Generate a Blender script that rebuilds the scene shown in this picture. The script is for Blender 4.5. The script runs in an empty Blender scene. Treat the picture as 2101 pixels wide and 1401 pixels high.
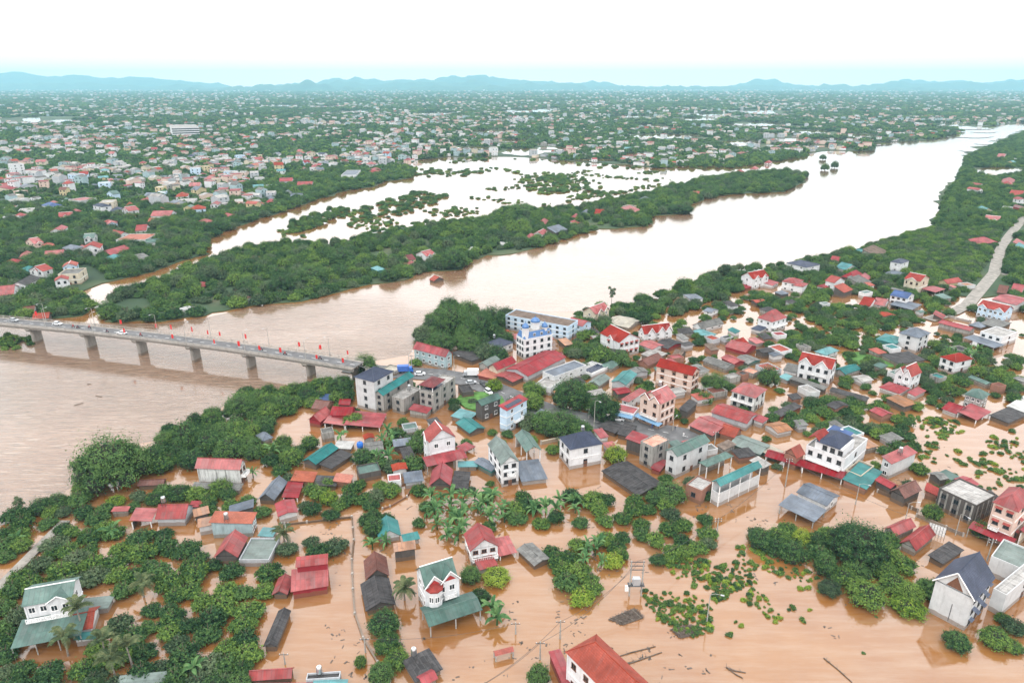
import bpy, bmesh, math, random
import numpy as np
from mathutils import Vector, Matrix, noise
from mathutils.geometry import tessellate_polygon
random.seed(7); rng = np.random.default_rng(7)
PI = math.pi; R_ = math.radians

# ---------------------------------------------------------------- camera, sky, light
W0, H0, FPX = 2101.0, 1401.0, 1400.0
CAMH = 112.0
HOR = 173.0
PITCH = math.atan((H0/2-HOR)/FPX)
SP, CP = math.sin(PITCH), math.cos(PITCH)
scene = bpy.context.scene
cam = bpy.data.cameras.new('camera'); camo = bpy.data.objects.new('camera', cam)
scene.collection.objects.link(camo); scene.camera = camo
cam.sensor_fit = 'HORIZONTAL'; cam.sensor_width = 36.0; cam.lens = 36.0*FPX/W0
cam.clip_start = 1.0; cam.clip_end = 60000.0
camo.location = (0, 0, CAMH); camo.rotation_euler = (PI/2-PITCH, 0, 0)

world = bpy.data.worlds.new("World"); scene.world = world; world.use_nodes = True
nt = world.node_tree; nt.nodes.clear()
SUN_EL, SUN_AZ = R_(52), R_(200)          # azimuth clockwise from +Y
sky = nt.nodes.new('ShaderNodeTexSky'); sky.sky_type = 'NISHITA'; sky.sun_disc = False
sky.sun_elevation = SUN_EL; sky.sun_rotation = SUN_AZ; sky.dust_density = 4
bg1 = nt.nodes.new('ShaderNodeBackground'); bg1.inputs[1].default_value = 0.06
nt.links.new(sky.outputs[0], bg1.inputs[0])
# the closed bright cloud deck, dimmer towards the horizon as under an overcast sky
tc = nt.nodes.new('ShaderNodeTexCoord'); sx = nt.nodes.new('ShaderNodeSeparateXYZ')
nt.links.new(tc.outputs['Generated'], sx.inputs[0])
mx = nt.nodes.new('ShaderNodeMath'); mx.operation = 'MAXIMUM'; mx.inputs[1].default_value = 0
nt.links.new(sx.outputs['Z'], mx.inputs[0])
ma = nt.nodes.new('ShaderNodeMapRange'); ma.interpolation_type = 'SMOOTHSTEP'
for i_, v_ in zip((1, 2, 3, 4), (.0, .24, 1.55, 2.25)): ma.inputs[i_].default_value = v_
nt.links.new(mx.outputs[0], ma.inputs[0])
bg2 = nt.nodes.new('ShaderNodeBackground')
cr = nt.nodes.new('ShaderNodeValToRGB'); cr.color_ramp.elements[0].color = (1.22, .93, .86, 1); cr.color_ramp.elements[1].position = .075; cr.color_ramp.elements[1].color = (1.0, .985, .975, 1)
nt.links.new(mx.outputs[0], cr.inputs[0]); nt.links.new(cr.outputs[0], bg2.inputs[0])
nt.links.new(ma.outputs[0], bg2.inputs[1])
ad = nt.nodes.new('ShaderNodeAddShader'); out = nt.nodes.new('ShaderNodeOutputWorld')
mxs = nt.nodes.new('ShaderNodeMixShader'); mxs.inputs[0].default_value = 0.94
nt.links.new(bg1.outputs[0], mxs.inputs[1]); nt.links.new(bg2.outputs[0], mxs.inputs[2])
nt.links.new(mxs.outputs[0], out.inputs[0]); nt.nodes.remove(ad)
sl = bpy.data.lights.new('sun', 'SUN'); sl.energy = 1.3; sl.angle = R_(14); sl.color = (1, .96, .9)
so = bpy.data.objects.new('sun', sl); scene.collection.objects.link(so)
so.rotation_euler = (PI/2-SUN_EL, 0, PI-SUN_AZ)
so.location = (0, 0, 300)
vs = scene.view_settings
scene.display_settings.display_device = 'sRGB'
vs.view_transform = 'Standard'; vs.look = 'None'; vs.exposure = 0.0; vs.gamma = 1.0; vs.use_curve_mapping = False
scene.render.engine = 'CYCLES'
cy = scene.cycles
cy.use_denoising = True
cy.max_bounces = 5; cy.diffuse_bounces = 2; cy.glossy_bounces = 3; cy.transmission_bounces = 2; cy.volume_bounces = 2
cy.transparent_max_bounces = 4

# ---------------------------------------------------------------- helpers
def G(x, y, z=0.0):
    """point of the place at height z that the photograph shows at pixel x, y"""
    u = (x-W0/2)/FPX; v = (y-H0/2)/FPX
    t = (CAMH-z)/(SP+v*CP)
    return Vector((u*t, (CP-v*SP)*t, z))
def P(p):
    d = Vector(p)-Vector((0, 0, CAMH))
    zc = d.y*CP-d.z*SP
    return (W0/2+FPX*d.x/zc, H0/2+FPX*(-d.y*SP-d.z*CP)/zc)
def zat(g, ypix):
    """height above ground point g that shows at image row ypix"""
    v = (ypix-H0/2)/FPX
    t = g.y/(CP-v*SP)
    return CAMH-t*(SP+v*CP)
def mpp(g):            # metres per photo pixel at a point
    return (g.y*CP+CAMH*SP)/FPX
COL = scene.collection
def link(o, parent=None, loc=None, rz=0, sc=None):
    COL.objects.link(o)
    if parent is not None: o.parent = parent
    if loc is not None: o.location = loc
    if rz: o.rotation_euler = (0, 0, rz)
    if sc is not None: o.scale = sc
    return o
THINGS = []
def empty(name, loc, rz=0):
    o = bpy.data.objects.new(name, None); o.empty_display_size = .5
    return link(o, None, loc, rz)
def tag(o, cat, desc=None, group=None, label=None, px=None):
    o['category'] = cat
    if group: o['group'] = group
    if px is None: px = P(o.location)
    THINGS.append([o, cat, desc, label, px])
    if label: o['label'] = label
    return o

class MB:
    def __init__(s): s.v = []; s.f = []; s.m = []; s.mats = []
    def mi(s, mat):
        if mat not in s.mats: s.mats.append(mat)
        return s.mats.index(mat)
    def poly(s, pts, mat):
        b = len(s.v); s.v.extend([tuple(p) for p in pts]); s.f.append(tuple(range(b, b+len(pts)))); s.m.append(s.mi(mat))
    def box(s, x0, y0, z0, x1, y1, z1, mat, skip=''):
        a = [(x0, y0), (x1, y0), (x1, y1), (x0, y1)]
        for i in range(4):
            j = (i+1) % 4
            s.poly([(*a[i], z0), (*a[j], z0), (*a[j], z1), (*a[i], z1)], mat)
        if 't' not in skip: s.poly([(*p, z1) for p in a], mat)
        if 'b' not in skip: s.poly([(*p, z0) for p in reversed(a)], mat)
    def slab(s, pts, t, mat, under=None):
        n = (Vector(pts[1])-Vector(pts[0])).cross(Vector(pts[2])-Vector(pts[0])).normalized()
        if n.z < 0: pts = list(reversed(pts)); n = -n
        lo = [tuple(Vector(p)-n*t) for p in pts]
        s.poly(pts, mat); s.poly(list(reversed(lo)), under or mat)
        for i in range(len(pts)):
            j = (i+1) % len(pts)
            s.poly([lo[i], lo[j], pts[j], pts[i]], under or mat)
    def tube(s, p, q, r0, r1, mat, n=6, caps=True):
        p = Vector(p); q = Vector(q); d = (q-p)
        if d.length < 1e-6: return
        d.normalize(); a = d.cross(Vector((0, 0, 1)) if abs(d.z) < .9 else Vector((1, 0, 0))).normalized(); b = d.cross(a)
        A = [p+(a*math.cos(2*PI*i/n)+b*math.sin(2*PI*i/n))*r0 for i in range(n)]
        B = [q+(a*math.cos(2*PI*i/n)+b*math.sin(2*PI*i/n))*r1 for i in range(n)]
        base = len(s.v); s.v.extend([tuple(x) for x in A+B]); k = s.mi(mat)
        for i in range(n):
            j = (i+1) % n
            s.f.append((base+i, base+j, base+n+j, base+n+i)); s.m.append(k)
        if caps:
            s.f.append(tuple(base+i for i in reversed(range(n)))); s.m.append(k)
            s.f.append(tuple(base+n+i for i in range(n))); s.m.append(k)
    def lathe(s, prof, cx, cy, mat, n=10):
        base = len(s.v); k = s.mi(mat)
        for (r, z) in prof:
            for i in range(n):
                s.v.append((cx+r*math.cos(2*PI*i/n), cy+r*math.sin(2*PI*i/n), z))
        for a in range(len(prof)-1):
            for i in range(n):
                j = (i+1) % n
                s.f.append((base+a*n+i, base+a*n+j, base+(a+1)*n+j, base+(a+1)*n+i)); s.m.append(k)
    def mesh(s, name, uv=True, smooth=False):
        me = bpy.data.meshes.new(name)
        me.from_pydata(s.v, [], s.f)
        for m in s.mats: me.materials.append(m)
        me.polygons.foreach_set('material_index', s.m)
        if smooth: me.polygons.foreach_set('use_smooth', [True]*len(s.f))
        if uv:
            l = me.uv_layers.new(name='UVMap'); co = []
            Z = Vector((0, 0, 1))
            for f in s.f:
                ps = [Vector(s.v[i]) for i in f]
                n = (ps[1]-ps[0]).cross(ps[2]-ps[0])
                if n.length < 1e-9: n = Z.copy()
                n.normalize()
                u = Z.cross(n) if abs(n.z) < .995 else Vector((1, 0, 0))
                u.normalize(); w = n.cross(u)
                for p in ps: co.extend((p.dot(u), p.dot(w)))
            l.data.foreach_set('uv', co)
        me.update()
        return me
    def build(s, name, parent=None, loc=None, rz=0, **k):
        return link(bpy.data.objects.new(name, s.mesh(name, **k)), parent, loc, rz)

# ---------------------------------------------------------------- materials
def mat(name):
    m = bpy.data.materials.new(name); m.use_nodes = True
    n = m.node_tree.nodes; l = m.node_tree.links
    return m, n, l, n['Principled BSDF']
def nd(n, t, **k):
    x = n.new(t)
    for a, b in k.items(): setattr(x, a, b)
    return x
def ramp(n, l, fac, stops):
    r = n.new('ShaderNodeValToRGB'); e = r.color_ramp.elements
    while len(e) > len(stops): e.remove(e[-1])
    while len(e) < len(stops): e.new(.5)
    for i, (p, c) in enumerate(stops): e[i].position = p; e[i].color = (c[0], c[1], c[2], 1)
    l.new(fac, r.inputs[0]); return r.outputs[0]
def noi(n, l, vec, scale, detail=3, rough=.55):
    x = n.new('ShaderNodeTexNoise'); x.inputs['Scale'].default_value = scale
    x.inputs['Detail'].default_value = detail; x.inputs['Roughness'].default_value = rough
    if vec is not None: l.new(vec, x.inputs['Vector'])
    return x.outputs['Fac']
def mapp(n, l, vec, sc, rot=(0, 0, 0)):
    m = n.new('ShaderNodeMapping'); m.inputs['Scale'].default_value = sc; m.inputs['Rotation'].default_value = rot
    l.new(vec, m.inputs['Vector']); return m.outputs[0]
def mixc(n, l, fac, a, b, mode='MIX'):
    m = n.new('ShaderNodeMix'); m.data_type = 'RGBA'; m.blend_type = mode
    for i, val in ((0, fac), (6, a), (7, b)):
        if hasattr(val, 'is_output'): l.new(val, m.inputs[i])
        elif i == 0: m.inputs[0].default_value = val
        else: m.inputs[i].default_value = (*val, 1)
    return m.outputs[2]
def mth(n, l, op, a, b=None):
    m = n.new('ShaderNodeMath'); m.operation = op
    for i, val in ((0, a), (1, b)):
        if val is None: continue
        if hasattr(val, 'is_output'): l.new(val, m.inputs[i])
        else: m.inputs[i].default_value = val
    return m.outputs[0]
def bump(n, l, h, bs, strength, dist):
    b = n.new('ShaderNodeBump'); b.inputs['Strength'].default_value = strength; b.inputs['Distance'].default_value = dist
    l.new(h, b.inputs['Height']); l.new(b.outputs[0], bs.inputs['Normal'])

def m_roof(name, c, kind='metal', rough=.5, stain=.5):
    m, n, l, bs = mat(name)
    uv = nd(n, 'ShaderNodeUVMap').outputs[0]
    oi = nd(n, 'ShaderNodeObjectInfo')
    geo = nd(n, 'ShaderNodeNewGeometry')
    dark = tuple(x*.6 for x in c); light = tuple(min(1, x*1.35+.012) for x in c)
    a = noi(n, l, mapp(n, l, geo.outputs['Position'], (.22, .22, .22)), 1, 4, .6)
    col = ramp(n, l, a, [(.3, dark), (.5, c), (.72, light)])
    st = noi(n, l, mapp(n, l, uv, (1.6, .12, 1)), 1, 4, .65)     # streaks down the slope
    fade = tuple(.35*x+.10 for x in c)
    col = mixc(n, l, mth(n, l, 'MULTIPLY', mth(n, l, 'GREATER_THAN', st, .55), stain*.5), col, fade)
    grime = noi(n, l, mapp(n, l, uv, (.5, .5, 1)), 1, 5, .7)
    gm = ramp(n, l, grime, [(.50, (0, 0, 0)), (.68, (1, 1, 1))])
    col = mixc(n, l, mth(n, l, 'MULTIPLY', gm, stain*.6), col, (.055, .045, .038))
    sepr = n.new('ShaderNodeSeparateXYZ'); l.new(uv, sepr.inputs[0])
    if kind == 'metal':
        w = mth(n, l, 'FRACT', mth(n, l, 'MULTIPLY', sepr.outputs[0], 1.0))
        rib = mth(n, l, 'LESS_THAN', w, .16)
        lap = mth(n, l, 'LESS_THAN', mth(n, l, 'FRACT', mth(n, l, 'MULTIPLY', sepr.outputs[1], .28)), .03)
        cb = n.new('ShaderNodeCombineXYZ'); l.new(mth(n, l, 'FLOOR', mth(n, l, 'MULTIPLY', sepr.outputs[0], .9)), cb.inputs[0]); l.new(mth(n, l, 'FLOOR', mth(n, l, 'MULTIPLY', sepr.outputs[1], .28)), cb.inputs[1]); l.new(oi.outputs['Random'], cb.inputs[2])
        wn = n.new('ShaderNodeTexWhiteNoise'); l.new(cb.outputs[0], wn.inputs[0])      # sheet by sheet
        col = mixc(n, l, mth(n, l, 'MULTIPLY', mth(n, l, 'GREATER_THAN', wn.outputs[0], .80), stain*.55), col, fade)
        col = mixc(n, l, mth(n, l, 'MULTIPLY', mth(n, l, 'LESS_THAN', wn.outputs[0], .16), stain*.6), col, dark)
        rb = noi(n, l, mapp(n, l, geo.outputs['Position'], (.9, .9, .9)), 1, 5, .7)
        col = mixc(n, l, mth(n, l, 'MULTIPLY', ramp(n, l, rb, [(.60, (0, 0, 0)), (.72, (1, 1, 1))]), stain*.55), col, (.12, .05, .025))
        col = mixc(n, l, mth(n, l, 'MULTIPLY', rib, .30), col, dark)
        col = mixc(n, l, mth(n, l, 'MULTIPLY', lap, .5), col, dark)
        bump(n, l, rib, bs, .5, .05)
    elif kind == 'tile':
        w = mth(n, l, 'FRACT', mth(n, l, 'MULTIPLY', sepr.outputs[1], 2.4))
        w2 = mth(n, l, 'FRACT', mth(n, l, 'MULTIPLY', sepr.outputs[0], 2.0))
        row = mth(n, l, 'LESS_THAN', w, .22); cl = mth(n, l, 'LESS_THAN', w2, .2)
        g = mth(n, l, 'MAXIMUM', row, mth(n, l, 'MULTIPLY', cl, .5))
        vo = nd(n, 'ShaderNodeTexVoronoi'); vo.inputs['Scale'].default_value = 2.2; l.new(uv, vo.inputs['Vector'])
        hs = n.new('ShaderNodeSeparateColor'); l.new(vo.outputs['Color'], hs.inputs[0])
        col = mixc(n, l, mth(n, l, 'MULTIPLY', hs.outputs[0], .5), col, dark)
        col = mixc(n, l, mth(n, l, 'MULTIPLY', g, .55), col, dark)
        bump(n, l, g, bs, .5, -.06)
    else:   # fibre cement sheets
        w = mth(n, l, 'FRACT', mth(n, l, 'MULTIPLY', sepr.outputs[0], .9))
        v2 = mth(n, l, 'FRACT', mth(n, l, 'MULTIPLY', sepr.outputs[1], .62))
        g = mth(n, l, 'MAXIMUM', mth(n, l, 'LESS_THAN', w, .12), mth(n, l, 'LESS_THAN', v2, .08))
        vo = nd(n, 'ShaderNodeTexVoronoi'); vo.inputs['Scale'].default_value = .8; l.new(uv, vo.inputs['Vector'])
        hs = n.new('ShaderNodeSeparateColor'); l.new(vo.outputs['Color'], hs.inputs[0])
        col = mixc(n, l, mth(n, l, 'MULTIPLY', hs.outputs[0], .45), col, tuple(min(1, x*2.1+.03) for x in c))
        col = mixc(n, l, mth(n, l, 'MULTIPLY', g, .5), col, dark)
        bump(n, l, g, bs, .4, -.05)
    # each roof weathers to its own tone
    v = mth(n, l, 'ADD', mth(n, l, 'MULTIPLY', oi.outputs['Random'], .34), .83)
    hv = n.new('ShaderNodeHueSaturation'); l.new(col, hv.inputs['Color']); l.new(v, hv.inputs['Value'])
    l.new(mth(n, l, 'ADD', mth(n, l, 'MULTIPLY', oi.outputs['Random'], -.25), 1.08), hv.inputs['Saturation'])
    l.new(hv.outputs[0], bs.inputs['Base Color']); bs.inputs['Roughness'].default_value = rough
    bs.inputs['Specular IOR Level'].default_value = .2
    return m
def m_wall(name, c, stain=.5, dirt=(.10, .09, .08), rough=.9):
    m, n, l, bs = mat(name)
    uv = nd(n, 'ShaderNodeUVMap').outputs[0]
    geo = nd(n, 'ShaderNodeNewGeometry')
    a = noi(n, l, mapp(n, l, geo.outputs['Position'], (.5, .5, .5)), 1, 4, .65)
    col = ramp(n, l, a, [(.3, tuple(x*.82 for x in c)), (.6, c)])
    st = noi(n, l, mapp(n, l, geo.outputs['Position'], (1.5, 1.5, .16)), 1, 5, .7)
    sm = ramp(n, l, st, [(.56-.08*stain, (0, 0, 0)), (.80-.1*stain, (1, 1, 1))])
    col = mixc(n, l, mth(n, l, 'MULTIPLY', sm, stain), col, dirt)
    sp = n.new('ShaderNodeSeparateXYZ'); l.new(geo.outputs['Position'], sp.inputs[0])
    tide = mth(n, l, 'LESS_THAN', sp.outputs[2], mth(n, l, 'ADD', .7, mth(n, l, 'MULTIPLY', a, .9)))   # silt mark of the flood, doubling as painted contact shade at the wall foot
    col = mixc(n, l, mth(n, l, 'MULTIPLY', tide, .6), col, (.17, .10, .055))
    l.new(col, bs.inputs['Base Color']); bs.inputs['Roughness'].default_value = rough
    bs.inputs['Specular IOR Level'].default_value = .25
    return m
def m_flat(name, c, rough=.6, metal=0, nz=.25, sc=3.0):
    m, n, l, bs = mat(name)
    geo = nd(n, 'ShaderNodeNewGeometry')
    a = noi(n, l, mapp(n, l, geo.outputs['Position'], (sc, sc, sc)), 1, 3)
    col = ramp(n, l, a, [(.3, tuple(x*(1-nz) for x in c)), (.7, tuple(min(1, x*(1+nz)) for x in c))])
    l.new(col, bs.inputs['Base Color']); bs.inputs['Roughness'].default_value = rough; bs.inputs['Metallic'].default_value = metal
    return m
RC = dict(
 red=m_roof('red_metal_roof', (.27, .024, .032)), redlight=m_roof('faded_red_metal_roof', (.31, .060, .060), stain=.6),
 tile=m_roof('red_tile_roof', (.34, .055, .030), 'tile', .75), redtile=m_roof('bright_red_tile_roof', (.31, .034, .025), 'tile', .7, .25),
 orange=m_roof('orange_roof', (.38, .10, .055), 'tile', .8), browntile=m_roof('old_brown_tile_roof', (.17, .065, .05), 'tile', .85, .8),
 maroon=m_roof('maroon_roof', (.15, .028, .032)), green=m_roof('grey_green_metal_roof', (.085, .155, .135)),
 greengrey=m_roof('pale_green_grey_metal_roof', (.16, .205, .19)), teal=m_roof('teal_metal_roof', (.020, .165, .165), stain=.25),
 teallight=m_roof('pale_teal_metal_roof', (.085, .26, .28)), slate=m_roof('slate_blue_tile_roof', (.050, .062, .105), 'tile', .55, .2),
 slategrey=m_roof('grey_blue_metal_roof', (.12, .145, .185)), blue=m_roof('blue_roof', (.055, .10, .24), stain=.25),
 dark=m_roof('dark_fibre_cement_roof', (.040, .038, .040), 'fibre', .9, .6), grey=m_roof('grey_fibre_cement_roof', (.12, .12, .115), 'fibre', .9, .6),
 light=m_roof('pale_sheet_roof', (.50, .50, .49), 'metal', .6, .5), brown=m_roof('brown_flat_roof', (.13, .095, .075), 'fibre', .9, .8),
 beige=m_roof('beige_sheet_roof', (.36, .33, .27), 'metal', .7, .6), rust=m_roof('rusty_sheet_roof', (.35, .17, .09), 'metal', .8, .8),
 conc=m_roof('weathered_concrete_roof', (.27, .26, .25), 'fibre', .95, .9), salmon=m_roof('salmon_terrace', (.46, .20, .14), 'fibre', .9, .3),
)
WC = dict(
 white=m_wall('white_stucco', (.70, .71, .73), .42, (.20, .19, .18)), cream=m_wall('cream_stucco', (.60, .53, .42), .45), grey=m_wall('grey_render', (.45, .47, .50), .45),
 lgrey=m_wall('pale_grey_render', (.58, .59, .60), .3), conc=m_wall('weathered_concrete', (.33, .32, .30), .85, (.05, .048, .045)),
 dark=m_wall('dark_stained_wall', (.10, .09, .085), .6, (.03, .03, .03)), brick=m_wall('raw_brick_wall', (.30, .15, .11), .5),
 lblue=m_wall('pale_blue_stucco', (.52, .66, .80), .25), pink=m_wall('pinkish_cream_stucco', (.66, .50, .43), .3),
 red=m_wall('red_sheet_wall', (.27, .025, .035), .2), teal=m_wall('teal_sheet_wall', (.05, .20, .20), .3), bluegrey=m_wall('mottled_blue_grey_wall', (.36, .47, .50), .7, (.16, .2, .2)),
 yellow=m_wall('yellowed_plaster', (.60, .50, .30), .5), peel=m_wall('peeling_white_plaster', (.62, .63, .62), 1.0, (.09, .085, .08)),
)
MF = dict(
 white=m_flat('white_paint', (.78, .78, .78)), brown=m_flat('brown_timber_paint', (.16, .07, .04)), glass=None,
 steel=m_flat('stainless_steel', (.62, .64, .66), .28, .9, .1), pole=m_flat('concrete_pole', (.34, .33, .31), .9), dark=m_flat('dark_metal', (.06, .06, .065), .6),
 asphalt=m_flat('asphalt', (.125, .125, .13), .85, 0, .3, .35), concrete=m_flat('concrete', (.36, .33, .30), .9, 0, .3, .5), tyre=m_flat('tyre', (.02, .02, .02), .8),
 flag=m_flat('red_flag', (.62, .02, .02), .7), tarp=m_flat('blue_tarpaulin', (.05, .14, .48), .5), solar=m_flat('solar_cell', (.02, .028, .06), .15, 0, .1),
 tank=m_flat('blue_plastic', (.02, .14, .55), .4), redpaint=m_flat('red_paint', (.35, .03, .03)), silver=m_flat('silver_car_paint', (.45, .47, .50), .25, .3, .05),
 carwhite=m_flat('white_car_paint', (.75, .76, .78), .2, 0, .04), trunk=m_flat('bark', (.12, .09, .065), .95), wire=m_flat('wire', (.05, .05, .05), .6),
 wood=m_flat('wet_wood', (.11, .085, .07), .9, 0, .4, 2.0), blue=m_flat('blue_awning', (.16, .30, .46), .6), skin=m_flat('skin', (.40, .22, .15), .6), cloth=m_flat('dark_cloth', (.04, .05, .09), .9),
 dome=m_flat('blue_dome', (.07, .17, .38), .4), palm=m_flat('palm_trunk', (.26, .23, .20), .9), grassm=m_flat('grass_blades', (.07, .16, .03), .9, 0, .5, .3),
 yellow=m_flat('yellow_sign', (.75, .50, .03), .6), cable=m_flat('rope', (.2, .18, .15), .9), slate=m_flat('slate_awning', (.07, .085, .13), .6), redaw=m_flat('red_window_awning', (.30, .06, .05), .7),
)
m, n, l, bs = mat('window_glass'); bs.inputs['Base Color'].default_value = (.018, .024, .03, 1); bs.inputs['Roughness'].default_value = .08; MF['glass'] = m

# foliage
def m_leaf(name, dark, mid, light):
    m, n, l, bs = mat(name)
    oi = nd(n, 'ShaderNodeObjectInfo'); geo = nd(n, 'ShaderNodeNewGeometry')
    at = nd(n, 'ShaderNodeAttribute', attribute_name='tint')
    f = mth(n, l, 'ADD', mth(n, l, 'MULTIPLY', at.outputs['Fac'], .62), mth(n, l, 'MULTIPLY', oi.outputs['Random'], .38))
    col = ramp(n, l, f, [(.10, dark), (.42, mid), (.82, light)])
    l.new(col, bs.inputs['Base Color']); bs.inputs['Roughness'].default_value = .7; bs.inputs['Specular IOR Level'].default_value = .10
    tr = n.new('ShaderNodeBsdfTranslucent'); l.new(mixc(n, l, .5, col, light), tr.inputs[0])
    mx = n.new('ShaderNodeMixShader'); mx.inputs[0].default_value = .16
    l.new(bs.outputs[0], mx.inputs[1]); l.new(tr.outputs[0], mx.inputs[2]); l.new(mx.outputs[0], n['Material Output'].inputs[0])
    return m
LF = dict(
 fruit=m_leaf('orchard_leaves', (.012, .038, .019), (.042, .106, .038), (.175, .275, .060)),
 dark=m_leaf('dark_leaves', (.010, .030, .016), (.034, .088, .038), (.115, .205, .062)),
 bright=m_leaf('young_leaves', (.045, .10, .02), (.13, .23, .035), (.30, .38, .06)),
 grey=m_leaf('grey_green_leaves', (.018, .040, .024), (.052, .096, .050), (.14, .19, .10)),
 banana=m_leaf('banana_leaves', (.025, .075, .028), (.065, .150, .055), (.16, .27, .10)),
 palm=m_leaf('palm_leaves', (.035, .06, .03), (.075, .11, .05), (.17, .19, .09)),
)

# ---------------------------------------------------------------- water
def m_water(name, river):
    m, n, l, bs = mat(name)
    geo = nd(n, 'ShaderNodeNewGeometry'); pos = geo.outputs['Position']
    a = noi(n, l, mapp(n, l, pos, (.012, .012, 0) if river else (.03, .03, 0), (0, 0, .5)), 1, 4, .6)
    body = [(.30, (.230, .088, .022)), (.55, (.275, .118, .032)), (.75, (.32, .152, .054))]
    if river: body = [(.30, (.20, .095, .045)), (.5, (.26, .145, .085)), (.72, (.34, .215, .15))]
    bs.inputs['Coat IOR'].default_value = 1.65 if river else 1.62
    bs.inputs['Coat Weight'].default_value = .75 if river else .9; bs.inputs['Coat Roughness'].default_value = .06 if river else .05
    col = ramp(n, l, a, body)
    # fine silt swirls
    s = noi(n, l, mapp(n, l, pos, (.05, .35, 0), (0, 0, -.95 if river else .3)), 1, 5, .7)
    col = mixc(n, l, mth(n, l, 'MULTIPLY', ramp(n, l, s, [(.42, (0, 0, 0)), (.7, (1, 1, 1))]), .5), col, (.35, .235, .155))
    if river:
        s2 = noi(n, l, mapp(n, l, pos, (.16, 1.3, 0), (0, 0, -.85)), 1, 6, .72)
        col = mixc(n, l, mth(n, l, 'MULTIPLY', ramp(n, l, s2, [(.50, (0, 0, 0)), (.62, (1, 1, 1))]), .62), col, (.085, .045, .025))  # dark silt streaks that also paint the shaded sides of ripples
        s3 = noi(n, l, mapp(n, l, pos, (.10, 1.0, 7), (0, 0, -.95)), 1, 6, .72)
        col = mixc(n, l, mth(n, l, 'MULTIPLY', ramp(n, l, s3, [(.56, (0, 0, 0)), (.66, (1, 1, 1))]), .6), col, (.52, .42, .34))  # pale foam streaks that also paint the bright sides of ripples
    l.new(col, bs.inputs['Base Color'])
    bs.inputs['IOR'].default_value = 1.62
    bs.inputs['Roughness'].default_value = .09 if river else .07
    if river:
        h1 = noi(n, l, mapp(n, l, pos, (.10, .40, 0), (0, 0, -.95)), 1, 6, .66)
        h2 = noi(n, l, mapp(n, l, pos, (.9, 1.6, 0), (0, 0, -.7)), 1, 3, .6)
        sw = noi(n, l, mapp(n, l, pos, (.010, .022, 0), (0, 0, -.95)), 1, 3, .5)
        amp = ramp(n, l, sw, [(.35, (.35, .35, .35)), (.62, (1, 1, 1))])
        sp = n.new('ShaderNodeSeparateXYZ'); l.new(pos, sp.inputs[0])      # broken water below the bridge piers, glassy reach above
        mr = n.new('ShaderNodeMapRange'); l.new(mth(n, l, 'ADD', sp.outputs[1], mth(n, l, 'MULTIPLY', sp.outputs[0], .55)), mr.inputs[0])
        for i_, v_ in zip((1, 2, 3, 4), (195, 335, 1.0, .07)): mr.inputs[i_].default_value = v_
        amp = mth(n, l, 'MULTIPLY', amp, mr.outputs[0])
        h = mth(n, l, 'MULTIPLY', mth(n, l, 'ADD', h1, mth(n, l, 'MULTIPLY', h2, .34)), amp)
        bump(n, l, h, bs, 1.0, 2.6)
    else:
        h1 = noi(n, l, mapp(n, l, pos, (.5, .8, 0)), 1, 4, .6)
        bump(n, l, h1, bs, .22, .10)
    return m
M_RIVER = m_water('silty_river_water', True); M_FLOOD = m_water('muddy_flood_water', False)

# ---------------------------------------------------------------- setting: water, land, hills
def inside(p, poly):
    x, y = p[0], p[1]; c = False; j = len(poly)-1
    for i in range(len(poly)):
        xi, yi = poly[i][0], poly[i][1]; xj, yj = poly[j][0], poly[j][1]
        if (yi > y) != (yj > y) and x < (xj-xi)*(y-yi)/(yj-yi)+xi: c = not c
        j = i
    return c
def jag(pts, closed=True):
    out = []
    n = len(pts)
    for i in range(n if closed else n-1):
        a = pts[i]; b = pts[(i+1) % n]; d = (b-a).length
        dist = min(a.y, b.y)
        step = max(5, dist*.015)
        k = int(min(40, max(1, d/step)))
        for j in range(k):
            t = j/k; p = a.lerp(b, t)
            if j and a.length < 5000:
                q = noise.noise_vector(p*.03)*step*.9+noise.noise_vector(p*.11)*step*.4
                p = p+Vector((q.x, q.y, 0))
            out.append(p)
    if not closed: out.append(pts[-1])
    return out
def sheet(name, pts, z, mat, skirt=0, kind='structure'):
    pts = [Vector((p.x, p.y, z)) for p in pts]
    tris = tessellate_polygon([pts])
    me = bpy.data.meshes.new(name)
    v = [tuple(p) for p in pts]; f = [tuple(t) for t in tris]
    fixed = []
    for t in f:
        a, b, c = (Vector(v[i]) for i in t)
        fixed.append(t if (b-a).cross(c-a).z > 0 else t[::-1])
    f = fixed
    if skirt:
        n = len(pts); cx = sum(p.x for p in pts)/n; cy_ = sum(p.y for p in pts)/n
        for p in pts:
            v.append((p.x, p.y, z-skirt))
        for i in range(n):
            j = (i+1) % n; f.append((i, j, n+j, n+i))
    me.from_pydata(v, [], f); me.materials.append(mat); me.update()
    o = bpy.data.objects.new(name, me); COL.objects.link(o); o['kind'] = kind
    return o
FARY = 16800.0
m, n, l, bs = mat('field_earth')
geo = nd(n, 'ShaderNodeNewGeometry'); pos = geo.outputs['Position']
a = noi(n, l, mapp(n, l, pos, (.02, .02, 0)), 1, 6, .65)
b = noi(n, l, mapp(n, l, pos, (.0022, .005, 0)), 1, 6, .7)
c = ramp(n, l, a, [(.35, (.018, .040, .016)), (.5, (.040, .075, .025)), (.62, (.10, .10, .045)), (.74, (.22, .13, .075))])
c2 = ramp(n, l, b, [(.4, (.020, .050, .030)), (.6, (.055, .095, .045))])
cc = mixc(n, l, .45, c, c2)
l.new(cc, bs.inputs['Base Color']); bs.inputs['Roughness'].default_value = .95
M_LAND = m
m, n, l, bs = mat('wooded_hill')
geo = nd(n, 'ShaderNodeNewGeometry'); pos = geo.outputs['Position']
a = noi(n, l, mapp(n, l, pos, (.004, .004, .01)), 1, 6, .7)
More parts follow.
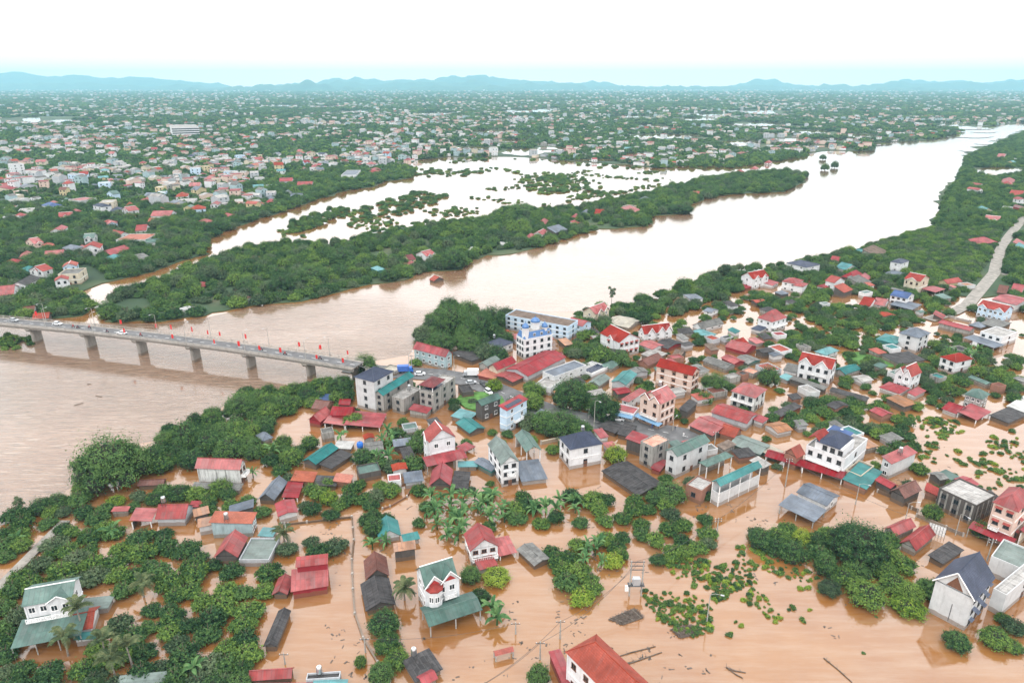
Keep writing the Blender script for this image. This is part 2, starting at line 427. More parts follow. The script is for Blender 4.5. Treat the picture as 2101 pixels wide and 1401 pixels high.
l.new(ramp(n, l, a, [(.35, (.02, .055, .035)), (.65, (.06, .11, .05))]), bs.inputs['Base Color']); bs.inputs['Roughness'].default_value = .95
M_HILL = m
M_PATH = m_flat('pale_concrete_road', (.27, .25, .225), .9, 0, .3, .4)
M_GRASS = m_flat('meadow_grass', (.07, .17, .035), .95, 0, .45, .5)

sheet('flood_water', [Vector((-18000, -60, 0)), Vector((18000, -60, 0)), Vector((18000, FARY+300, 0)), Vector((-18000, FARY+300, 0))], 0.0, M_FLOOD)
def gp(px): return [G(x, y) for x, y in px]
RIVER_PX = [(-900, 655), (0, 655), (215, 664), (330, 664), (420, 652), (520, 630), (545, 627), (620, 622), (700, 602), (760, 587), (845, 574), (860, 562), (890, 560),
 (950, 556), (965, 537), (1000, 527), (1100, 512), (1170, 492), (1230, 473), (1330, 467), (1335, 447), (1400, 442), (1415, 422), (1480, 404), (1610, 397),
 (1640, 381), (1655, 363), (1640, 345), (1668, 325), (1790, 312), (1800, 296), (1900, 288), (1960, 278), (1972, 266), (2101, 254), (2700, 236),
 (2800, 244), (2101, 266), (1978, 312), (1980, 332), (1960, 372), (1925, 402), (1930, 434), (1900, 470), (1830, 497), (1700, 524), (1600, 548), (1480, 558), (1462, 575),
 (1290, 622), (1200, 640), (1040, 640), (900, 650), (862, 690), (840, 728), (760, 742), (720, 772), (620, 802), (480, 812), (450, 842), (350, 882), (330, 902), (170, 930), (165, 985), (60, 1062), (0, 1078), (-700, 1180)]
sheet('river', gp(RIVER_PX), .02, M_RIVER)
L1 = [(-900, 645), (0, 650), (100, 655), (170, 648), (195, 625), (165, 603), (230, 578), (330, 552), (430, 522), (430, 492), (500, 462), (560, 442), (690, 397), (740, 387),
 (790, 372), (840, 367), (850, 350), (830, 340), (850, 330), (920, 322), (1050, 322), (1190, 332), (1350, 345), (1500, 332), (1590, 320), (1668, 314), (1700, 310), (1790, 310),
 (1800, 294), (1900, 287), (1960, 277), (1970, 264), (2101, 252), (2700, 234)]
L1w = jag(gp(L1), False)+[Vector((17500, 6000, 0)), Vector((17500, FARY, 0)), Vector((-17500, FARY, 0)), Vector((-17500, 900, 0))]
sheet('terrain', L1w, .45, M_LAND, .9)
S1 = [(215, 661), (330, 661), (420, 649), (520, 627), (540, 624), (620, 619), (700, 599), (760, 584), (845, 571), (858, 559), (890, 557), (950, 553), (965, 534), (1000, 524),
 (1100, 509), (1170, 489), (1230, 470), (1330, 464), (1335, 444), (1400, 439), (1415, 419), (1480, 401), (1610, 394), (1640, 379), (1655, 361), (1640, 357), (1500, 360), (1430, 376),
 (1330, 397), (1200, 428), (1110, 432), (1030, 430), (1020, 444), (950, 462), (870, 474), (850, 492), (760, 486), (720, 499), (640, 503), (560, 506), (480, 520), (410, 545), (300, 583), (228, 604)]
sheet('island', jag(gp(S1)), .45, M_LAND, .9)
R1 = [(1500, 565), (1600, 550), (1700, 526), (1830, 499), (1900, 474), (1930, 434), (1925, 402), (1960, 372), (1980, 334), (1978, 314), (2101, 268), (2800, 246), (2800, 520), (2101, 600), (2000, 612), (1900, 600), (1800, 575), (1700, 570), (1600, 580), (1500, 585)]
sheet('river_bank', jag(gp(R1)), .45, M_LAND, .9)
# water lying on the far land
random.seed(21)
STREAKS = [(lambda x, y, w: (x, y, x+w, y+w*.055+1.2))(random.uniform(820, 2000), random.uniform(222, 316), random.uniform(25, 95)) for _ in range(34)]+[(lambda x, y, w: (x, y, x+w, y+w*.05+1))(random.uniform(20, 800), random.uniform(215, 262), random.uniform(20, 60)) for _ in range(10)]
for i, (x0, y0, x1, y1) in enumerate(STREAKS+[(1290, 276, 1435, 285), (1478, 289, 1560, 301), (1530, 251, 1600, 259), (930, 303, 1010, 308), (1030, 306, 1120, 320), (1620, 268, 1700, 275),
   (45, 240, 85, 252), (95, 247, 165, 254), (1100, 303, 1160, 308), (1555, 286, 1690, 291), (1700, 286, 1730, 290), (1180, 328, 1260, 332), (2000, 345, 2101, 362), (1990, 395, 2040, 410), (1620, 300, 1700, 304),
   (640, 250, 690, 254), (1190, 212, 1240, 215), (700, 228, 760, 231), (1480, 226, 1540, 229), (1000, 245, 1060, 248), (560, 215, 610, 218)]):
    cx, cyy = (x0+x1)/2, (y0+y1)/2; pts = []
    for k in range(22):
        t = 2*PI*k/22; rr = 1+.35*noise.noise(Vector((math.cos(t)*1.3+i*7, math.sin(t)*1.3, i)))
        pts.append(G(cx+(x1-x0)/2*math.cos(t)*rr, cyy+(y1-y0)/2*math.sin(t)*rr))
    sheet('pond', pts, .52+.01*i, M_FLOOD)
# hills along the horizon: rows of ridges, each its own body
def ridge(name, y0, depth, prof, seed, x0, x1):
    nx, ny = 420, 12
    v = []; f = []
    for j in range(ny):
        for i in range(nx):
            x = x0+(x1-x0)*i/(nx-1); y = y0+depth*j/(ny-1)
            px = W0/2+FPX*x/(y*CP)
            hh = np.interp(px, [p[0] for p in prof], [p[1] for p in prof])     # height in photo rows above the horizon
            H = max(0, (hh+7.0*noise.noise(Vector((px*.015, seed, 0)))+5*noise.noise(Vector((px*.05, seed, 3)))+2.2*noise.noise(Vector((px*.15, seed, 7))))*y0/FPX+CAMH) if hh > -9 else 0
            cr = math.sin(PI*min(1, j/(ny-1)*1.0))**.8
            z = H*cr*(1+.18*noise.noise(Vector((x*.0013, y*.0013, seed))))
            v.append((x, y, z-.5 if z < 1 else z))
    for j in range(ny-1):
        for i in range(nx-1):
            a = j*nx+i; f.append((a, a+1, a+nx+1, a+nx))
    me = bpy.data.meshes.new(name); me.from_pydata(v, [], f); me.materials.append(M_HILL)
    me.polygons.foreach_set('use_smooth', [True]*len(f)); me.update()
    o = bpy.data.objects.new(name, me); COL.objects.link(o); o['kind'] = 'structure'
HH = [(a_, b_) for a_, b_ in [(-300, 40), (0, 38), (60, 38), (120, 32), (200, 28), (300, 30), (360, 20), (440, 12), (480, 2), (530, 2), (600, 12), (640, 16), (690, 25), (740, 27), (790, 20), (840, 18), (900, 30), (980, 32), (1050, 26),
 (1110, 18), (1200, 16), (1260, 10), (1330, 5), (1400, -2), (1480, 4), (1540, 20), (1580, 24), (1630, 14), (1700, 2), (1760, 0), (1800, 8), (1860, 24), (1960, 18), (2020, 14), (2101, 26), (2500, 30)]]
ridge('hills', 16500, 2300, [(a, b*.72-8) for a, b in HH], 1.0, -17500, 17500)
ridge('hills', 12600, 1200, [(a_, b_-9) for a_, b_ in [(-300, 0), (150, -8), (240, -3), (330, -2), (450, 2), (560, 8), (640, 10), (700, 3), (800, 2), (900, 5), (1000, 6), (1100, -2), (1200, -7), (1500, -8), (1700, -6), (1800, 0), (1880, 2), (2000, 0), (2101, -2), (2500, 0)]], 5.0, -13000, 13000)

# streets and lanes
def road(name, px, width, z, mat_, kind='structure'):
    pts = [G(x, y, z) for x, y in px]; Lf = []; Rt = []
    for i, p in enumerate(pts):
        d = (pts[min(i+1, len(pts)-1)]-pts[max(i-1, 0)]).normalized(); nn = Vector((-d.y, d.x, 0))*width/2
        Lf.append(p+nn); Rt.append(p-nn)
    mb = MB()
    for i in range(len(pts)-1):
        mb.slab([Rt[i], Rt[i+1], Lf[i+1], Lf[i]], .3, mat_)
    o = mb.build(name); o['kind'] = kind; return o
STREET = [(716, 752), (770, 760), (830, 764), (900, 768), (960, 778), (1010, 796), (1060, 818), (1120, 842), (1190, 860), (1260, 870), (1330, 880), (1400, 893), (1440, 903)]
road('road', STREET, 11.5, .32, MF['asphalt'])
road('road', [(2125, 430), (2101, 447), (2075, 478), (2055, 505), (2045, 535), (2040, 560), (2015, 590), (1985, 625), (1955, 640), (1905, 655)], 6.5, .60, M_PATH)
road('path', [(-40, 1240), (0, 1200), (40, 1160), (75, 1125), (108, 1092), (134, 1067)], 2.6, .5, M_PATH)
road('path', [(2101, 563), (2055, 562)], 4, .62, M_PATH)
mb = MB()
for i in range(len(STREET)-1):         # painted centre dashes
    a = G(*STREET[i], .324); b = G(*STREET[i+1], .324); L = (b-a).length; d = (b-a)/L; nn = Vector((-d.y, d.x, 0))*.08
    k = 0.0
    while k < L-2:
        p = a+d*k; q = p+d*2; mb.poly([p-nn, q-nn, q+nn, p+nn], MF['white']); k += 5
o = mb.build('road_marking'); o['kind'] = 'structure'
GR = jag(gp([(955, 838), (935, 822), (950, 806), (990, 806), (1030, 815), (1040, 835), (1000, 850)]))
sheet('grass_bank', GR, .55, M_GRASS, .8)
sheet('meadow', jag(gp([(1727, 728), (1760, 722), (1830, 744), (1835, 754), (1790, 752), (1735, 738)])), .3, M_GRASS, .6)

# ---------------------------------------------------------------- haze

ridge('hills', 14300, 1500, [(-300, 6), (100, 2), (300, -2), (500, -6), (760, 2), (880, 4), (1100, 0), (1300, -5), (1500, -4), (1650, -6), (1850, 4), (2101, 2), (2500, 4)], 9.0, -15000, 15000)
HZB = 20500.0
m = bpy.data.materials.new('haze_air'); m.use_nodes = True; n = m.node_tree.nodes; n.clear()
pv = n.new('ShaderNodeVolumePrincipled'); pv.inputs['Color'].default_value = (.42, .79, .98, 1); pv.inputs['Density'].default_value = 7.2e-5
pv.inputs['Anisotropy'].default_value = 0.0
mo = n.new('ShaderNodeOutputMaterial'); m.node_tree.links.new(pv.outputs[0], mo.inputs['Volume'])
mb = MB(); mb.box(-19500, -200, -2, 19500, HZB, 470, m)
hz = mb.build('haze', uv=False); hz['kind'] = 'stuff'

# ---------------------------------------------------------------- buildings
FOOT = []      # footprints: origin, x axis, y axis, w, d
LMK = []       # landmarks: (px, py, phrase)
def unit_window(fr, rows=1):
    mb = MB(); t = .09
    mb.box(-.5, -.07, -.5, -.5+t, 0.02, .5, fr); mb.box(.5-t, -.07, -.5, .5, 0.02, .5, fr)
    mb.box(-.5+t, -.07, .5-t, .5-t, 0.02, .5, fr); mb.box(-.56, -.12, -.55, .56, 0.02, -.5+t, fr)
    mb.box(-.03, -.065, -.5+t, .03, 0.0, .5-t, fr)
    me = mb.mesh('window', uv=False)
    mp = MB(); mp.box(-.41, -.035, -.41, .41, -.01, .41, MF['glass']); mg = mp.mesh('pane', uv=False)
    return me, mg
WIN = {k: unit_window(MF[v]) for k, v in (('white', 'white'), ('brown', 'brown'), ('dark', 'dark'))}
def add_window(par, x, y, z, rz, w=1.3, hh=1.4, fr='white', aw=None):
    me, mg = WIN[fr]
    f = bpy.data.objects.new('window', me); link(f, par, (x, y, z), rz, (w, 1, hh))
    p = bpy.data.objects.new('pane', mg); link(p, f)
    if aw:
        a = AWN.get(aw)
        if a is None:
            mb = MB(); mb.slab([(-.6, 0, .62), (-.6, -.75, .42), (.6, -.75, .42), (.6, 0, .62)], .05, MF[aw]); a = AWN[aw] = mb.mesh('window_awning', uv=False)
        link(bpy.data.objects.new('window_awning', a), par, (x, y, z), rz, (w, 1, hh))
AWN = {}
def post_mesh(h, matr, r=.12):
    key = (round(h, 1), matr.name)
    if key not in POST:
        mb = MB(); mb.box(-r, -r, -.5, r, r, round(h, 1), matr); POST[key] = mb.mesh('post', uv=False)
    return POST[key]
POST = {}

def frame_of(N, L, R, yb, h=None, zb=0.0):
    g = G(N[0], yb, zb)
    if h is None: h = max(1.6, zat(g, N[1]))
    pn, pl, pr = G(*N, h), G(*L, h), G(*R, h)
    a = pr-pn; b = pl-pn; la, lb = max(a.length, 1.5), max(b.length, 1.5)
    ta = math.atan2(a.y, a.x); tb = math.atan2(b.y, b.x)-PI/2
    dt = (tb-ta+PI) % (2*PI)-PI
    wa, wb = la, lb
    th = ta+dt*wb/(wa+wb)
    if abs(dt) > .6:       # short side badly seen: follow the long one
        th = ta if la > lb else tb
        if la > lb: lb = max(1.5, lb*abs(math.cos(dt)))
        else: la = max(1.5, la*abs(math.cos(dt)))
    return Vector((pn.x, pn.y, 0)), th, la, lb, h

def gable_roof(mb, w, d, h, rise, axis, rm, wm, ov, t=.14, z0=0.0):
    """eave outline 0..w, 0..d at height h; ridge along axis"""
    M = (lambda s, c, z: (s, c, z)) if axis == 'x' else (lambda s, c, z: (c, s, z))
    S, C = (w, d) if axis == 'x' else (d, w)
    mb.slab([M(0, 0, h), M(S, 0, h), M(S, C/2, h+rise), M(0, C/2, h+rise)], t, rm)
    mb.slab([M(0, C/2, h+rise), M(S, C/2, h+rise), M(S, C, h), M(0, C, h)], t, rm)
def gable_end_walls(mb, w, d, h, rise, axis, wm, ov):
    M = (lambda s, c, z: (s, c, z)) if axis == 'x' else (lambda s, c, z: (c, s, z))
    S, C = (w, d) if axis == 'x' else (d, w)
    k = rise/(C/2); dz = ov*k-.16
    for s in (ov, S-ov):
        mb.poly([M(s, ov, h+dz-.02), M(s, C-ov, h+dz-.02), M(s, C/2, h+rise-.16)], wm)
def hip_roof(mb, w, d, h, rise, rm, t=.14):
    if w >= d: a, b = (d/2, d/2), (w-d/2, d/2)
    else: a, b = (w/2, w/2), (w/2, d-w/2)
    A = (*a, h+rise); B = (*b, h+rise)
    c = [(0, 0, h), (w, 0, h), (w, d, h), (0, d, h)]
    if w >= d:
        q = [[c[0], c[1], B, A], [c[1], c[2], B], [c[2], c[3], A, B], [c[3], c[0], A]]
    else:
        q = [[c[0], c[1], A], [c[1], c[2], B, A], [c[2], c[3], B], [c[3], c[0], A, B]]
    for x in q:
        ps = []
        for p in x:
            if not ps or (Vector(p)-Vector(ps[-1])).length > .01: ps.append(p)
        if len(ps) > 3 and (Vector(ps[0])-Vector(ps[-1])).length < .01: ps.pop()
        mb.slab(ps, t, rm)
    return A, B

def B(N, L, R, yb, roof='gable', rc='red', wc='white', axis='x', rise=None, st=1, win=(0, 0), fr='white', aw=None, open_=False, gab=None,
      h=None, zb=0.0, kind=None, lab=None, lm=None, d2=None, lean=None, tank=False, solar=0, balc=None, band=True, shop=None, door=None, ov=None, col=False, xtra=None):
    o0, th, w, d, h = frame_of(N, L, R, yb, h, zb)
    if o0.y > 520:        # far houses: keep what the few pixels say within the size of a house
        if zb == 0 and not (w > 40): h = min(h, st*3.5+1.2)
        if w < 40: w, d = min(w, 17), min(d, 17)
        if rise: rise = min(rise, 3)
    ux = Vector((math.cos(th), math.sin(th), 0)); uy = Vector((-ux.y, ux.x, 0))
    FOOT.append((o0.copy(), ux, uy, w, d))
    ctr = o0+ux*w/2+uy*d/2
    kind = kind or ('house' if (st >= 2 or any(win)) else 'shed')
    t = empty(kind, (ctr.x, ctr.y, zb), th)
    ox, oy = -w/2, -d/2                       # children are modelled from the near corner
    off = Vector((ox, oy, 0))
    rm, wm = RC[rc], WC[wc]
    if ov is None: ov = .45 if roof not in ('flat', 'mansard') else 0.0
    ov = min(ov, w*.12, d*.12)
    sp = d if axis == 'x' else w
    if rise is None: rise = min(sp*.24, 3.2)
    def fin(mb, name, par=t): return mb.build(name, par, off)
    x0, x1, y0, y1 = ov, w-ov, ov, d-ov
    wallh = h-.02
    hh = h-zb
    z00 = -.8 if zb == 0 else 0
    zz = lambda z: z-zb                        # local z
    H = h-zb
    if not open_:
        mb = MB(); mb.box(x0, y0, z00, x1, y1, H-.02, wm, 'b')
        if roof in ('gable', 'cross'): gable_end_walls(mb, w, d, H, rise, axis, wm, ov)
        fin(mb, 'wall')
    else:
        nx = max(2, int(w/4.5)+1); ny = max(2, int(d/5)+1)
        pm = post_mesh(H+.7, MF['pole'] if open_ is True else MF['white'])
        for i in range(nx):
            for j in range(ny):
                if 0 < i < nx-1 and 0 < j < ny-1: continue
                link(bpy.data.objects.new('post', pm), t, off+Vector((x0+(x1-x0)*i/(nx-1), y0+(y1-y0)*j/(ny-1), -.7)))
        if wc != 'white' or open_ == 'back':
            mb = MB(); mb.box(x0, y1-.2, z00, x1, y1, H-.1, wm); fin(mb, 'back_wall')
    mb = MB()
    cap = MB()
    if roof == 'gable':
        gable_roof(mb, w, d, H, rise, axis, rm, wm, ov)
        if axis == 'x': cap.tube((0, d/2, H+rise+.02), (w, d/2, H+rise+.02), .13, .13, rm, 5)
        else: cap.tube((w/2, 0, H+rise+.02), (w/2, d, H+rise+.02), .13, .13, rm, 5)
    elif roof == 'cross':
        gable_roof(mb, w, d, H, rise, axis, rm, wm, ov)
        if axis == 'x': cap.tube((0, d/2, H+rise+.02), (w, d/2, H+rise+.02), .14, .14, MF['white'], 5)
        else: cap.tube((w/2, 0, H+rise+.02), (w/2, d, H+rise+.02), .14, .14, MF['white'], 5)
    elif roof == 'hip':
        A, Bp = hip_roof(mb, w, d, H, rise, rm)
        for p, q in (((0, 0, H), A if w < d else A), ((w, 0, H), Bp if w >= d else A), ((w, d, H), Bp), ((0, d, H), A if w >= d else Bp)):
            cap.tube(p, q, .10, .10, rm, 5)
        if (Vector(A)-Vector(Bp)).length > .2: cap.tube(A, Bp, .12, .12, rm, 5)
    elif roof == 'shed':
        r_ = rise if rise is not None else d*.12
        mb.slab([(0, 0, H), (w, 0, H), (w, d, H+r_), (0, d, H+r_)], .10, rm)
        if not open_:
            wb = MB(); wb.poly([(x0, y0, H-.05), (x0, y1, H-.05), (x0, y1, H+r_-.12)], wm); wb.poly([(x1, y0, H-.05), (x1, y1, H-.05), (x1, y1, H+r_-.12)], wm)
            wb.poly([(x0, y1, H-.05), (x1, y1, H-.05), (x1, y1, H+r_-.12), (x0, y1, H+r_-.12)], wm); fin(wb, 'upper_wall')
    elif roof == 'flat':
        mb.box(.0, .0, H, w, d, H+.12, rm)
        par = MB(); pt = .16; ph = .55
        for (a, b_, c_, d_) in ((0, 0, w, pt), (0, d-pt, w, d), (0, pt, pt, d-pt), (w-pt, pt, w, d-pt)):
            par.box(a-.02 if a == 0 else a, b_-.02 if b_ == 0 else b_, H-.1, c_+.02 if c_ == w else c_, d_+.02 if d_ == d else d_, H+ph, wm)
        fin(par, 'parapet')
    fin(mb, 'roof')
    if cap.v and max(w, d) > 5 and ctr.y < 620: fin(cap, 'ridge_cap')
    near = ctr.y < 620
    # front gables across the main slope
    if gab:
        face, positions, gw = gab
        for pz in positions:
            mb = MB(); wb = MB()
            Wd = w if face == 'r' else d; Dp = d if face == 'r' else w
            gwm = min(gw, Wd*.6); gr = rise*.86*min(1, gwm/(.9*sp)+.25)
            M = (lambda s, c, z: (s, c, z)) if face == 'r' else (lambda s, c, z: (c, s, z))
            c = Wd*pz; a = c-gwm/2; b_ = c+gwm/2; back = Dp*.5*(gr/rise)
            q = -.5
            mb.slab([M(a, q, H), M(c, q, H+gr), M(c, back, H+gr), M(a, -.02, H)], .12, rm)
            mb.slab([M(b_, q, H), M(c, q, H+gr), M(c, back, H+gr), M(b_, -.02, H)], .12, rm)
            wb.poly([M(a+.25, -.15, H-.3), M(b_-.25, -.15, H-.3), M(c, -.15, H+gr-.25)], wm)
            wb.poly([M(a+.25, -.15, z00), M(b_-.25, -.15, z00), M(b_-.25, -.15, H-.3), M(a+.25, -.15, H-.3)], wm)
            wb.poly([M(a+.25, -.15, z00), M(a+.25, ov+.1, z00), M(a+.25, ov+.1, H), M(a+.25, -.15, H)], wm)
            wb.poly([M(b_-.25, -.15, z00), M(b_-.25, ov+.1, z00), M(b_-.25, ov+.1, H), M(b_-.25, -.15, H)], wm)
            fin(mb, 'gable_roof'); fin(wb, 'gable_wall')
            if near:
                tr = MB()
                tr.tube(M(a, q-.05, H), M(c, q-.05, H+gr), .13, .13, MF['white'], 4); tr.tube(M(b_, q-.05, H), M(c, q-.05, H+gr), .13, .13, MF['white'], 4); fin(tr, 'barge_board')
    # string courses
    if st >= 2 and band and wc in ('white', 'cream', 'lblue', 'pink', 'yellow') and near:
        for k in range(1, st):
            z = H*k/st; mb = MB()
            e = .12
            mb.box(x0-e, y0-e, z-.1, x1+e, y0, z+.12, MF['white']); mb.box(x0-e, y0, z-.1, x0, y1, z+.12, MF['white']); mb.box(x1, y0, z-.1, x1+e, y1, z+.12, MF['white'])
            fin(mb, 'cornice')
    if st >= 2 and near and wc in ('white', 'cream', 'pink', 'yellow') and roof != 'flat':
        for (px_, py_) in ((x0, y0), (x1, y0), (x0, y1)):
            mb = MB(); mb.box(px_-.16, py_-.16, z00, px_+.16, py_+.16, H-.1, wm); fin(mb, 'corner_pilaster')
    # windows, storey by storey
    gx = -.17 if gab and gab[0] == 'r' else None
    for k in range(st):
        zc = H*(k+.56)/st
        if st > 1 and k == 0: zc = max(zc, 1.35)
        wh = min(1.5, H/st*.5)
        for i in range(win[0]):
            x = x0+(x1-x0)*(i+.5)/win[0]; y = y0
            if gab and gab[0] == 'r' and any(abs(x-w*p) < gab[2]/2-.1 for p in gab[1]): y = -.15
            add_window(t, off.x+x, off.y+y, zc, 0, min(1.35, (x1-x0)/win[0]*.6), wh, fr, aw)
        for i in range(win[1]):
            y = y0+(y1-y0)*(i+.5)/win[1]; x = x0
            if gab and gab[0] == 'l' and any(abs(y-d*p) < gab[2]/2-.1 for p in gab[1]): x = -.15
            add_window(t, off.x+x, off.y+y, zc, -PI/2, min(1.35, (y1-y0)/win[1]*.6), wh, fr, aw)
        if near and st > 1 and win[0]:      # the far side walls, seen from a step to the side
            add_window(t, off.x+x1, off.y+(y0+y1)/2, zc, PI/2, 1.2, wh, fr)
    if st >= 2 and near and win[0] and ctr.y < 420:
        mb = MB(); mb.box(w/2-.6, y0-.05, .0, w/2+.6, y0+.01, min(2.0, H/st-.4), MF['brown']); fin(mb, 'door')
    if balc:
        face, a, b_, z = balc
        mb = MB(); rl = MB()
        Wd = (x1-x0) if face == 'r' else (y1-y0)
        A = x0+Wd*a; Bq = x0+Wd*b_; z = H*z
        def bx(m_, s0, c0, z0, s1, c1, z1, mt):
            if face == 'r': m_.box(s0, c0, z0, s1, c1, z1, mt)
            else: m_.box(c0, s0, z0, c1, s1, z1, mt)
        e = y0 if face == 'r' else x0
        bx(mb, A, e-1.4, z-.15, Bq, e-.13, z, MF['white'])
        bo = fin(mb, 'balcony')
        bx(rl, A, e-1.4, z+.85, Bq, e-1.28, z+.95, MF['white'])
        k = max(3, int((Bq-A)/.45))
        for i in range(k+1):
            s = A+(Bq-A-.1)*i/k; bx(rl, s, e-1.38, z, s+.1, e-1.3, z+.85, MF['white'])
        bx(rl, A, e-1.28, z, A+.1, e-.2, z+.9, MF['white']); bx(rl, Bq-.1, e-1.28, z, Bq, e-.2, z+.9, MF['white'])
        o = rl.build('railing', bo); bo.location = off
    if lean:
        for (face, a, b_, zt, zl, dep, c) in lean:
            mb = MB()
            Wd = w if face == 'r' else d
            s0, s1 = Wd*a, Wd*b_
            if face == 'r': pts = [(s0, y0-dep, zl), (s1, y0-dep, zl), (s1, y0-.02, zt), (s0, y0-.02, zt)]
            elif face == 'l': pts = [(x0-dep, s0, zl), (x0-dep, s1, zl), (x0-.02, s1, zt), (x0-.02, s0, zt)]
            else: pts = [(x1+dep, s0, zl), (x1+dep, s1, zl), (x1+.02, s1, zt), (x1+.02, s0, zt)]
            mb.slab(pts, .08, MF['blue'] if c == 'blue' else RC[c]); fin(mb, 'lower_roof')
            if dep > 2.5 and zl > 1.5:
                pm = post_mesh(zl+.6, MF['pole'], .09); k = max(2, int(abs(s1-s0)/4)+1)
                for i in range(k):
                    s = s0+.2+(s1-s0-.4)*i/(k-1)
                    p = (s, y0-dep+.2) if face == 'r' else (x0-dep+.2, s) if face == 'l' else (x1+dep-.2, s)
                    link(bpy.data.objects.new('post', pm), t, off+Vector((*p, -.7)))
            if face == 'r': FOOT.append((o0+ux*s0+uy*(y0-dep), ux, uy, s1-s0, dep))
            elif face == 'l': FOOT.append((o0+uy*s0+ux*(x0-dep), ux, uy, dep, s1-s0))
    if solar:
        nxp = solar
        for i in range(nxp):
            for j in range(2):
                mb = MB(); sx_ = w*.12+i*1.15; sy = d*.18+j*1.9
                if sx_+1.05 > w*.95 or sy+1.8 > d*.95: continue
                zs = H+.2 if roof == 'flat' else None
                if zs is None:
                    f = lambda yy, xx: H+rise*(1-abs(yy-d/2)/(d/2))+.1 if axis == 'x' else H+rise*(1-abs(xx-w/2)/(w/2))+.1
                    if roof == 'shed': f = lambda yy, xx: H+rise*yy/d+.1
                    pts = [(sx_, sy, f(sy, sx_)), (sx_+1.02, sy, f(sy, sx_+1.02)), (sx_+1.02, sy+1.7, f(sy+1.7, sx_+1.02)), (sx_, sy+1.7, f(sy+1.7, sx_))]
                else: pts = [(sx_, sy, zs), (sx_+1.02, sy, zs), (sx_+1.02, sy+1.7, zs+.35), (sx_, sy+1.7, zs+.35)]
                mb.slab(pts, .05, MF['solar']); fin(mb, 'solar_panel')
    if xtra: xtra(t, off, w, d, H, fin, MB, x0, x1, y0, y1)
    if tank:
        tx, ty = (w*.72, d*.62) if tank is True else (w*tank[0], d*tank[1])
        zt = H if roof == 'flat' else H+rise*(1-abs((ty-d/2)/(d/2) if axis == 'x' else (tx-w/2)/(w/2)))
        if roof == 'shed': zt = H+rise*ty/d
        p = o0+ux*tx+uy*ty
        TANKS.append((Vector((p.x, p.y, zb+zt+.05)), th, lm))
    desc = lab
    if not desc:
        sz = 'long' if max(w, d) > 2.6*min(w, d) else ('small' if w*d < 42 else ('large' if w*d > 240 else ''))
        wn = dict(white='white', cream='cream', grey='grey', lgrey='pale grey', conc='weathered', dark='dark', brick='brick', lblue='pale blue', pink='pinkish', red='red-walled', teal='teal-walled', bluegrey='mottled blue-grey', yellow='yellowish', peel='peeling white')[wc]
        rn = dict(red='red metal', redlight='faded red', tile='red tile', redtile='bright red tile', orange='orange tile', browntile='brown tile', maroon='maroon', green='green metal', greengrey='grey-green', teal='teal metal', teallight='pale teal',
                  slate='slate-blue tile', slategrey='blue-grey metal', blue='blue', dark='dark sheet', grey='grey sheet', light='pale sheet', brown='brown flat', beige='beige', rust='rusty', conc='grey concrete', salmon='salmon')[rc]
        sn = {1: '', 2: 'two-storey', 3: 'three-storey', 4: 'four-storey', 5: 'five-storey'}[min(5, st)]
        shape = {'hip': 'hipped ', 'cross': 'cross-gabled ', 'flat': '', 'gable': '', 'shed': 'sloping '}[roof]
        if open_: desc = ' '.join(x for x in (sz, 'open-sided shelter under', shape.strip(), rn, 'roof') if x)
        else: desc = ' '.join(x for x in (sz, sn, wn if st > 1 or any(win) else '', {'shed': 'shed', 'house': 'house'}.get(kind, kind.replace('_', ' ')), 'with', (shape+rn).strip(), 'roof') if x)
    cx, cyy = P(ctr+Vector((0, 0, H*.6)))
    tag(t, {'house': 'house', 'shed': 'shed'}.get(kind, kind.replace('_', ' ')), desc, label=lab if lab and 4 <= len(lab.split()) <= 16 else None, px=(cx, cyy))
    if lm: LMK.append((cx, cyy, lm, len(THINGS)-1))
    return t, (o0, ux, uy, w, d, H)
TANKS = []

def two_gables(face='r', gw=5.5): return (face, (.27, .75), gw)
# ---- near left bank of the orchard -------------------------------------------------
def balustrade(t, off, w, d, H, fin, MB, x0, x1, y0, y1):
    rl = MB(); z = H*.52
    rl.box(x0, y0-1.6, z-.15, x1, y0-.02, z, MF['white']); rl.box(x0, y0-1.6, z+.8, x1, y0-1.45, z+.92, MF['white'])
    k = int((x1-x0)/.5)
    for i in range(k+1): rl.box(x0+(x1-x0-.16)*i/k, y0-1.58, z, x0+(x1-x0-.16)*i/k+.16, y0-1.47, z+.8, MF['white'])
    fin(rl, 'balustrade')
B((43,1245),(61,1200),(147,1229),1302,'cross','green','white',axis='x',st=2,win=(4,2),gab=('r',(.72,),4.5),tank=False,lean=[('r',-.08,1.25,4.0,3.0,7.5,'green')],xtra=balustrade,
  lab='white villa with green gabled roof, balustraded balcony and wide green lower roof',lm='the green villa with balusters',door=True)
B((222,1247),(158,1252),(232,1221),1258,'shed','greengrey','lgrey',rise=.2,kind='shed')
B((190,1288),(150,1272),(206,1242),1304,'gable','tile','white',axis='y')
B((196,1310),(152,1316),(204,1294),1322,'shed','teal','white',rise=.5)
B((492,964),(396,964),(512,947),999,'gable','redlight','peel',axis='y',rise=2.2,st=2,win=(2,0),fr='brown',
  lab='two-storey cream house with pinkish-red roof and black-stained peeling long wall',lm='the cream house with peeling wall',balc=('r',.1,.9,.5))
B((440,1003),(392,1004),(446,990),1012,'shed','grey','conc',rise=.6)
B((491,1006),(444,1005),(497,992),1016,'shed','grey','conc',rise=.6)
B((335,994),(281,996),(342,981),1003,'gable','browntile','dark',axis='y')
B((380,1064),(316,1067),(402,1036),1080,'gable','redlight','grey',axis='y',rise=2.5,lab='long low house with faded red gable roof and grey side wall',lm='the long faded-red riverside roof',kind='house',tank=(.5,.8))
B((311,1069),(266,1074),(324,1042),1083,'shed','redlight','dark',rise=1.0,open_='back')
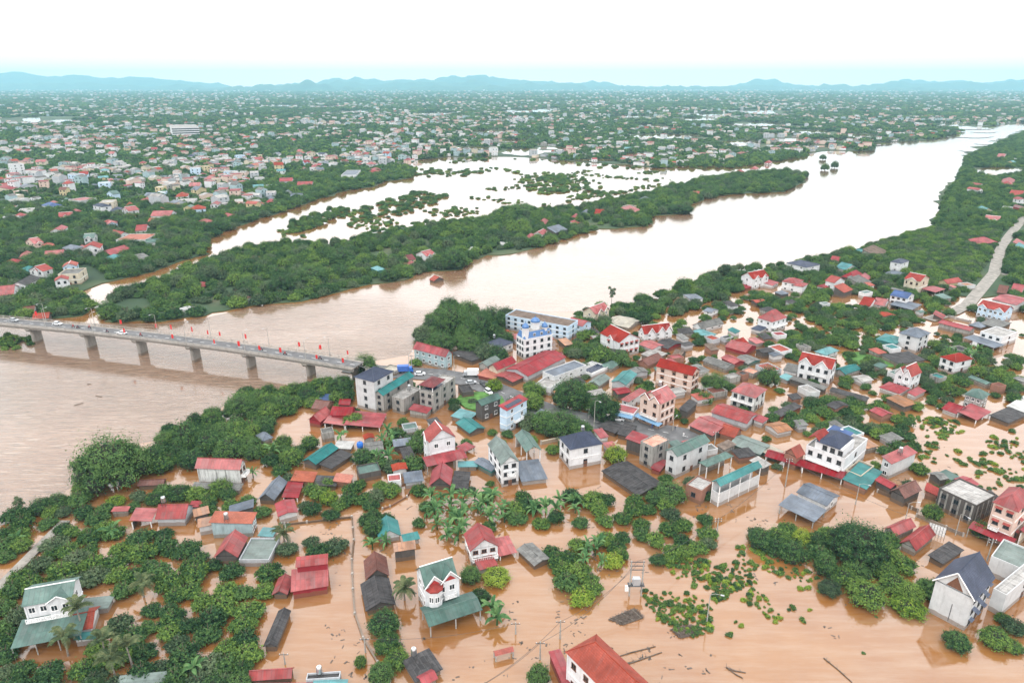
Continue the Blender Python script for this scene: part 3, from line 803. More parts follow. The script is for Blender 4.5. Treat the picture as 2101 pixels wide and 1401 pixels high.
B((413,1040),(389,1042),(416,1027),1046,'shed','red','grey',rise=.5)
B((262,1048),(229,1049),(265,1038),1059,'shed','redlight','conc',rise=.3)
B((517,1074),(429,1078),(528,1050),1102,'shed','orange','bluegrey',rise=1.0,st=2,win=(2,0),tank=(.15,.6),
  lab='blue-grey house with orange-red sloping roof and steel tank set into it',lm='the orange-roofed house with tank')
B((488,1143),(438,1143),(508,1102),1160,'gable','redlight','dark',axis='x',rise=2.6,lab='dark-walled hut with faded red gable roof beside a flat grey-green roof',lm='the red gabled orchard hut')
B((552,1151),(492,1149),(571,1106),1160,'flat','greengrey','grey',lab='wide flat grey-green sheet roof joined to a red gabled hut')
B((560,1101),(527,1102),(574,1083),1106,'shed','teallight','lgrey',rise=.2)
B((563,1026),(530,1022),(588,988),1037,'gable','slategrey','dark',axis='x',rise=2.0,lab='black-walled hut with blue-grey gable roof between orchard and red lean-to',lm='the black hut with blue-grey roof')
B((612,1021),(578,1023),(624,988),1031,'shed','red','dark',rise=.5,open_='back')
B((643,989),(598,987),(646,968),997,'shed','orange','brick',rise=.8)
B((690,997),(645,999),(692,976),1004,'shed','dark','dark',rise=.8)
B((719,991),(684,989),(722,974),997,'shed','orange','brick',rise=.8)
B((648,953),(623,943),(691,918),966,'gable','teal','dark',axis='x',rise=1.4,lab='long shed with bright teal gable roof beside a dark fibre roof',lm='the long teal-roofed shed')
B((680,962),(652,954),(727,932),970,'shed','dark','dark',rise=.3)
B((720,921),(684,919),(727,905),926,'shed','light','conc',rise=.2)
B((540,905),(524,893),(553,891),917,'hip','slategrey','conc')
B((657,866),(631,861),(682,847),879,'gable','redlight','red',axis='x',rise=2.2,lab='red sheet-walled gabled shed at left end of the red yard roofs',lm='the red sheet-walled shed')
B((721,853),(678,850),(728,836),870,'gable','red','red',axis='y',rise=1.8)
B((708,873),(665,869),(716,855),882,'shed','redlight','dark',rise=.8,open_='back')
B((780,877),(708,872),(787,848),886,'shed','red','dark',rise=.9,open_='back',lab='wide open-fronted red metal roof over the flooded yard',lm='the wide red yard roof')
B((718,831),(694,833),(722,818),840,'shed','red','dark',rise=.5)
B((668,841),(636,839),(692,824),848,'gable','browntile','brick',axis='y')
B((680,821),(652,823),(690,808),828,'shed','blue','conc',rise=.2,lab='shelter patched with blue tarpaulin and pale sheets by the river trees')
# ---- tall grey block and neighbours --------------------------------------------------
B((767,784),(718,777),(817,764),848,'hip','slate','lgrey',rise=2.6,st=4,win=(2,1),fr='dark',band=False,lab='tall pale grey four-storey block with dark slate-blue hipped roof beside the bridge end',lm='the tall grey four-storey block')
B((786,812),(764,808),(852,772),850,'gable','teal','conc',axis='x',rise=1.6,st=3,win=(3,1),fr='dark',lab='weathered concrete house topped by a long teal roof against the tall grey block',lm='the house with long teal top roof')
B((828,822),(803,816),(866,800),851,'flat','conc','conc',st=2,win=(1,1),fr='dark',tank=True)
def pavil(t, off, w, d, H, fin, MB, x0, x1, y0, y1):
    mb = MB(); s = min(w*.55, 8); hip_roof(mb, s+.8, d+.6, H+2.6, 1.8, RC['maroon']); o = mb.build('pavilion_roof', t, off+Vector((-.5, -.5, 0)))
    for (a, b_) in ((.1, .1), (s-.1, .1), (s-.1, d-.2), (.1, d-.2)):
        link(bpy.data.objects.new('post', post_mesh(2.6, MF['white'])), t, off+Vector((a, b_, H)))
B((888,808),(862,801),(932,775),849,'flat','conc','conc',st=3,win=(3,2),fr='dark',xtra=pavil,solar=6,lab='blackened tan three-storey house with maroon rooftop pavilion and solar panels',lm='the blackened house with solar panels')
B((876,848),(837,843),(888,836),861,'shed','red','conc',rise=.6)
B((810,765),(785,758),(825,755),772,'flat','beige','conc')
B((963,889),(934,867),(978,865),897,'gable','teal','dark',axis='y',rise=1.2)
B((961,863),(920,858),(988,849),869,'shed','teallight','conc',rise=.2)
B((988,833),(972,825),(1030,817),868,'gable','green','dark',axis='x',rise=1.4,st=2,win=(2,0),lab='dark stone two-storey house with grey-green gable roof and white windows',lm='the dark stone house')
B((1040,843),(1019,838),(1088,820),891,'shed','red','lblue',rise=.8,st=3,win=(2,0),solar=7,balc=('r',.3,.7,.35),lab='narrow pale blue three-storey house with solar panels on its red roof',lm='the narrow blue house with solar panels')
B((1104,852),(1088,856),(1118,842),873,'shed','slategrey','lgrey',rise=.4)
B((880,908),(862,889),(937,898),958,'cross','redtile','white',axis='y',rise=3.6,st=2,win=(2,1),gab=('l',(.5,),5),lean=[('r',-.25,1.25,3.9,2.9,4.5,'red')],lab='white villa with bright red gabled roof and red skirt roof below',lm='the white villa with bright red gables')
B((955,926),(935,916),(977,916),936,'hip','red','white',open_=True)
B((925,996),(880,996),(930,963),1006,'gable','red','dark',axis='x',rise=2.8,lab='small dark hut with deep red steep gable roof',lm='the dark hut with red gable')
B((961,1003),(926,1001),(963,967),1010,'shed','dark','dark',rise=.3)
B((980,957),(940,962),(985,945),964,'shed','teallight','conc',rise=.2)
B((1008,967),(977,945),(1022,955),980,'gable','slategrey','teal',axis='y',rise=.7)
B((1028,954),(1003,910),(1065,945),1001,'gable','greengrey','white',axis='y',rise=2.4,st=3,win=(2,3),fr='dark',aw=None,balc=('r',.3,.8,.5),lab='tall narrow white house with pale green-grey gable roof',lm='the narrow white green-roofed house')
B((1070,988),(1064,948),(1120,976),993,'shed','slategrey','lgrey',rise=.4)
B((1079,928),(1057,892),(1111,922),952,'gable','green','conc',axis='y',rise=1.8,open_='back',lab='two-level open pavilion under a deep green gable roof',lm='the green-roofed open pavilion',st=2)
B((1169,923),(1145,897),(1238,911),965,'hip','slate','white',rise=3.0,st=2,win=(1,2),fr='dark',tank=(.7,.9),lab='white box-like two-storey house with dark slate hipped roof standing in floodwater',lm='the white box house with slate roof')
B((1390,937),(1365,923),(1457,905),984,'gable','green','lgrey',axis='x',rise=1.6,st=2,win=(2,1),fr='dark',lab='long two-storey rendered building with grey-green gable roof and stained walls',lm='the long stained green-roofed block')
B((1451,958),(1431,949),(1508,937),984,'hip','green','conc',rise=1.2,st=2,win=(0,0),open_='back')
def teallow(t, off, w, d, H, fin, MB, x0, x1, y0, y1):
    mb = MB(); mb.box(x0-.1, y0-.1, -.8, x1+.1, y0+.1, H*.62, WC['lgrey']); mb.box(x0-.1, y0+.1, -.8, x0+.1, y1, H*.62, WC['lgrey']); fin(mb, 'parapet_wall')
B((1478,998),(1457,988),(1567,959),1041,'gable','teal','lgrey',axis='x',rise=1.2,open_='back',xtra=teallow,lab='long grey walled building under a bright teal canopy roof',lm='the long teal canopy building',kind='house')
B((1440,1010),(1405,998),(1468,993),1036,'flat','conc','brick',st=1,win=(1,1),fr='dark',kind='house')
B((1309,1017),(1244,962),(1354,988),1026,'gable','dark','dark',axis='y',rise=.8,lab='broad dark fibre-cement roof with pale patches beside the floodwater',lm='the broad dark fibre roof')
B((1340,920),(1317,906),(1370,903),964,'flat','salmon','conc',st=3,win=(1,1),fr='dark',lab='stained concrete tower house with salmon flat roof terrace',lm='the salmon-terraced tower house')
B((1316,911),(1284,900),(1327,893),938,'shed','red','dark',rise=.5,st=2)
B((1354,967),(1342,952),(1371,946),973,'shed','red','red',rise=.4)
B((1262,889),(1224,877),(1284,874),895,'shed','dark','dark',rise=.3)
B((1292,897),(1266,890),(1305,873),902,'shed','dark','dark',rise=.3)
B((1357,829),(1310,814),(1394,816),883,'cross','redlight','pink',axis='x',rise=3,st=3,win=(3,2),fr='brown',gab=('l',(.3,.75),4.5),balc=('l',.1,.9,.36),lean=[('l',-.1,1.1,3.0,2.6,2.4,'blue')],tank=True,
  lab='cream three-storey corner shophouse with red gables and blue street awnings',lm='the cream corner shophouse')
B((1290,825),(1271,821),(1331,803),846,'hip','redlight','lgrey',rise=1.2,st=2,win=(2,1))
B((1300,852),(1260,843),(1312,839),868,'flat','red','white',st=2,win=(0,3),lean=[('l',0,1,2.9,2.5,2,'blue')])
B((1410,846),(1395,839),(1426,824),863,'shed','dark','dark',rise=.5)
B((1421,771),(1344,752),(1440,760),812,'gable','redtile','pink',axis='y',rise=2.2,st=3,win=(2,3),fr='brown',aw='brown',lab='long cream house with red tile ridge roof and brown shuttered windows',lm='the long cream brown-windowed house')
B((1550,817),(1497,803),(1579,800),850,'hip','redlight','peel',rise=2.6,st=2,win=(2,3),fr='dark',balc=('l',0,1,.55),lab='stained house with pinkish hipped roof rising over a low red roof',lm='the pink-hipped stained house')
B((1533,869),(1456,847),(1560,850),886,'gable','redlight','grey',axis='y',rise=1.2,lab='very wide low red roof spreading in front of the pink-hipped house')
B((1565,868),(1545,860),(1575,857),880,'shed','red','lgrey',rise=.3)
B((1462,894),(1420,869),(1494,869),907,'gable','redlight','dark',axis='y',rise=1.4,lab='faded pinkish-orange metal roof at the street corner',lm='the faded pink corner roof')
B((1508,899),(1476,887),(1521,882),910,'gable','tile','brick',axis='y',rise=2.2)
B((1602,855),(1562,858),(1647,833),864,'shed','dark','red',rise=.3)
B((1560,933),(1494,911),(1590,916),943,'gable','greengrey','teal',axis='y',rise=.9,lab='broad pale green street-side roof with coloured shutters below',lm='the broad pale-green street roof')
B((1592,940),(1565,928),(1606,925),948,'shed','beige','teal',rise=.5)
B((1730,983),(1567,937),(1743,969),996,'gable','red','lgrey',axis='y',rise=.9,lab='long red metal shopfront roof running along the flooded street',lm='the long red shopfront roof',open_='back')
B((1635,941),(1608,927),(1650,930),948,'gable','tile','brick',axis='x',rise=2.6,h=4.5,lab='old red clay tile gable roof behind the red shopfront roof')
def terrace(t, off, w, d, H, fin, MB, x0, x1, y0, y1):
    mb = MB(); mb.box(x0+.2, y0+1.0, H+.15, w*.5, d*.8, H+3.0, WC['white']); fin(mb, 'upper_storey')
    m2 = MB(); hip_roof(m2, w*.55+1, d*.62, H+3.0, 2.2, RC['slate']); m2.build('upper_roof', t, off+Vector((-.3, d*.15, 0)))
    m3 = MB(); m3.slab([(w*.5, d*.3, H+2.2), (w*.85, d*.3, H+2.2), (w*.85, d*.85, H+2.7), (w*.5, d*.85, H+2.7)], .08, RC['blue']); fin(m3, 'terrace_canopy')
    m4 = MB(); gable_roof(m4, w*.4, d*.35, H+3, 1.6, 'x', RC['redtile'], None, 0); m4.build('rear_roof', t, off+Vector((0, d*.66, 0)))
    for i in range(3): add_window(t, off.x+x0+.2, off.y+y0+1.6+i*(d*.2), H+1.6, -PI/2, 1.4, 1.6, 'dark')
B((1733,944),(1652,918),(1787,905),985,'flat','conc','white',st=2,win=(1,4),fr='dark',xtra=terrace,tank=(.8,.6),balc=('l',.05,.95,.5),lab='large white villa with slate-blue hipped roofs, planted balcony and grey side wall',lm='the large white slate-roofed villa')
B((1830,952),(1803,944),(1892,932),985,'shed','redlight','lgrey',rise=.9,st=2,win=(0,1),tank=(.5,.5),lab='narrow grey-walled house with bright red sloping roof beside the teal lean-to',lm='the narrow grey red-roofed house')
B((1778,1004),(1724,993),(1829,974),1017,'shed','teal','brick',rise=.5,lab='teal metal canopy roof over the flooded pavement')
B((1766,979),(1732,969),(1800,961),992,'flat','brown','cream')
B((1697,1038),(1631,1011),(1729,1019),1056,'gable','slategrey','white',axis='y',rise=1.2,win=(1,0),lab='white house with upper blue-grey metal roof above a wide carport roof',lm='the blue-grey carport house')
B((1671,1071),(1594,1041),(1702,1048),1086,'shed','slategrey','white',rise=.6,open_=True)
B((1880,1130),(1842,1117),(1930,1101),1144,'gable','redlight','conc',axis='x',rise=2.0,lab='broken faded red gable roof among street trees',lm='the broken faded-red roof')
B((1838,1100),(1817,1082),(1872,1076),1114,'gable','redlight','conc',axis='x',rise=1.6)
B((1935,1157),(1900,1142),(1985,1131),1164,'shed','dark','dark',rise=.3)
def slatehouse(t, off, w, d, H, fin, MB, x0, x1, y0, y1):
    mb = MB(); k = 2.2/(d/2)
    mb.poly([(x0-.03, d*.30, H+.4), (x0-.03, d*.7, H+.4), (x0-.03, d*.5, H+3.4)], MF['brown']); fin(mb, 'gable_panel')
    tr = MB(); tr.tube((-.05, 0, H), (-.05, d/2, H+4.6), .16, .16, MF['white'], 4); tr.tube((-.05, d, H), (-.05, d/2, H+4.6), .16, .16, MF['white'], 4); fin(tr, 'barge_board')
    pp = MB(); pp.tube((x0-.1, d*.45, .5), (x0-.1, d*.45, 5), .06, .06, MF['dark'], 5); fin(pp, 'drain_pipe')
B((2000,1233),(1912,1192),(2048,1188),1298,'gable','slate','lgrey',band=False,axis='x',rise=4.6,st=3,win=(3,0),fr='dark',aw='slate',xtra=slatehouse,lab='large three-storey house with steep slate-blue roof and blank grey gable wall in foreground',lm='the large slate gabled house')
B((2064,1224),(2036,1212),(2150,1158),1264,'flat','conc','lgrey',st=2,win=(1,0),fr='dark')
B((2120,1180),(2030,1150),(2160,1150),1215,'flat','greengrey','lgrey',lab='wide flat grey roof with teal edge behind the slate gabled house')
def scaffold(t, off, w, d, H, fin, MB, x0, x1, y0, y1):
    mb = MB()
    for i in range(9):
        x = w*i/8; mb.tube((x, -.7, -.6), (x, -.7, H+.2), .05, .05, MF['wood'], 4)
    for z in (1.5, 3.2, 4.9, 6.4):
        if z < H: mb.tube((0, -.7, z), (w, -.7, z), .05, .05, MF['wood'], 4)
    fin(mb, 'scaffold')
    for i in range(4):
        c = MB(); c.box(w*(i+.5)/4-.25, -.05, -.8, w*(i+.5)/4+.25, .3, H, WC['conc']); fin(c, 'column')
    for i in range(6):
        c = MB(); y = d*(i+.5)/6; c.box(-.05, y-.25, -.8, .3, y+.25, H, WC['conc']); fin(c, 'column')
B((2003,1040),(1926,1004),(2045,1018),1078,'flat','conc','dark',st=2,win=(2,3),fr='dark',xtra=scaffold,lab='unfinished grey concrete house frame wrapped in bamboo scaffold',lm='the unfinished concrete house')
B((1925,1018),(1895,1010),(1932,1003),1031,'shed','redtile','brick',rise=.8)
B((1857,1023),(1830,1005),(1884,1002),1042,'gable','browntile','dark',axis='x',rise=2.2,lab='old dark hut with brown tile roof behind a street wall',lm='the old brown-tiled hut')
B((2090,1051),(2034,1032),(2130,1022),1126,'hip','redlight','pink',rise=2.6,st=3,win=(1,2),fr='dark',aw='redaw',lean=[('l',-.2,1.5,3.6,2.8,3.2,'red')],balc=('l',.5,.95,.36),lab='cream three-storey house with red hipped roof and red street canopy at frame edge',lm='the cream red-hipped street house')
B((2120,1105),(2090,1093),(2150,1080),1130,'shed','red','cream',rise=1.0,open_='back')
B((1300,1480),(1146,1345),(1380,1448),1560,'hip','tile','white',rise=3.4,st=2,win=(2,5),fr='brown',lab='long white house with orange-red clay tile hipped roof, cut by the bottom edge',lm='the long orange-tiled house')
B((1165,1430),(1125,1338),(1178,1395),1450,'shed','red','red',rise=.3)
def villa(t, off, w, d, H, fin, MB, x0, x1, y0, y1):
    mb = MB()     # polygonal bay
    cx = w*.27; r = 1.75
    mb.lathe([(r, 3.2), (r, H-.6)], cx, -.1, WC['white'], 8); fin(mb, 'bay_wall')
    c = MB(); c.lathe([(r+.35, H-.6), (r+.35, H-.35), (.2, H+.5)], cx, -.1, RC['redtile'], 8); fin(c, 'bay_roof')
    c = MB(); c.lathe([(r+.25, 3.0), (r+.25, 3.3)], cx, -.1, MF['redpaint'], 8); fin(c, 'bay_sill')
    for a in (-.8, 0, .8): add_window(t, off.x+cx+math.sin(a)*r*.95, off.y-.1-math.cos(a)*r*.95, H*.68, a, 1.0, 1.6, 'white')
    for dz in (.27, .75):
        q = MB(); q.poly([(w*dz-1.4, -.2, H+.2), (w*dz+1.4, -.2, H+.2), (w*dz, -.2, H+1.5)], MF['redpaint']); fin(q, 'gable_panel')
B((872,1206),(849,1169),(941,1186),1268,'cross','green','white',axis='x',rise=3.2,st=2,win=(3,2),fr='white',gab=('r',(.27,.75),5.0),xtra=villa,balc=('r',.55,.95,.5),
  lab='white villa with twin green gables, red trim and polygonal bay in the floodwater',lm='the white villa with twin green gables')
B((880,1286),(860,1246),(991,1251),1304,'gable','green','white',axis='x',rise=.9,open_=True,h=3.2,lab='wide green metal roof on posts in front of the twin-gabled villa')
B((964,1131),(946,1096),(1025,1123),1162,'gable','redlight','white',axis='y',rise=2.8,st=2,win=(3,1),fr='brown',balc=('r',0,1,.4),lab='house with pinkish-red gable roof over a white balcony by the banana grove',lm='the pink-gabled balcony house')
B((1024,1141),(1010,1108),(1060,1131),1152,'shed','redlight','dark',rise=.5,open_='back')
B((984,1170),(972,1152),(1022,1158),1175,'shed','redlight','white',rise=.5)
B((1096,1161),(1056,1128),(1132,1148),1170,'gable','grey','dark',axis='y',rise=.7,lab='low mossy grey fibre roof sloping to the flooded field')
B((776,1106),(771,1074),(823,1098),1117,'gable','teal','lgrey',axis='y',rise=2.2,lab='small house with bright teal gable roof among banana plants',lm='the small teal-gabled house')
B((828,1112),(824,1098),(862,1104),1117,'shed','teal','lgrey',rise=.3)
B((808,1132),(805,1118),(854,1126),1149,'shed','rust','dark',rise=.6,h=3.4,lab='dark box shed with rusty orange-brown roof')
B((750,1189),(746,1150),(799,1180),1203,'gable','browntile','dark',axis='y',rise=2.4,lab='old house with pinkish-brown tile gable roof beside the flooded lane',lm='the brown-tiled lane house')
B((750,1254),(744,1197),(811,1236),1264,'gable','dark','dark',axis='y',rise=1.6,lab='long shed with dark patched sheet roof, downstream of the brown-tiled lane house',lm='the dark patched shed')
B((596,1214),(600,1176),(674,1201),1232,'shed','redlight','red',rise=1.2,lab='large red-walled shed with faded red metal roof by the lane',lm='the large red-walled shed')
B((606,1164),(603,1150),(672,1160),1186,'shed','redlight','red',rise=1.0,h=5.2)
B((590,1219),(558,1218),(600,1184),1230,'gable','redlight','dark',axis='x',rise=1.2)
B((568,1326),(541,1323),(594,1252),1337,'gable','dark','dark',axis='x',rise=.9,lab='long narrow shed with dark grey roof running towards the lower left orchard',lm='the long narrow dark shed')
B((598,1391),(509,1396),(603,1368),1403,'gable','redlight','dark',axis='y',rise=1.2,lab='low red metal roof at the bottom edge beside the flooded yard',lm='the red roof at the bottom edge')
B((650,1412),(520,1418),(655,1400),1425,'shed','red','dark',rise=.4)
B((697,1393),(628,1399),(701,1380),1400,'flat','dark','grey',tank=True)
B((712,1405),(640,1410),(716,1395),1412,'shed','teallight','grey',rise=.2)
B((852,1400),(819,1360),(912,1376),1412,'shed','dark','conc',rise=.3,tank=(.4,.9),lab='black sheet roof with clutter and a white tank at the bottom lane')
B((868,1408),(852,1388),(900,1392),1416,'gable','red','conc',axis='x',rise=.8)
B((1016,1346),(1012,1336),(1055,1336),1357,'gable','tile','white',axis='x',rise=.7,open_=True,lab='little tiled canopy roof standing alone in the floodwater',lm='the little tiled canopy')
B((336,1400),(240,1412),(338,1377),1418,'shed','greengrey','dark',rise=.8)
# ---- middle ground ------------------------------------------------------------------
B((914,733),(840,719),(937,728),760,'gable','red','bluegrey',axis='y',rise=2.4,st=2,win=(1,5),fr='white',lab='long mottled blue-grey building with bright red gable roof near the river',lm='the long riverside red-roofed building')
B((968,741),(930,724),(992,729),750,'shed','dark','dark',rise=.4)
B((1027,713),(994,704),(1058,703),730,'hip','slate','white',rise=2,win=(2,2),tank=(.5,.9))
def palace(t, off, w, d, H, fin, MB, x0, x1, y0, y1):
    mb = MB(); e = 1.0; z0, z1 = H, H+3.2
    lo = [(0, 0), (w, 0), (w, d), (0, d)]; hi = [(e, e), (w-e, e), (w-e, d-e), (e, d-e)]
    for i in range(4):
        j = (i+1) % 4; mb.poly([(*lo[i], z0+.1), (*lo[j], z0+.1), (*hi[j], z1), (*hi[i], z1)], MF['dome'])
    mb.poly([(*p, z1) for p in hi], RC['conc']); fin(mb, 'mansard_roof')
    for i in range(4): add_window(t, off.x+w*(i+.5)/4, off.y+.35, H+1.5, 0, 1.2, 1.9, 'white')
    for (a, b_, r, hb) in ((1.6, 1.6, 1.5, 5.0), (w*.55, d*.6, 2.0, 6.0), (w*.8, d*.3, 1.3, 3.6)):
        tw = MB(); tw.lathe([(r, H), (r, H+hb), (r+.3, H+hb), (r+.3, H+hb+.3)], a, b_, WC['white'], 10); fin(tw, 'turret')
        dm = MB(); dm.lathe([(r+.1, H+hb+.3), (r*1.05, H+hb+.9), (r*.7, H+hb+1.7), (.15, H+hb+2.3), (.06, H+hb+3.2)], a, b_, MF['dome'], 10); fin(dm, 'dome')
B((1075,699),(1054,691),(1137,690),738,'flat','conc','white',st=3,win=(4,3),fr='dark',xtra=palace,lab='white palace-like house with blue mansard roof and blue domed turrets',lm='the blue-domed palace house')
B((1166,672),(1037,648),(1186,659),700,'flat','brown','lblue',st=3,win=(1,9),fr='dark',lab='long pale blue three-storey building with flat brown roof behind the domed house',lm='the long pale blue block')
B((1195,670),(1163,661),(1213,660),690,'gable','redlight','lblue',axis='y',rise=1.6,st=2,win=(1,2))
B((1222,645),(1198,637),(1248,633),664,'cross','redlight','cream',axis='x',rise=2.8,st=2,win=(2,1),gab=('r',(.3,.75),4.5),lab='cream house with faded red twin gables nearest the open river',lm='the twin-gabled riverside cream house')
B((1290,673),(1243,662),(1316,656),680,'gable','beige','conc',axis='y',rise=1.2,lab='large pale arched greenhouse-like roof with panels behind red-gabled houses')
B((1270,703),(1227,684),(1317,695),735,'cross','redtile','white',axis='y',rise=3.2,st=2,win=(4,1),fr='brown',aw='redaw',gab=('l',(.4,),4),lab='long white villa with bright red roofs and red window hoods',lm='the long white red-roofed villa')
B((1322,686),(1312,677),(1377,678),703,'cross','redtile','white',axis='x',rise=3.2,st=2,win=(3,1),gab=('r',(.25,.62,.88),4),lab='white house with three red front gables',lm='the three-gabled white house')
B((1338,717),(1316,704),(1357,706),726,'gable','redlight','white',axis='y',rise=.8)
B((1370,716),(1345,705),(1398,702),724,'gable','dark','red',axis='y',rise=1)
B((1345,737),(1312,728),(1373,726),744,'shed','conc','conc',rise=.2)
B((1330,751),(1305,743),(1362,735),760,'gable','browntile','brick',axis='x',rise=1.8)
B((1282,733),(1248,733),(1295,722),748,'gable','dark','conc',axis='y',rise=1.8)
B((1255,757),(1228,752),(1278,746),766,'hip','green','conc',rise=1.4)
B((1285,790),(1252,784),(1311,768),806,'gable','teal','grey',axis='x',rise=1.2,st=2,win=(2,0),lab='grey house with narrow bright teal roof behind large street trees',lm='the grey teal-topped house')
B((1230,792),(1205,785),(1253,775),802,'gable','greengrey','conc',axis='x',rise=1.2)
B((1138,775),(1122,762),(1195,748),796,'flat','slategrey','lgrey',st=2,win=(3,1),fr='white',lab='pale grey flat-roofed house beside rows of solar panels',lm='the pale grey flat-roofed house')
B((1215,770),(1186,756),(1243,752),778,'flat','light','white',solar=8,lab='pale flat roof carrying long rows of solar panels',lm='the solar-panelled flat roof')
B((1130,798),(1100,788),(1150,780),812,'flat','conc','white',win=(2,1))
B((1083,772),(1028,762),(1174,736),787,'gable','red','grey',axis='x',rise=1.6,lab='very long bright red metal roof bending across the village centre',lm='the very long red village roof')
B((1052,784),(1016,770),(1080,770),794,'gable','redlight','dark',axis='x',rise=.8)
B((1020,760),(1003,752),(1058,742),776,'gable','red','cream',axis='x',rise=2)
B((1000,752),(978,748),(1030,738),766,'gable','greengrey','conc',axis='x',rise=1.2)
B((1015,778),(984,768),(1024,762),786,'shed','orange','red',rise=.4)
B((1145,740),(1116,735),(1150,722),748,'hip','maroon','white',rise=1)
B((1450,692),(1415,680),(1472,686),698,'hip','teallight','dark',rise=.8)
B((1440,675),(1435,663),(1486,664),684,'gable','grey','white',axis='x',rise=2,win=(3,0))
B((1460,642),(1442,638),(1477,636),653,'gable','slategrey','white',axis='y',rise=1,win=(1,1),st=2)
B((1584,661),(1553,652),(1617,652),686,'hip','redlight','white',rise=4,st=2,win=(3,2),balc=('r',0,1,.5),lab='house with a tall pinkish-red hipped roof surrounded by white floodwater',lm='the tall pink-hipped flooded house')
B((1560,679),(1541,673),(1572,671),689,'hip','slate','lgrey',rise=.6)
B((1530,723),(1483,713),(1562,712),734,'gable','redlight','red',axis='y',rise=1.8,lab='broad low red roof with second crossing gable beside flooded lanes',lm='the broad crossing red roof')
B((1515,713),(1488,704),(1538,705),722,'gable','redtile','white',axis='x',rise=2)
B((1489,758),(1440,740),(1511,750),767,'gable','grey','conc',axis='y',rise=1.2)
B((1506,747),(1482,733),(1526,740),756,'gable','redlight','red',axis='y',rise=1)
B((1535,747),(1512,734),(1556,736),754,'gable','grey','teal',axis='y',rise=.8)
B((1545,769),(1523,761),(1557,762),778,'flat','salmon','conc')
B((1707,758),(1636,744),(1724,747),794,'cross','redtile','white',axis='y',rise=3.2,st=2,win=(2,4),fr='dark',gab=('l',(.3,.78),5),balc=('l',.1,.7,.5),lab='large bluish-white villa with dark red roof and two front gables',lm='the large bluish-white villa')
B((1690,800),(1618,779),(1700,794),812,'shed','grey','dark',rise=.4,lab='long dark grey lean-to roof in front of the bluish-white villa')
B((1778,823),(1700,803),(1785,815),830,'shed','dark','conc',rise=.4)
B((1636,766),(1606,760),(1645,750),776,'shed','grey','white',rise=.2)
B((1616,781),(1600,773),(1626,772),789,'shed','teallight','white',rise=.4)
B((1695,729),(1668,722),(1727,721),742,'hip','teallight','lgrey',rise=1.6,st=2,win=(2,1))
B((1735,768),(1722,754),(1768,757),780,'gable','teal','conc',axis='x',rise=1.2)
B((1886,694),(1842,683),(1913,684),726,'hip','slategrey','lgrey',rise=2.4,st=3,win=(2,1),fr='dark',lab='tall grey three-storey block with grey-blue hipped roof standing in floodwater',lm='the tall grey hipped block')
B((1838,706),(1800,694),(1850,692),719,'hip','teal','teal',rise=1.2)
B((1843,746),(1800,731),(1908,742),754,'shed','dark','conc',rise=.5,lab='long dark rusty roof below the tall grey hipped block')
B((1962,744),(1931,731),(1993,735),770,'hip','redtile','white',rise=2,st=2,win=(1,2),fr='dark',lab='white two-storey house with orange-red hipped roof among orchard trees',lm='the orange-hipped white house')
B((2000,758),(1988,753),(2009,752),765,'shed','red','red',rise=.3)
B((1871,774),(1839,764),(1893,764),804,'cross','redtile','white',axis='x',rise=3.4,st=2,win=(2,2),gab=('l',(.3,.78),4.2),balc=('l',.0,.5,.5),lab='white house with twin bright red gables above a red lower roof',lm='the twin red-gabled white house')
B((1846,808),(1803,794),(1867,796),818,'hip','red','white',rise=1.4)
B((1878,813),(1862,806),(1897,800),822,'shed','red','white',rise=.5)
B((2016,820),(1976,810),(2038,810),846,'hip','green','conc',rise=2,st=2,win=(2,3),fr='white',lab='stained house with dark green hipped roof above red lower roofs',lm='the green-hipped stained house')
B((1962,849),(1944,832),(1988,837),858,'gable','red','white',axis='y',rise=1.6)
B((2005,862),(1962,847),(2034,844),870,'shed','red','white',rise=.8,open_='back')
B((2070,868),(2028,853),(2112,850),875,'shed','dark','dark',rise=.3)
B((2112,850),(2064,834),(2150,824),858,'shed','light','conc',rise=.3,lab='pale panelled greenhouse roof at the right edge')
B((2056,694),(2014,681),(2083,682),713,'flat','conc','white',st=2,win=(1,3),fr='dark',lab='white flat-roofed house with dark veranda roof in front',lm='the white flat-roofed house')
B((2040,714),(1977,694),(2058,706),723,'shed','slategrey','white',rise=.5,open_=True)
B((1990,679),(1924,662),(2004,674),692,'gable','red','conc',axis='y',rise=1,lab='long low stable-like building with narrow red roof',lm='the long low red-roofed stable')
B((2062,641),(2007,627),(2077,633),663,'cross','redtile','lblue',axis='y',rise=2.6,st=2,win=(1,5),gab=('l',(.2,.8),4.5),lab='pale blue house with red roof and twin gables by the dirt road',lm='the pale blue twin-gabled house')
B((2086,626),(2038,613),(2112,613),642,'gable','red','lgrey',axis='y',rise=1.2)
B((2012,673),(1990,665),(2026,665),679,'hip','slategrey','dark',rise=.8)
B((2050,674),(2012,663),(2070,661),682,'shed','grey','dark',rise=.3)
B((1888,578),(1856,571),(1906,570),607,'cross','redtile','cream',axis='y',rise=2.6,st=2,win=(1,3),fr='brown',gab=('l',(.5,),5),lab='cream house with orange-red gables next to an open red canopy',lm='the cream orange-gabled house')
B((1920,600),(1893,593),(1936,592),611,'shed','red','white',rise=.4,open_=True)
B((1945,583),(1930,577),(1968,576),593,'gable','redtile','yellow',axis='x',rise=1.8)
B((1862,613),(1827,605),(1874,604),630,'gable','blue','white',axis='y',rise=2,st=2,win=(1,3),fr='brown',lab='white house with deep blue gable roof beside the open bank road',lm='the blue-roofed white house')
B((1872,636),(1824,626),(1893,625),643,'shed','slategrey','lgrey',rise=.4,open_=True)
B((1850,541),(1829,536),(1861,534),562,'hip','slate','white',rise=1.2,st=2,win=(1,1),lab='slim white tower house with slate cap roof in the orchard',lm='the slim white tower house')
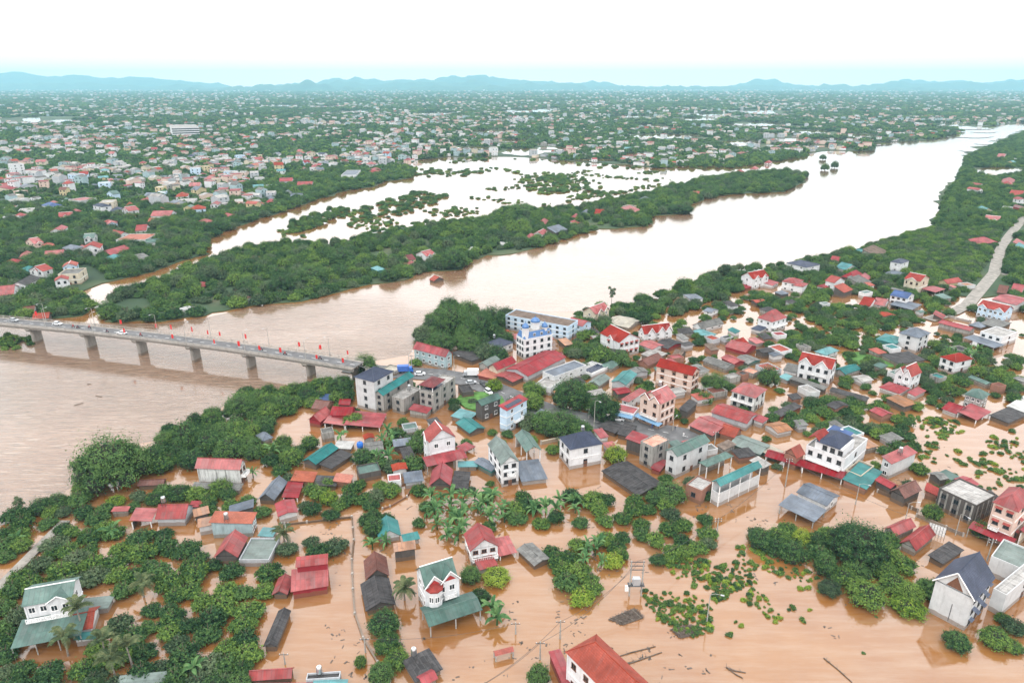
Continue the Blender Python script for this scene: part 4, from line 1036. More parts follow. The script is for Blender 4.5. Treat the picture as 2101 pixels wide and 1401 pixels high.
B((1850,568),(1816,561),(1862,561),574,'shed','slategrey','white',rise=.5)
B((1655,549),(1619,538),(1676,541),566,'hip','slate','white',rise=2,st=2,win=(1,2),lab='white house with wide slate-blue hipped roof near the river levee',lm='the slate-hipped levee house')
B((1545,573),(1525,565),(1573,565),595,'cross','redtile','white',axis='x',rise=3,st=2,win=(3,1),gab=('r',(.25,.7),4),lab='white riverside house with bright red gables and red annexes',lm='the white red-gabled river house')
B((1530,592),(1508,586),(1548,586),598,'shed','red','red',rise=.2)
B((1585,586),(1564,581),(1596,579),594,'shed','red','white',rise=.7,win=(2,0))
B((1635,583),(1612,573),(1650,575),602,'hip','redlight','white',rise=1.6,st=2,win=(1,2))
B((1648,589),(1627,585),(1658,582),606,'hip','redlight','white',rise=1)
for q in [((1700,593),(1679,586),(1710,587),601,'hip','red','white'),((1712,581),(1698,575),(1728,574),602,'gable','redtile','white'),((1732,601),(1712,595),(1746,593),613,'shed','tile','dark'),
 ((1752,573),(1728,567),(1770,564),584,'hip','red','dark'),((1780,576),(1768,571),(1788,569),582,'shed','red','dark'),((1770,586),(1735,579),(1790,578),592,'shed','grey','conc'),
 ((1785,629),(1766,623),(1793,617),636,'gable','redtile','white'),((1815,628),(1790,623),(1825,619),634,'gable','redlight','white'),((1735,554),(1715,548),(1757,549),561,'gable','teallight','lgrey'),
 ((1720,538),(1705,533),(1729,532),543,'gable','red','dark'),((1765,519),(1754,514),(1778,513),523,'flat','teal','teal'),((1800,526),(1778,516),(1823,516),531,'shed','brown','conc'),
 ((2010,501),(1983,493),(2038,495),508,'hip','red','dark'),((2080,431),(2058,424),(2086,421),436,'flat','conc','lgrey'),((2120,435),(2082,425),(2126,427),439,'shed','maroon','maroon'),
 ((2078,379),(2054,373),(2083,369),386,'hip','redlight','white'),((2060,323),(2048,319),(2066,317),328,'gable','redlight','white'),((2104,509),(2080,501),(2112,501),514,'shed','redlight','conc'),
 ((2106,516),(2083,510),(2114,509),520,'shed','teallight','lgrey'),((2096,601),(2076,593),(2104,591),608,'gable','red','white'),((2065,603),(2047,596),(2071,593),609,'gable','browntile','dark'),
 ((1935,655),(1912,652),(1945,648),660,'shed','redlight','dark'),((1398,731),(1380,726),(1408,722),740,'gable','brown','dark'),((1120,700),(1112,696),(1135,694),712,'shed','red','red')]:
    N_, L_, R__, yb_, ro, rc_, wc_ = q
    if wc_ == 'maroon': wc_ = 'red'
    B(N_, L_, R__, yb_, ro, rc_, wc_, axis='y', win=(1, 1) if wc_ == 'white' else (0, 0), kind='house' if wc_ == 'white' else 'shed')
B((2050,453),(2024,444),(2058,443),459,'cross','redlight','white',axis='y',rise=2.5,st=2,win=(1,3),gab=('l',(.3,.75),4),lab='white villa with faded red gables on the right bank orchard',lm='the right-bank white villa')
B((2096,403),(2073,396),(2104,393),407,'gable','redtile','white',axis='y',st=2,win=(1,2))
# island between river and lagoon
for q in [((775,556),(760,550),(784,549),570,'hip','teallight','teal',2),((800,560),(790,556),(805,554),566,'gable','red','dark',1),((835,552),(825,547),(857,546),555,'shed','red','dark',1),
 ((970,515),(957,510),(981,509),520,'flat','light','white',1),((530,535),(517,531),(541,530),541,'gable','maroon','white',1),((505,616),(485,609),(514,609),624,'gable','browntile','white',1),
 ((415,589),(396,585),(434,582),595,'hip','redlight','dark',1),((390,639),(374,633),(402,633),645,'flat','light','white',1),((1118,461),(1106,456),(1128,454),466,'hip','redlight','dark',1),
 ((1092,492),(1078,487),(1102,485),497,'hip','red','dark',1),((1140,478),(1127,474),(1158,470),488,'shed','slategrey','dark',1),((1148,471),(1141,468),(1154,467),479,'gable','redlight','dark',2),((1185,450),(1173,445),(1192,444),455,'hip','red','white',1),
 ((1185,462),(1175,458),(1196,458),466,'shed','redlight','white',1),((1205,441),(1195,435),(1214,435),444,'hip','slategrey','lblue',1),((1237,440),(1224,434),(1243,434),445,'gable','redtile','white',1),
 ((1290,428),(1278,424),(1306,423),435,'flat','grey','cream',1),((1300,437),(1273,433),(1318,432),440,'shed','redlight','dark',1),((1325,413),(1312,409),(1338,407),418,'hip','slategrey','lgrey',1),
 ((1035,522),(1022,499),(1044,500),505,'flat','light','white',1),((890,577),(881,573),(911,572),578,'gable','tile','dark',1),((1395,623),(1384,618),(1409,617),629,'gable','redtile','dark',1),((130,540),(125,538),(138,537),543,'shed','tile','dark',1)][:-1]:
    N_, L_, R__, yb_, ro, rc_, wc_, s_ = q
    if N_ == (1035, 522): N_ = (1035, 504)
    B(N_, L_, R__, yb_, ro, rc_, wc_, axis='y', st=s_, win=(1, 1) if wc_ in ('white', 'cream', 'lblue') else (0, 0), kind='house' if wc_ not in ('dark',) else 'shed')
B((840,534),(824,528),(847,529),547,'gable','maroon','yellow',axis='x',rise=2.4,st=2,win=(1,1),lab='narrow yellow-cream house with dark red roof on the wooded island',lm='the yellow island house')
B((875,526),(858,520),(889,520),539,'cross','redlight','white',axis='x',rise=2.4,st=2,win=(2,1),gab=('r',(.3,.75),3.5),lab='house with rosy red double gables on the wooded island tip',lm='the rosy-gabled island house')
B((1113,482),(1098,477),(1126,475),491,'cross','redlight','white',axis='x',rise=2,st=2,win=(2,1),gab=('r',(.6,),4),lab='red-roofed villa at the island edge beside a red-hipped hut',lm='the red island-edge villa')
B((1415,614),(1405,604),(1441,611),627,'hip','slategrey','white',rise=1,st=2,win=(2,1))
# left-bank town edge
for q in [((127,474),(112,469),(144,463),487,'gable','red','white',2,'x'),((70,501),(51,496),(80,495),514,'cross','redlight','pink',2,'x'),((130,527),(90,530),(136,516),534,'gable','redlight','white',1,'y'),
 ((60,528),(42,523),(68,518),535,'gable','redlight','pink',1,'x'),((40,542),(8,538),(49,535),549,'hip','red','white',1,'y'),((62,558),(36,554),(75,549),563,'hip','teal','dark',1,'y'),
 ((28,604),(-8,598),(40,587),615,'gable','redlight','white',2,'y'),((150,513),(127,509),(173,507),521,'hip','slategrey','white',1,'y'),((178,513),(162,506),(196,513),520,'gable','redlight','dark',1,'y'),
 ((298,493),(249,490),(306,481),505,'flat','orange','lgrey',2,'y'),((245,483),(223,478),(251,476),492,'gable','redtile','white',1,'y'),((228,524),(208,520),(262,511),532,'gable','red','dark',1,'x'),
 ((240,534),(213,530),(263,527),542,'hip','teallight','teal',1,'y'),((290,534),(272,529),(313,529),540,'shed','grey','dark',1,'y'),((300,473),(281,470),(309,464),482,'gable','redlight','white',1,'y'),
 ((350,443),(305,442),(356,434),454,'gable','redlight','white',1,'y'),((345,421),(325,416),(353,414),430,'flat','orange','cream',2,'y'),((385,403),(362,401),(391,394),414,'hip','tile','white',2,'y'),
 ((400,413),(365,409),(408,404),422,'flat','conc','lgrey',1,'y'),((165,413),(121,409),(171,404),427,'flat','redlight','lgrey',2,'y'),((100,423),(75,418),(111,416),435,'hip','blue','white',1,'y'),
 ((68,433),(42,429),(76,421),443,'flat','conc','white',2,'y'),((30,427),(14,424),(41,419),434,'flat','redlight','white',1,'y'),((208,425),(187,421),(213,419),442,'hip','slate','white',2,'y'),
 ((232,416),(211,412),(241,409),437,'flat','conc','cream',3,'y'),((255,434),(227,431),(259,427),442,'hip','slate','white',1,'y'),((305,413),(275,407),(313,404),422,'hip','redlight','blue',1,'y'),
 ((270,425),(260,421),(277,418),431,'hip','orange','cream',1,'y'),((425,458),(410,454),(440,454),467,'hip','redlight','white',1,'y'),((340,489),(325,486),(347,483),495,'hip','redlight','white',1,'y'),
 ((315,456),(309,453),(326,451),462,'gable','orange','dark',1,'y'),((475,447),(455,442),(483,442),453,'gable','redlight','white',1,'y'),((155,436),(145,432),(164,431),442,'hip','redlight','dark',1,'y'),
 ((22,389),(-8,384),(52,379),396,'gable','red','cream',1,'x'),((24,339),(-10,331),(30,333),366,'flat','conc','white',5,'y'),((55,586),(36,578),(84,570),598,'gable','dark','white',1,'x'),
 ((100,652),(66,655),(106,643),662,'gable','tile','dark',1,'y'),((70,640),(50,636),(78,630),648,'gable','browntile','white',1,'y'),((560,418),(545,415),(568,412),424,'hip','red','lgrey',1,'y'),((1522,355),(1513,351),(1531,351),359,'hip','red','white',1,'y'),((1525,319),(1511,314),(1534,314),325,'hip','redlight','white',1,'y'),
 ((1552,348),(1545,344),(1561,344),352,'hip','redlight','white',1,'y'),((1581,335),(1574,331),(1588,331),339,'hip','redlight','white',1,'y'),((1432,401),(1424,397),(1439,397),404,'gable','redtile','white',1,'y'),
 ((1614,299),(1604,295),(1623,294),303,'hip','redlight','dark',1,'y'),((640,380),(614,376),(650,371),388,'gable','redlight','lgrey',1,'y'),((600,372),(575,370),(606,364),380,'gable','red','lgrey',1,'y'),((730,360),(705,356),(740,350),370,'flat','slategrey','white',2,'y'),
 ((778,355),(756,351),(784,347),360,'hip','red','lgrey',1,'y'),((620,405),(598,402),(628,396),410,'gable','slategrey','white',1,'y'),((500,385),(480,382),(508,376),392,'hip','slate','white',1,'y'),((410,262+120),(392,379),(420,374),390,'gable','redlight','white',2,'y'),((440,368),(420,366),(446,361),376,'hip','redlight','white',2,'y')]:
    N_, L_, R__, yb_, ro, rc_, wc_, s_, ax = q
    if wc_ == 'blue': wc_ = 'lblue'
    B(N_, L_, R__, yb_, ro, rc_, wc_, axis=ax, st=s_, win=(1 if s_ < 3 else 2, 2) if wc_ not in ('dark', 'teal') else (0, 0), fr='dark', gab=('r', (.5,), 4) if ro == 'cross' else None, kind='house' if wc_ not in ('dark', 'teal') else 'shed')
LMK.append((18, 345, 'the tall white block at left edge', None))
# the long hospital-like block in the town
def bands(t, off, w, d, H, fin, MB, x0, x1, y0, y1):
    for k in range(5):
        mb = MB(); z = H*(k+.5)/5; mb.box(x0-.1, y0-.12, z-H*.045, x1+.1, y0, z+H*.055, MF['glass']); mb.box(x0-.12, y0, z-H*.045, x0, y1, z+H*.055, MF['glass']); fin(mb, 'window_band')
B((408,262),(354,264),(412,256),284,'flat','conc','white',st=1,xtra=bands,kind='house',h=22,lab='long white five-storey block with ribbon windows rising over the town',lm='the long white town block')
# town houses that can still be told apart, row after row
def townhouse(x, y, s=1.0):
    g = G(x, y); k = mpp(g); th = random.choice((.15, -.5, .55, -.2, .35))+random.uniform(-.15, .15)
    dense = x < 830 and y < 400
    w = random.uniform(7, 13)*s; d = random.uniform(7, 15)*s; st = random.choice((1, 2, 2, 3)) if dense else random.choice((1, 1, 2, 2))
    h = st*3.3
    ux = Vector((math.cos(th), math.sin(th), 0)); uy = Vector((-ux.y, ux.x, 0))
    for (o0, a, b_, w_, d_) in FOOT:
        q = g-o0-a*w_/2-b_*d_/2
        if abs(q.x) < 40 and q.length < (w+w_)*.55+1: return False
    p = lambda v, z: P(Vector((v.x, v.y, z)))
    n_ = g; Lp = g+uy*d; Rp = g+ux*w
    rc_ = random.choice(('red', 'redlight', 'redlight', 'tile', 'redtile', 'slategrey', 'conc', 'conc', 'grey', 'teallight', 'green', 'slate', 'light', 'browntile', 'orange'))
    wc_ = random.choice(('white', 'white', 'cream', 'lgrey', 'pink', 'lblue', 'lgrey', 'yellow'))
    ro = 'flat' if rc_ in ('conc', 'light', 'grey') else random.choice(('gable', 'hip', 'gable', 'cross'))
    B(p(n_, h), p(Lp, h), p(Rp, h), y, ro, rc_, wc_, axis=random.choice('xy'), st=st, h=h, win=(2 if y > 300 else 0, 1 if y > 300 else 0), fr='dark', gab=('r', (.5,), 3.5) if ro == 'cross' else None, kind='house')
    return True
TOWN = [([(0, 372), (0, 330), (150, 320), (400, 330), (560, 335), (760, 335), (830, 345), (800, 365), (640, 395), (520, 430), (350, 480), (180, 470), (0, 460)], 70),
        ([(0, 300), (360, 285), (700, 290), (830, 320), (760, 335), (400, 332), (0, 330)], 48),
        ([(0, 530), (180, 470), (330, 500), (300, 545), (60, 620), (0, 640)], 8), ([(1880, 310), (2101, 290), (2101, 470), (2000, 470), (1990, 340)], 7), ([(1250, 300), (1640, 300), (1600, 330), (1300, 330)], 8)]
for poly, cnt in TOWN:
    xs = [p[0] for p in poly]; ys = [p[1] for p in poly]; done = tries = 0
    while done < cnt and tries < cnt*40:
        tries += 1
        x = random.uniform(min(xs), max(xs)); y = random.uniform(min(ys), max(ys))
        if inside((x, y), poly) and townhouse(x, y): done += 1

# small sheds, huts and kitchens that fill the yards between the houses
FILL = [([(950, 760), (1300, 740), (1460, 770), (1480, 840), (1300, 860), (1040, 900), (940, 880)], 16), ([(1200, 690), (1480, 680), (1640, 700), (1620, 800), (1440, 790), (1230, 770)], 20), ([(1480, 590), (1800, 560), (2000, 600), (1900, 660), (1640, 640), (1480, 660)], 16),
        ([(1560, 740), (1800, 700), (2101, 700), (2101, 800), (1800, 860), (1600, 850)], 16), ([(1230, 870), (1500, 900), (1560, 960), (1400, 980), (1230, 950)], 12), ([(640, 880), (900, 880), (1000, 980), (860, 1010), (600, 1020)], 12), ([(1880, 970), (2101, 1030), (2101, 1120), (1900, 1060)], 5), ([(1550, 880), (1880, 900), (1900, 990), (1800, 1010)], 7),
        ([(400, 1000), (600, 1030), (580, 1120), (300, 1100)], 4), ([(860, 700), (1060, 690), (1180, 720), (1100, 760), (900, 770)], 8)]
def spotclear(g, r):
    for (o0, a, b_, w_, d_) in FOOT:
        q = g-o0
        if abs(q.x)+abs(q.y) > 90: continue
        u, v = q.dot(a), q.dot(b_)
        if -r < u < w_+r and -r < v < d_+r: return False
    for i in range(len(STREET)-1):
        a, b_ = G(*STREET[i]), G(*STREET[i+1]); d = b_-a; t = max(0, min(1, (g-a).dot(d)/d.dot(d)))
        if (g-a-d*t).length < 6+r: return False
    return True
rs = random.Random(77)
for poly, cnt_ in FILL:
    xs = [p[0] for p in poly]; ys = [p[1] for p in poly]; done = tr_ = 0
    while done < cnt_ and tr_ < 600:
        tr_ += 1
        x, y = rs.uniform(min(xs), max(xs)), rs.uniform(min(ys), max(ys))
        if not inside((x, y), poly): continue
        g = G(x, y); w, d = rs.uniform(3, 7), rs.uniform(3, 8); th = rs.choice((.35, -1.2, .45, .3))+rs.uniform(-.1, .1)
        ux = Vector((math.cos(th), math.sin(th), 0)); uy = Vector((-ux.y, ux.x, 0)); c = g+ux*w/2+uy*d/2
        if not spotclear(c, max(w, d)*.55): continue
        h = rs.uniform(2.0, 3.0); p = lambda v: P(Vector((v.x, v.y, h)))
        B(p(g), p(g+uy*d), p(g+ux*w), y, rs.choice(('shed', 'gable', 'shed', 'flat')), rs.choice(('dark', 'grey', 'dark', 'red', 'dark', 'grey', 'browntile', 'tile', 'conc', 'slategrey', 'rust', 'green', 'brown', 'teal', 'redlight')), rs.choice(('dark', 'conc', 'brick', 'lgrey', 'white', 'grey')), axis=rs.choice('xy'), rise=rs.uniform(.3, .9), h=h, kind='shed'); done += 1
# ---------------------------------------------------------------- water tanks standing on the roofs
mb = MB(); mb.lathe([(0, .9), (.55, .9), (.6, 1.0), (.6, 2.2), (.5, 2.45), (.1, 2.55)], 0, 0, MF['steel'], 12); TK1 = mb.mesh('tank_body', uv=False)
mb = MB()
for a, b_ in ((-.45, -.45), (.45, -.45), (.45, .45), (-.45, .45)): mb.box(a-.04, b_-.04, -.6, a+.04, b_+.04, .9, MF['dark'])
mb.box(-.55, -.55, .82, .55, .55, .9, MF['dark']); TK2 = mb.mesh('tank_stand', uv=False)
for p, th, lm in TANKS:
    t = empty('water_tank', p, th)
    link(bpy.data.objects.new('tank_body', TK1), t); link(bpy.data.objects.new('tank_stand', TK2), t)
    tag(t, 'water tank', 'stainless steel water tank on the roof of', px=P(p))
    t['group'] = 'rooftop water tanks'
    if lm: t['label'] = 'stainless steel water tank standing on '+lm
g = G(739, 918, 2); t = empty('water_tank', g); mb = MB(); mb.lathe([(.2, 0), (1.0, .3), (1.1, 1.2), (.9, 1.9), (.2, 2.2)], 0, 0, MF['tank'], 12); mb.build('tank_body', t)
mb = MB(); mb.box(-.8, -.8, -2.4, .8, .8, 0, WC['conc']); mb.build('tank_stand', t)
tag(t, 'water tank', 'bright blue round plastic water tank beside the long teal-roofed shed', label='bright blue round plastic water tank beside the long teal-roofed shed')

# ---------------------------------------------------------------- bridge
DZ = 8.2
def bz(x): return DZ+1.0*math.sin(PI*max(0, min(1, (x+300)/1020)))
near_px = [(-420, 640), (-200, 650), (0, 666), (150, 680), (300, 697), (450, 716), (600, 738), (722, 758)]
pts = []
for x, y in near_px:
    z = bz(x); pts.append(G(x, y, z))
far0 = G(300, 681, bz(300)); BW = max(8.0, min(11.5, (far0-pts[4]).length*.8))
t = empty('road_bridge', (pts[4].x, pts[4].y, 0)); boff = -Vector((pts[4].x, pts[4].y, 0))
Lf = []; 
for i, p in enumerate(pts):
    d = (pts[min(i+1, len(pts)-1)]-pts[max(i-1, 0)]); d.z = 0; d.normalize(); Lf.append(Vector((-d.y, d.x, 0)))
deck = MB(); gird = MB(); sur = MB(); curb = MB()
cl = MF['concrete']
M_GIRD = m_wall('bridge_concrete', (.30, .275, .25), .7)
for i in range(len(pts)-1):
    a, b_ = pts[i], pts[i+1]; na, nb = Lf[i], Lf[i+1]; A = lambda p, n_, s, dz: tuple(p+n_*s+Vector((0, 0, dz)))
    deck.slab([A(a, na, 0, 0), A(b_, nb, 0, 0), A(b_, nb, BW, 0), A(a, na, BW, 0)], .35, M_GIRD)
    sur.slab([A(a, na, 1.3, .06), A(b_, nb, 1.3, .06), A(b_, nb, BW-1.3, .06), A(a, na, BW-1.3, .06)], .05, MF['asphalt'])
    for s0, s1 in ((.9, 1.3), (BW-1.3, BW-.9)):
        curb.slab([A(a, na, s0, .22), A(b_, nb, s0, .22), A(b_, nb, s1, .22), A(a, na, s1, .22)], .2, cl)
    for s0 in (.6, BW/2-.4, BW-1.4):
        gird.slab([A(a, na, s0, -.36), A(b_, nb, s0, -.36), A(b_, nb, s0+.8, -.36), A(a, na, s0+.8, -.36)], 1.0, M_GIRD)
deck.build('deck', t, boff); sur.build('road_surface', t, boff); gird.build('girder', t, boff); curb.build('kerb', t, boff)
mk = MB()
cum = []
for i in range(len(pts)-1):
    a, b_ = pts[i], pts[i+1]; L = (b_-a).length; k = 0
    while k < L-2:
        f0, f1 = k/L, (k+2)/L; n0 = Lf[i].lerp(Lf[i+1], f0)*BW/2; e = Lf[i]*.1; u = Vector((0, 0, .066))
        p = a.lerp(b_, f0)+n0+u; q = a.lerp(b_, f1)+n0+u; mk.poly([p-e, q-e, q+e, p+e], MF['white']); k += 6
mk.build('road_marking', t, boff)
def along(s):       # s metres from left end on the near edge -> point, normal, dir
    for i in range(len(pts)-1):
        L = (pts[i+1]-pts[i]).length
        if s <= L or i == len(pts)-2: f = s/L; return pts[i].lerp(pts[i+1], f), Lf[i].lerp(Lf[i+1], min(1, f)).normalized(), (pts[i+1]-pts[i]).normalized()
        s -= L
TOT = sum((pts[i+1]-pts[i]).length for i in range(len(pts)-1))
rp = MB(); rp.box(-.08, -.08, 0, .08, .08, 1.15, cl); RPM = rp.mesh('rail_post', uv=False)
for side in (0.15, BW-.15):
    rl = MB()
    for i in range(len(pts)-1):
        for z in (1.1, .75, .4):
            rl.tube(pts[i]+Lf[i]*side+Vector((0, 0, z)), pts[i+1]+Lf[i+1]*side+Vector((0, 0, z)), .07, .07, cl, 4)
    r = rl.build('railing', t, boff)
    s = 1.0
    while s < TOT:
        p, n_, d = along(s); link(bpy.data.objects.new('rail_post', RPM), t, boff+p+n_*side, math.atan2(d.y, d.x)); s += 4.0 if side > 1 else 4.0
def s_of_px(xpx):
    best = 0; bd = 1e9; s = 0
    while s < TOT:
        p, n_, d = along(s); x = P(p)[0]
        if abs(x-xpx) < bd: bd = abs(x-xpx); best = s
        s += 1
    return best
for xp in (70, 184, 290, 401, 517, 642):
    s = s_of_px(xp-19); p, n_, d = along(s)
    c = p+n_*BW/2; th = math.atan2(d.y, d.x)
    mb = MB(); zt = p.z-1.36
    mb.box(-.85, -1.7, -2, .85, 1.7, zt-1.3, M_GIRD); mb.lathe([(.85, -2), (.85, zt-1.3)], 0, -1.7, M_GIRD, 12); mb.lathe([(.85, -2), (.85, zt-1.3)], 0, 1.7, M_GIRD, 12)
    q = mb.build('pier', t, Vector((c.x, c.y, 0))+boff, th)
    mb = MB(); hb = BW*.46
    mb.poly([(-1.2, -hb, zt), (-1.2, -hb, zt-.5), (-1.2, -3.2, zt-1.4), (-1.2, 3.2, zt-1.4), (-1.2, hb, zt-.5), (-1.2, hb, zt)], M_GIRD)
    mb.poly([(1.2, -hb, zt), (1.2, hb, zt), (1.2, hb, zt-.5), (1.2, 3.2, zt-1.4), (1.2, -3.2, zt-1.4), (1.2, -hb, zt-.5)], M_GIRD)
    ring = [(-hb, zt), (-hb, zt-.5), (-3.2, zt-1.4), (3.2, zt-1.4), (hb, zt-.5), (hb, zt)]
    for i in range(6):
        a, b_ = ring[i], ring[(i+1) % 6]; mb.poly([(-1.2, a[0], a[1]), (1.2, a[0], a[1]), (1.2, b_[0], b_[1]), (-1.2, b_[0], b_[1])], M_GIRD)
    mb.build('pier_cap', q)
tag(t, 'bridge', 'long concrete road bridge on wide piers over the brown river', label='long concrete road bridge on flared piers crossing the brown river', px=(300, 690))
LMK.append((560, 730, 'the concrete river bridge', None))
# approach ramp down to the street
rz0 = pts[-1]; e1 = G(800, 762, .36); t2 = empty('bridge_approach', (rz0.x, rz0.y, 0)); o2 = -Vector((rz0.x, rz0.y, 0)); mid0 = rz0+Lf[-1]*BW/2; dirn = (e1-mid0); dirn.z = 0; LR = dirn.length; dirn.normalize(); nn_ = Vector((-dirn.y, dirn.x, 0))
rd_ = MB(); wl_ = MB(); kr = MB(); prev = None
for i in range(11):
    f = i/10; zz_ = (rz0.z+.06)*(1-f)**1.3+.37*f if i < 10 else .37; c = mid0+dirn*LR*f; hw = BW/2
    L_, R_ = Vector((c.x, c.y, zz_))+nn_*hw, Vector((c.x, c.y, zz_))-nn_*hw
    if prev:
        rd_.slab([prev[1]+nn_*.3, R_+nn_*.3, L_-nn_*.3, prev[0]-nn_*.3], .1, MF['asphalt'])
        for a, b_ in ((prev[1], R_), (prev[0], L_)): wl_.poly([(a.x, a.y, -.8), (b_.x, b_.y, -.8), tuple(b_), tuple(a)], M_GIRD)
        for a, b_, s_ in ((prev[1], R_, .15), (prev[0], L_, -.15)): kr.tube(a+nn_*s_+Vector((0, 0, .8)), b_+nn_*s_+Vector((0, 0, .8)), .08, .08, cl, 4); kr.tube(a+nn_*s_, a+nn_*s_+Vector((0, 0, .8)), .08, .08, cl, 4)
    prev = (L_, R_)
rd_.build('road_surface', t2, o2); wl_.build('retaining_wall', t2, o2); kr.build('railing', t2, o2)
tag(t2, 'bridge ramp', '', label='concrete approach ramp sloping from the bridge deck down to the village street', px=(760, 760))
# lamps and flags on the far kerb
def lamp_mesh(h):
    mb = MB(); mb.tube((0, 0, 0), (0, 0, h), .14, .08, MF['pole'], 6); a = mb.mesh('pole', uv=False)
    mb = MB(); mb.tube((0, 0, h), (0, -1.0, h+.6), .06, .05, MF['pole'], 5); mb.tube((0, -1.0, h+.6), (0, -2.2, h+.65), .05, .05, MF['pole'], 5); b_ = mb.mesh('lamp_arm', uv=False)
    mb = MB(); mb.box(-.16, -2.9, h+.55, .16, -2.1, h+.72, MF['silver']); c = mb.mesh('lamp_head', uv=False)
    return a, b_, c
LM8 = lamp_mesh(8.5)
def lamp(p, rz, desc, lab=None, sc=1):
    t = empty('street_lamp', p, rz)
    for nm, me in zip(('pole', 'lamp_arm', 'lamp_head'), LM8): link(bpy.data.objects.new(nm, me), t, sc=(1, 1, sc))
    tag(t, 'street lamp', desc, group='street lamps', label=lab); return t
ords = ['first', 'second', 'third', 'fourth', 'fifth', 'sixth', 'seventh', 'eighth', 'ninth', 'tenth', 'eleventh', 'twelfth', 'thirteenth', 'fourteenth', 'fifteenth', 'sixteenth', 'seventeenth', 'eighteenth', 'nineteenth', 'twentieth']
for k, (xp, side) in enumerate(((62, BW-.5), (92, .5), (163, BW-.5), (190, .5), (295, BW-.5), (382, .5), (406, BW-.5), (500, .5), (527, BW-.5), (628, .5), (652, BW-.5))):
    p, n_, d = along(s_of_px(xp)); th = math.atan2(d.y, d.x)
    lamp(p+n_*side, th+(0 if side > 1 else PI), 'tall grey street lamp', 'tall grey lamp on the bridge %s kerb, %s from the left' % ('far' if side > 1 else 'near', ords[k]))
fm = MB(); fm.tube((0, 0, 0), (0, 0, 3.4), .04, .03, MF['pole'], 5); FP = fm.mesh('flag_pole', uv=False)
fm = MB()
for i in range(5):
    a, b_ = i/5, (i+1)/5
    fm.slab([(.05+.75*a, .10*math.sin(a*5), 1.7), (.05+.75*b_, .10*math.sin(b_*5), 1.7-.08), (.05+.75*b_, .10*math.sin(b_*5), 3.2), (.05+.75*a, .10*math.sin(a*5), 3.3)], .02, MF['flag'])
FB = fm.mesh('flag_cloth', uv=False)
for k, (xp, side) in enumerate([(42, BW-.2), (215, BW-.2), (254, .1), (291, BW-.2), (321, BW-.2), (352, .1), (367, BW-.2), (398, BW-.2), (422, BW-.2), (439, .2), (475, BW-.2), (487, .2), (532, .2), (572, .2), (585, BW-.2), (632, BW-.2), (649, .2), (688, BW-.2), (702, .2)]):
    p, n_, d = along(s_of_px(xp)); t = empty('flag', p+n_*side+Vector((0, 0, .3)), math.atan2(d.y, d.x)+random.uniform(-.5, .5)); s_ = random.uniform(1.0, 1.35)
    link(bpy.data.objects.new('flag_pole', FP), t, sc=(1, 1, s_)); link(bpy.data.objects.new('flag_cloth', FB), t, sc=(s_, 1, s_))
    tag(t, 'flag', 'red flag', group='red flags along the bridge', label='red flag on the %s bridge railing, %s along from the left' % ('far' if side > 1 else 'near', ords[k]))

# ---------------------------------------------------------------- vehicles
def loft(mb, secs, matr, cap=True):
    for k in range(len(secs)-1):
        A, Bq = secs[k], secs[k+1]; n_ = len(A)
        for i in range(n_):
            j = (i+1) % n_; mb.poly([A[i], A[j], Bq[j], Bq[i]], matr)
    if cap: mb.poly(list(reversed(secs[0])), matr); mb.poly(secs[-1], matr)
def car(p, th, paint, desc, lab, kind='parked_car', van=False):
    t = empty(kind, p, th); mb = MB(); L = 2.2
    ring = lambda x, w, z0, z1: [(x, -w, z0), (x, w, z0), (x, w, z1), (x, w*.9, z1+.08), (x, -w*.9, z1+.08), (x, -w, z1)]
    loft(mb, [ring(-L, .72, .45, .75), ring(-L+.15, .84, .28, .86), ring(-1.2, .88, .25, .92), ring(1.1, .88, .25, .92), ring(L-.25, .84, .28, .78), ring(L, .7, .42, .62)], paint); mb.build('body', t)
    mb = MB(); r2 = lambda x, w, z: [(x, -w, z), (x, w, z)]
    top = 1.75 if van else 1.45
    lo = [(-1.9, -.80, .93), (1.15, -.80, .93), (1.15, .80, .93), (-1.9, .80, .93)]; hi = [(-1.45, -.62, top), (.35 if not van else .8, -.62, top), (.35 if not van else .8, .62, top), (-1.45, .62, top)]
    for i in range(4): mb.poly([lo[i], lo[(i+1) % 4], hi[(i+1) % 4], hi[i]], MF['glass'])
    mb.build('cabin_glass', t); mb = MB(); mb.slab([(hi[0][0]-.05, -.66, top+.05), (hi[1][0]+.05, -.66, top+.05), (hi[1][0]+.05, .66, top+.05), (hi[0][0]-.05, .66, top+.05)], .06, paint); mb.build('car_roof', t)
    for x in (-1.35, 1.35):
        for y in (-.8, .8):
            w = MB(); w.tube((0, -.1, 0), (0, .1, 0), .32, .32, MF['tyre'], 12); o = w.build('wheel', t, (x, y, .32))
    for y in (-.6, .6):
        hl = MB(); hl.box(L-.1, y-.16, .55, L-.02, y+.16, .68, MF['white']); hl.build('headlight', t)
    tag(t, 'car', desc, label=lab); return t
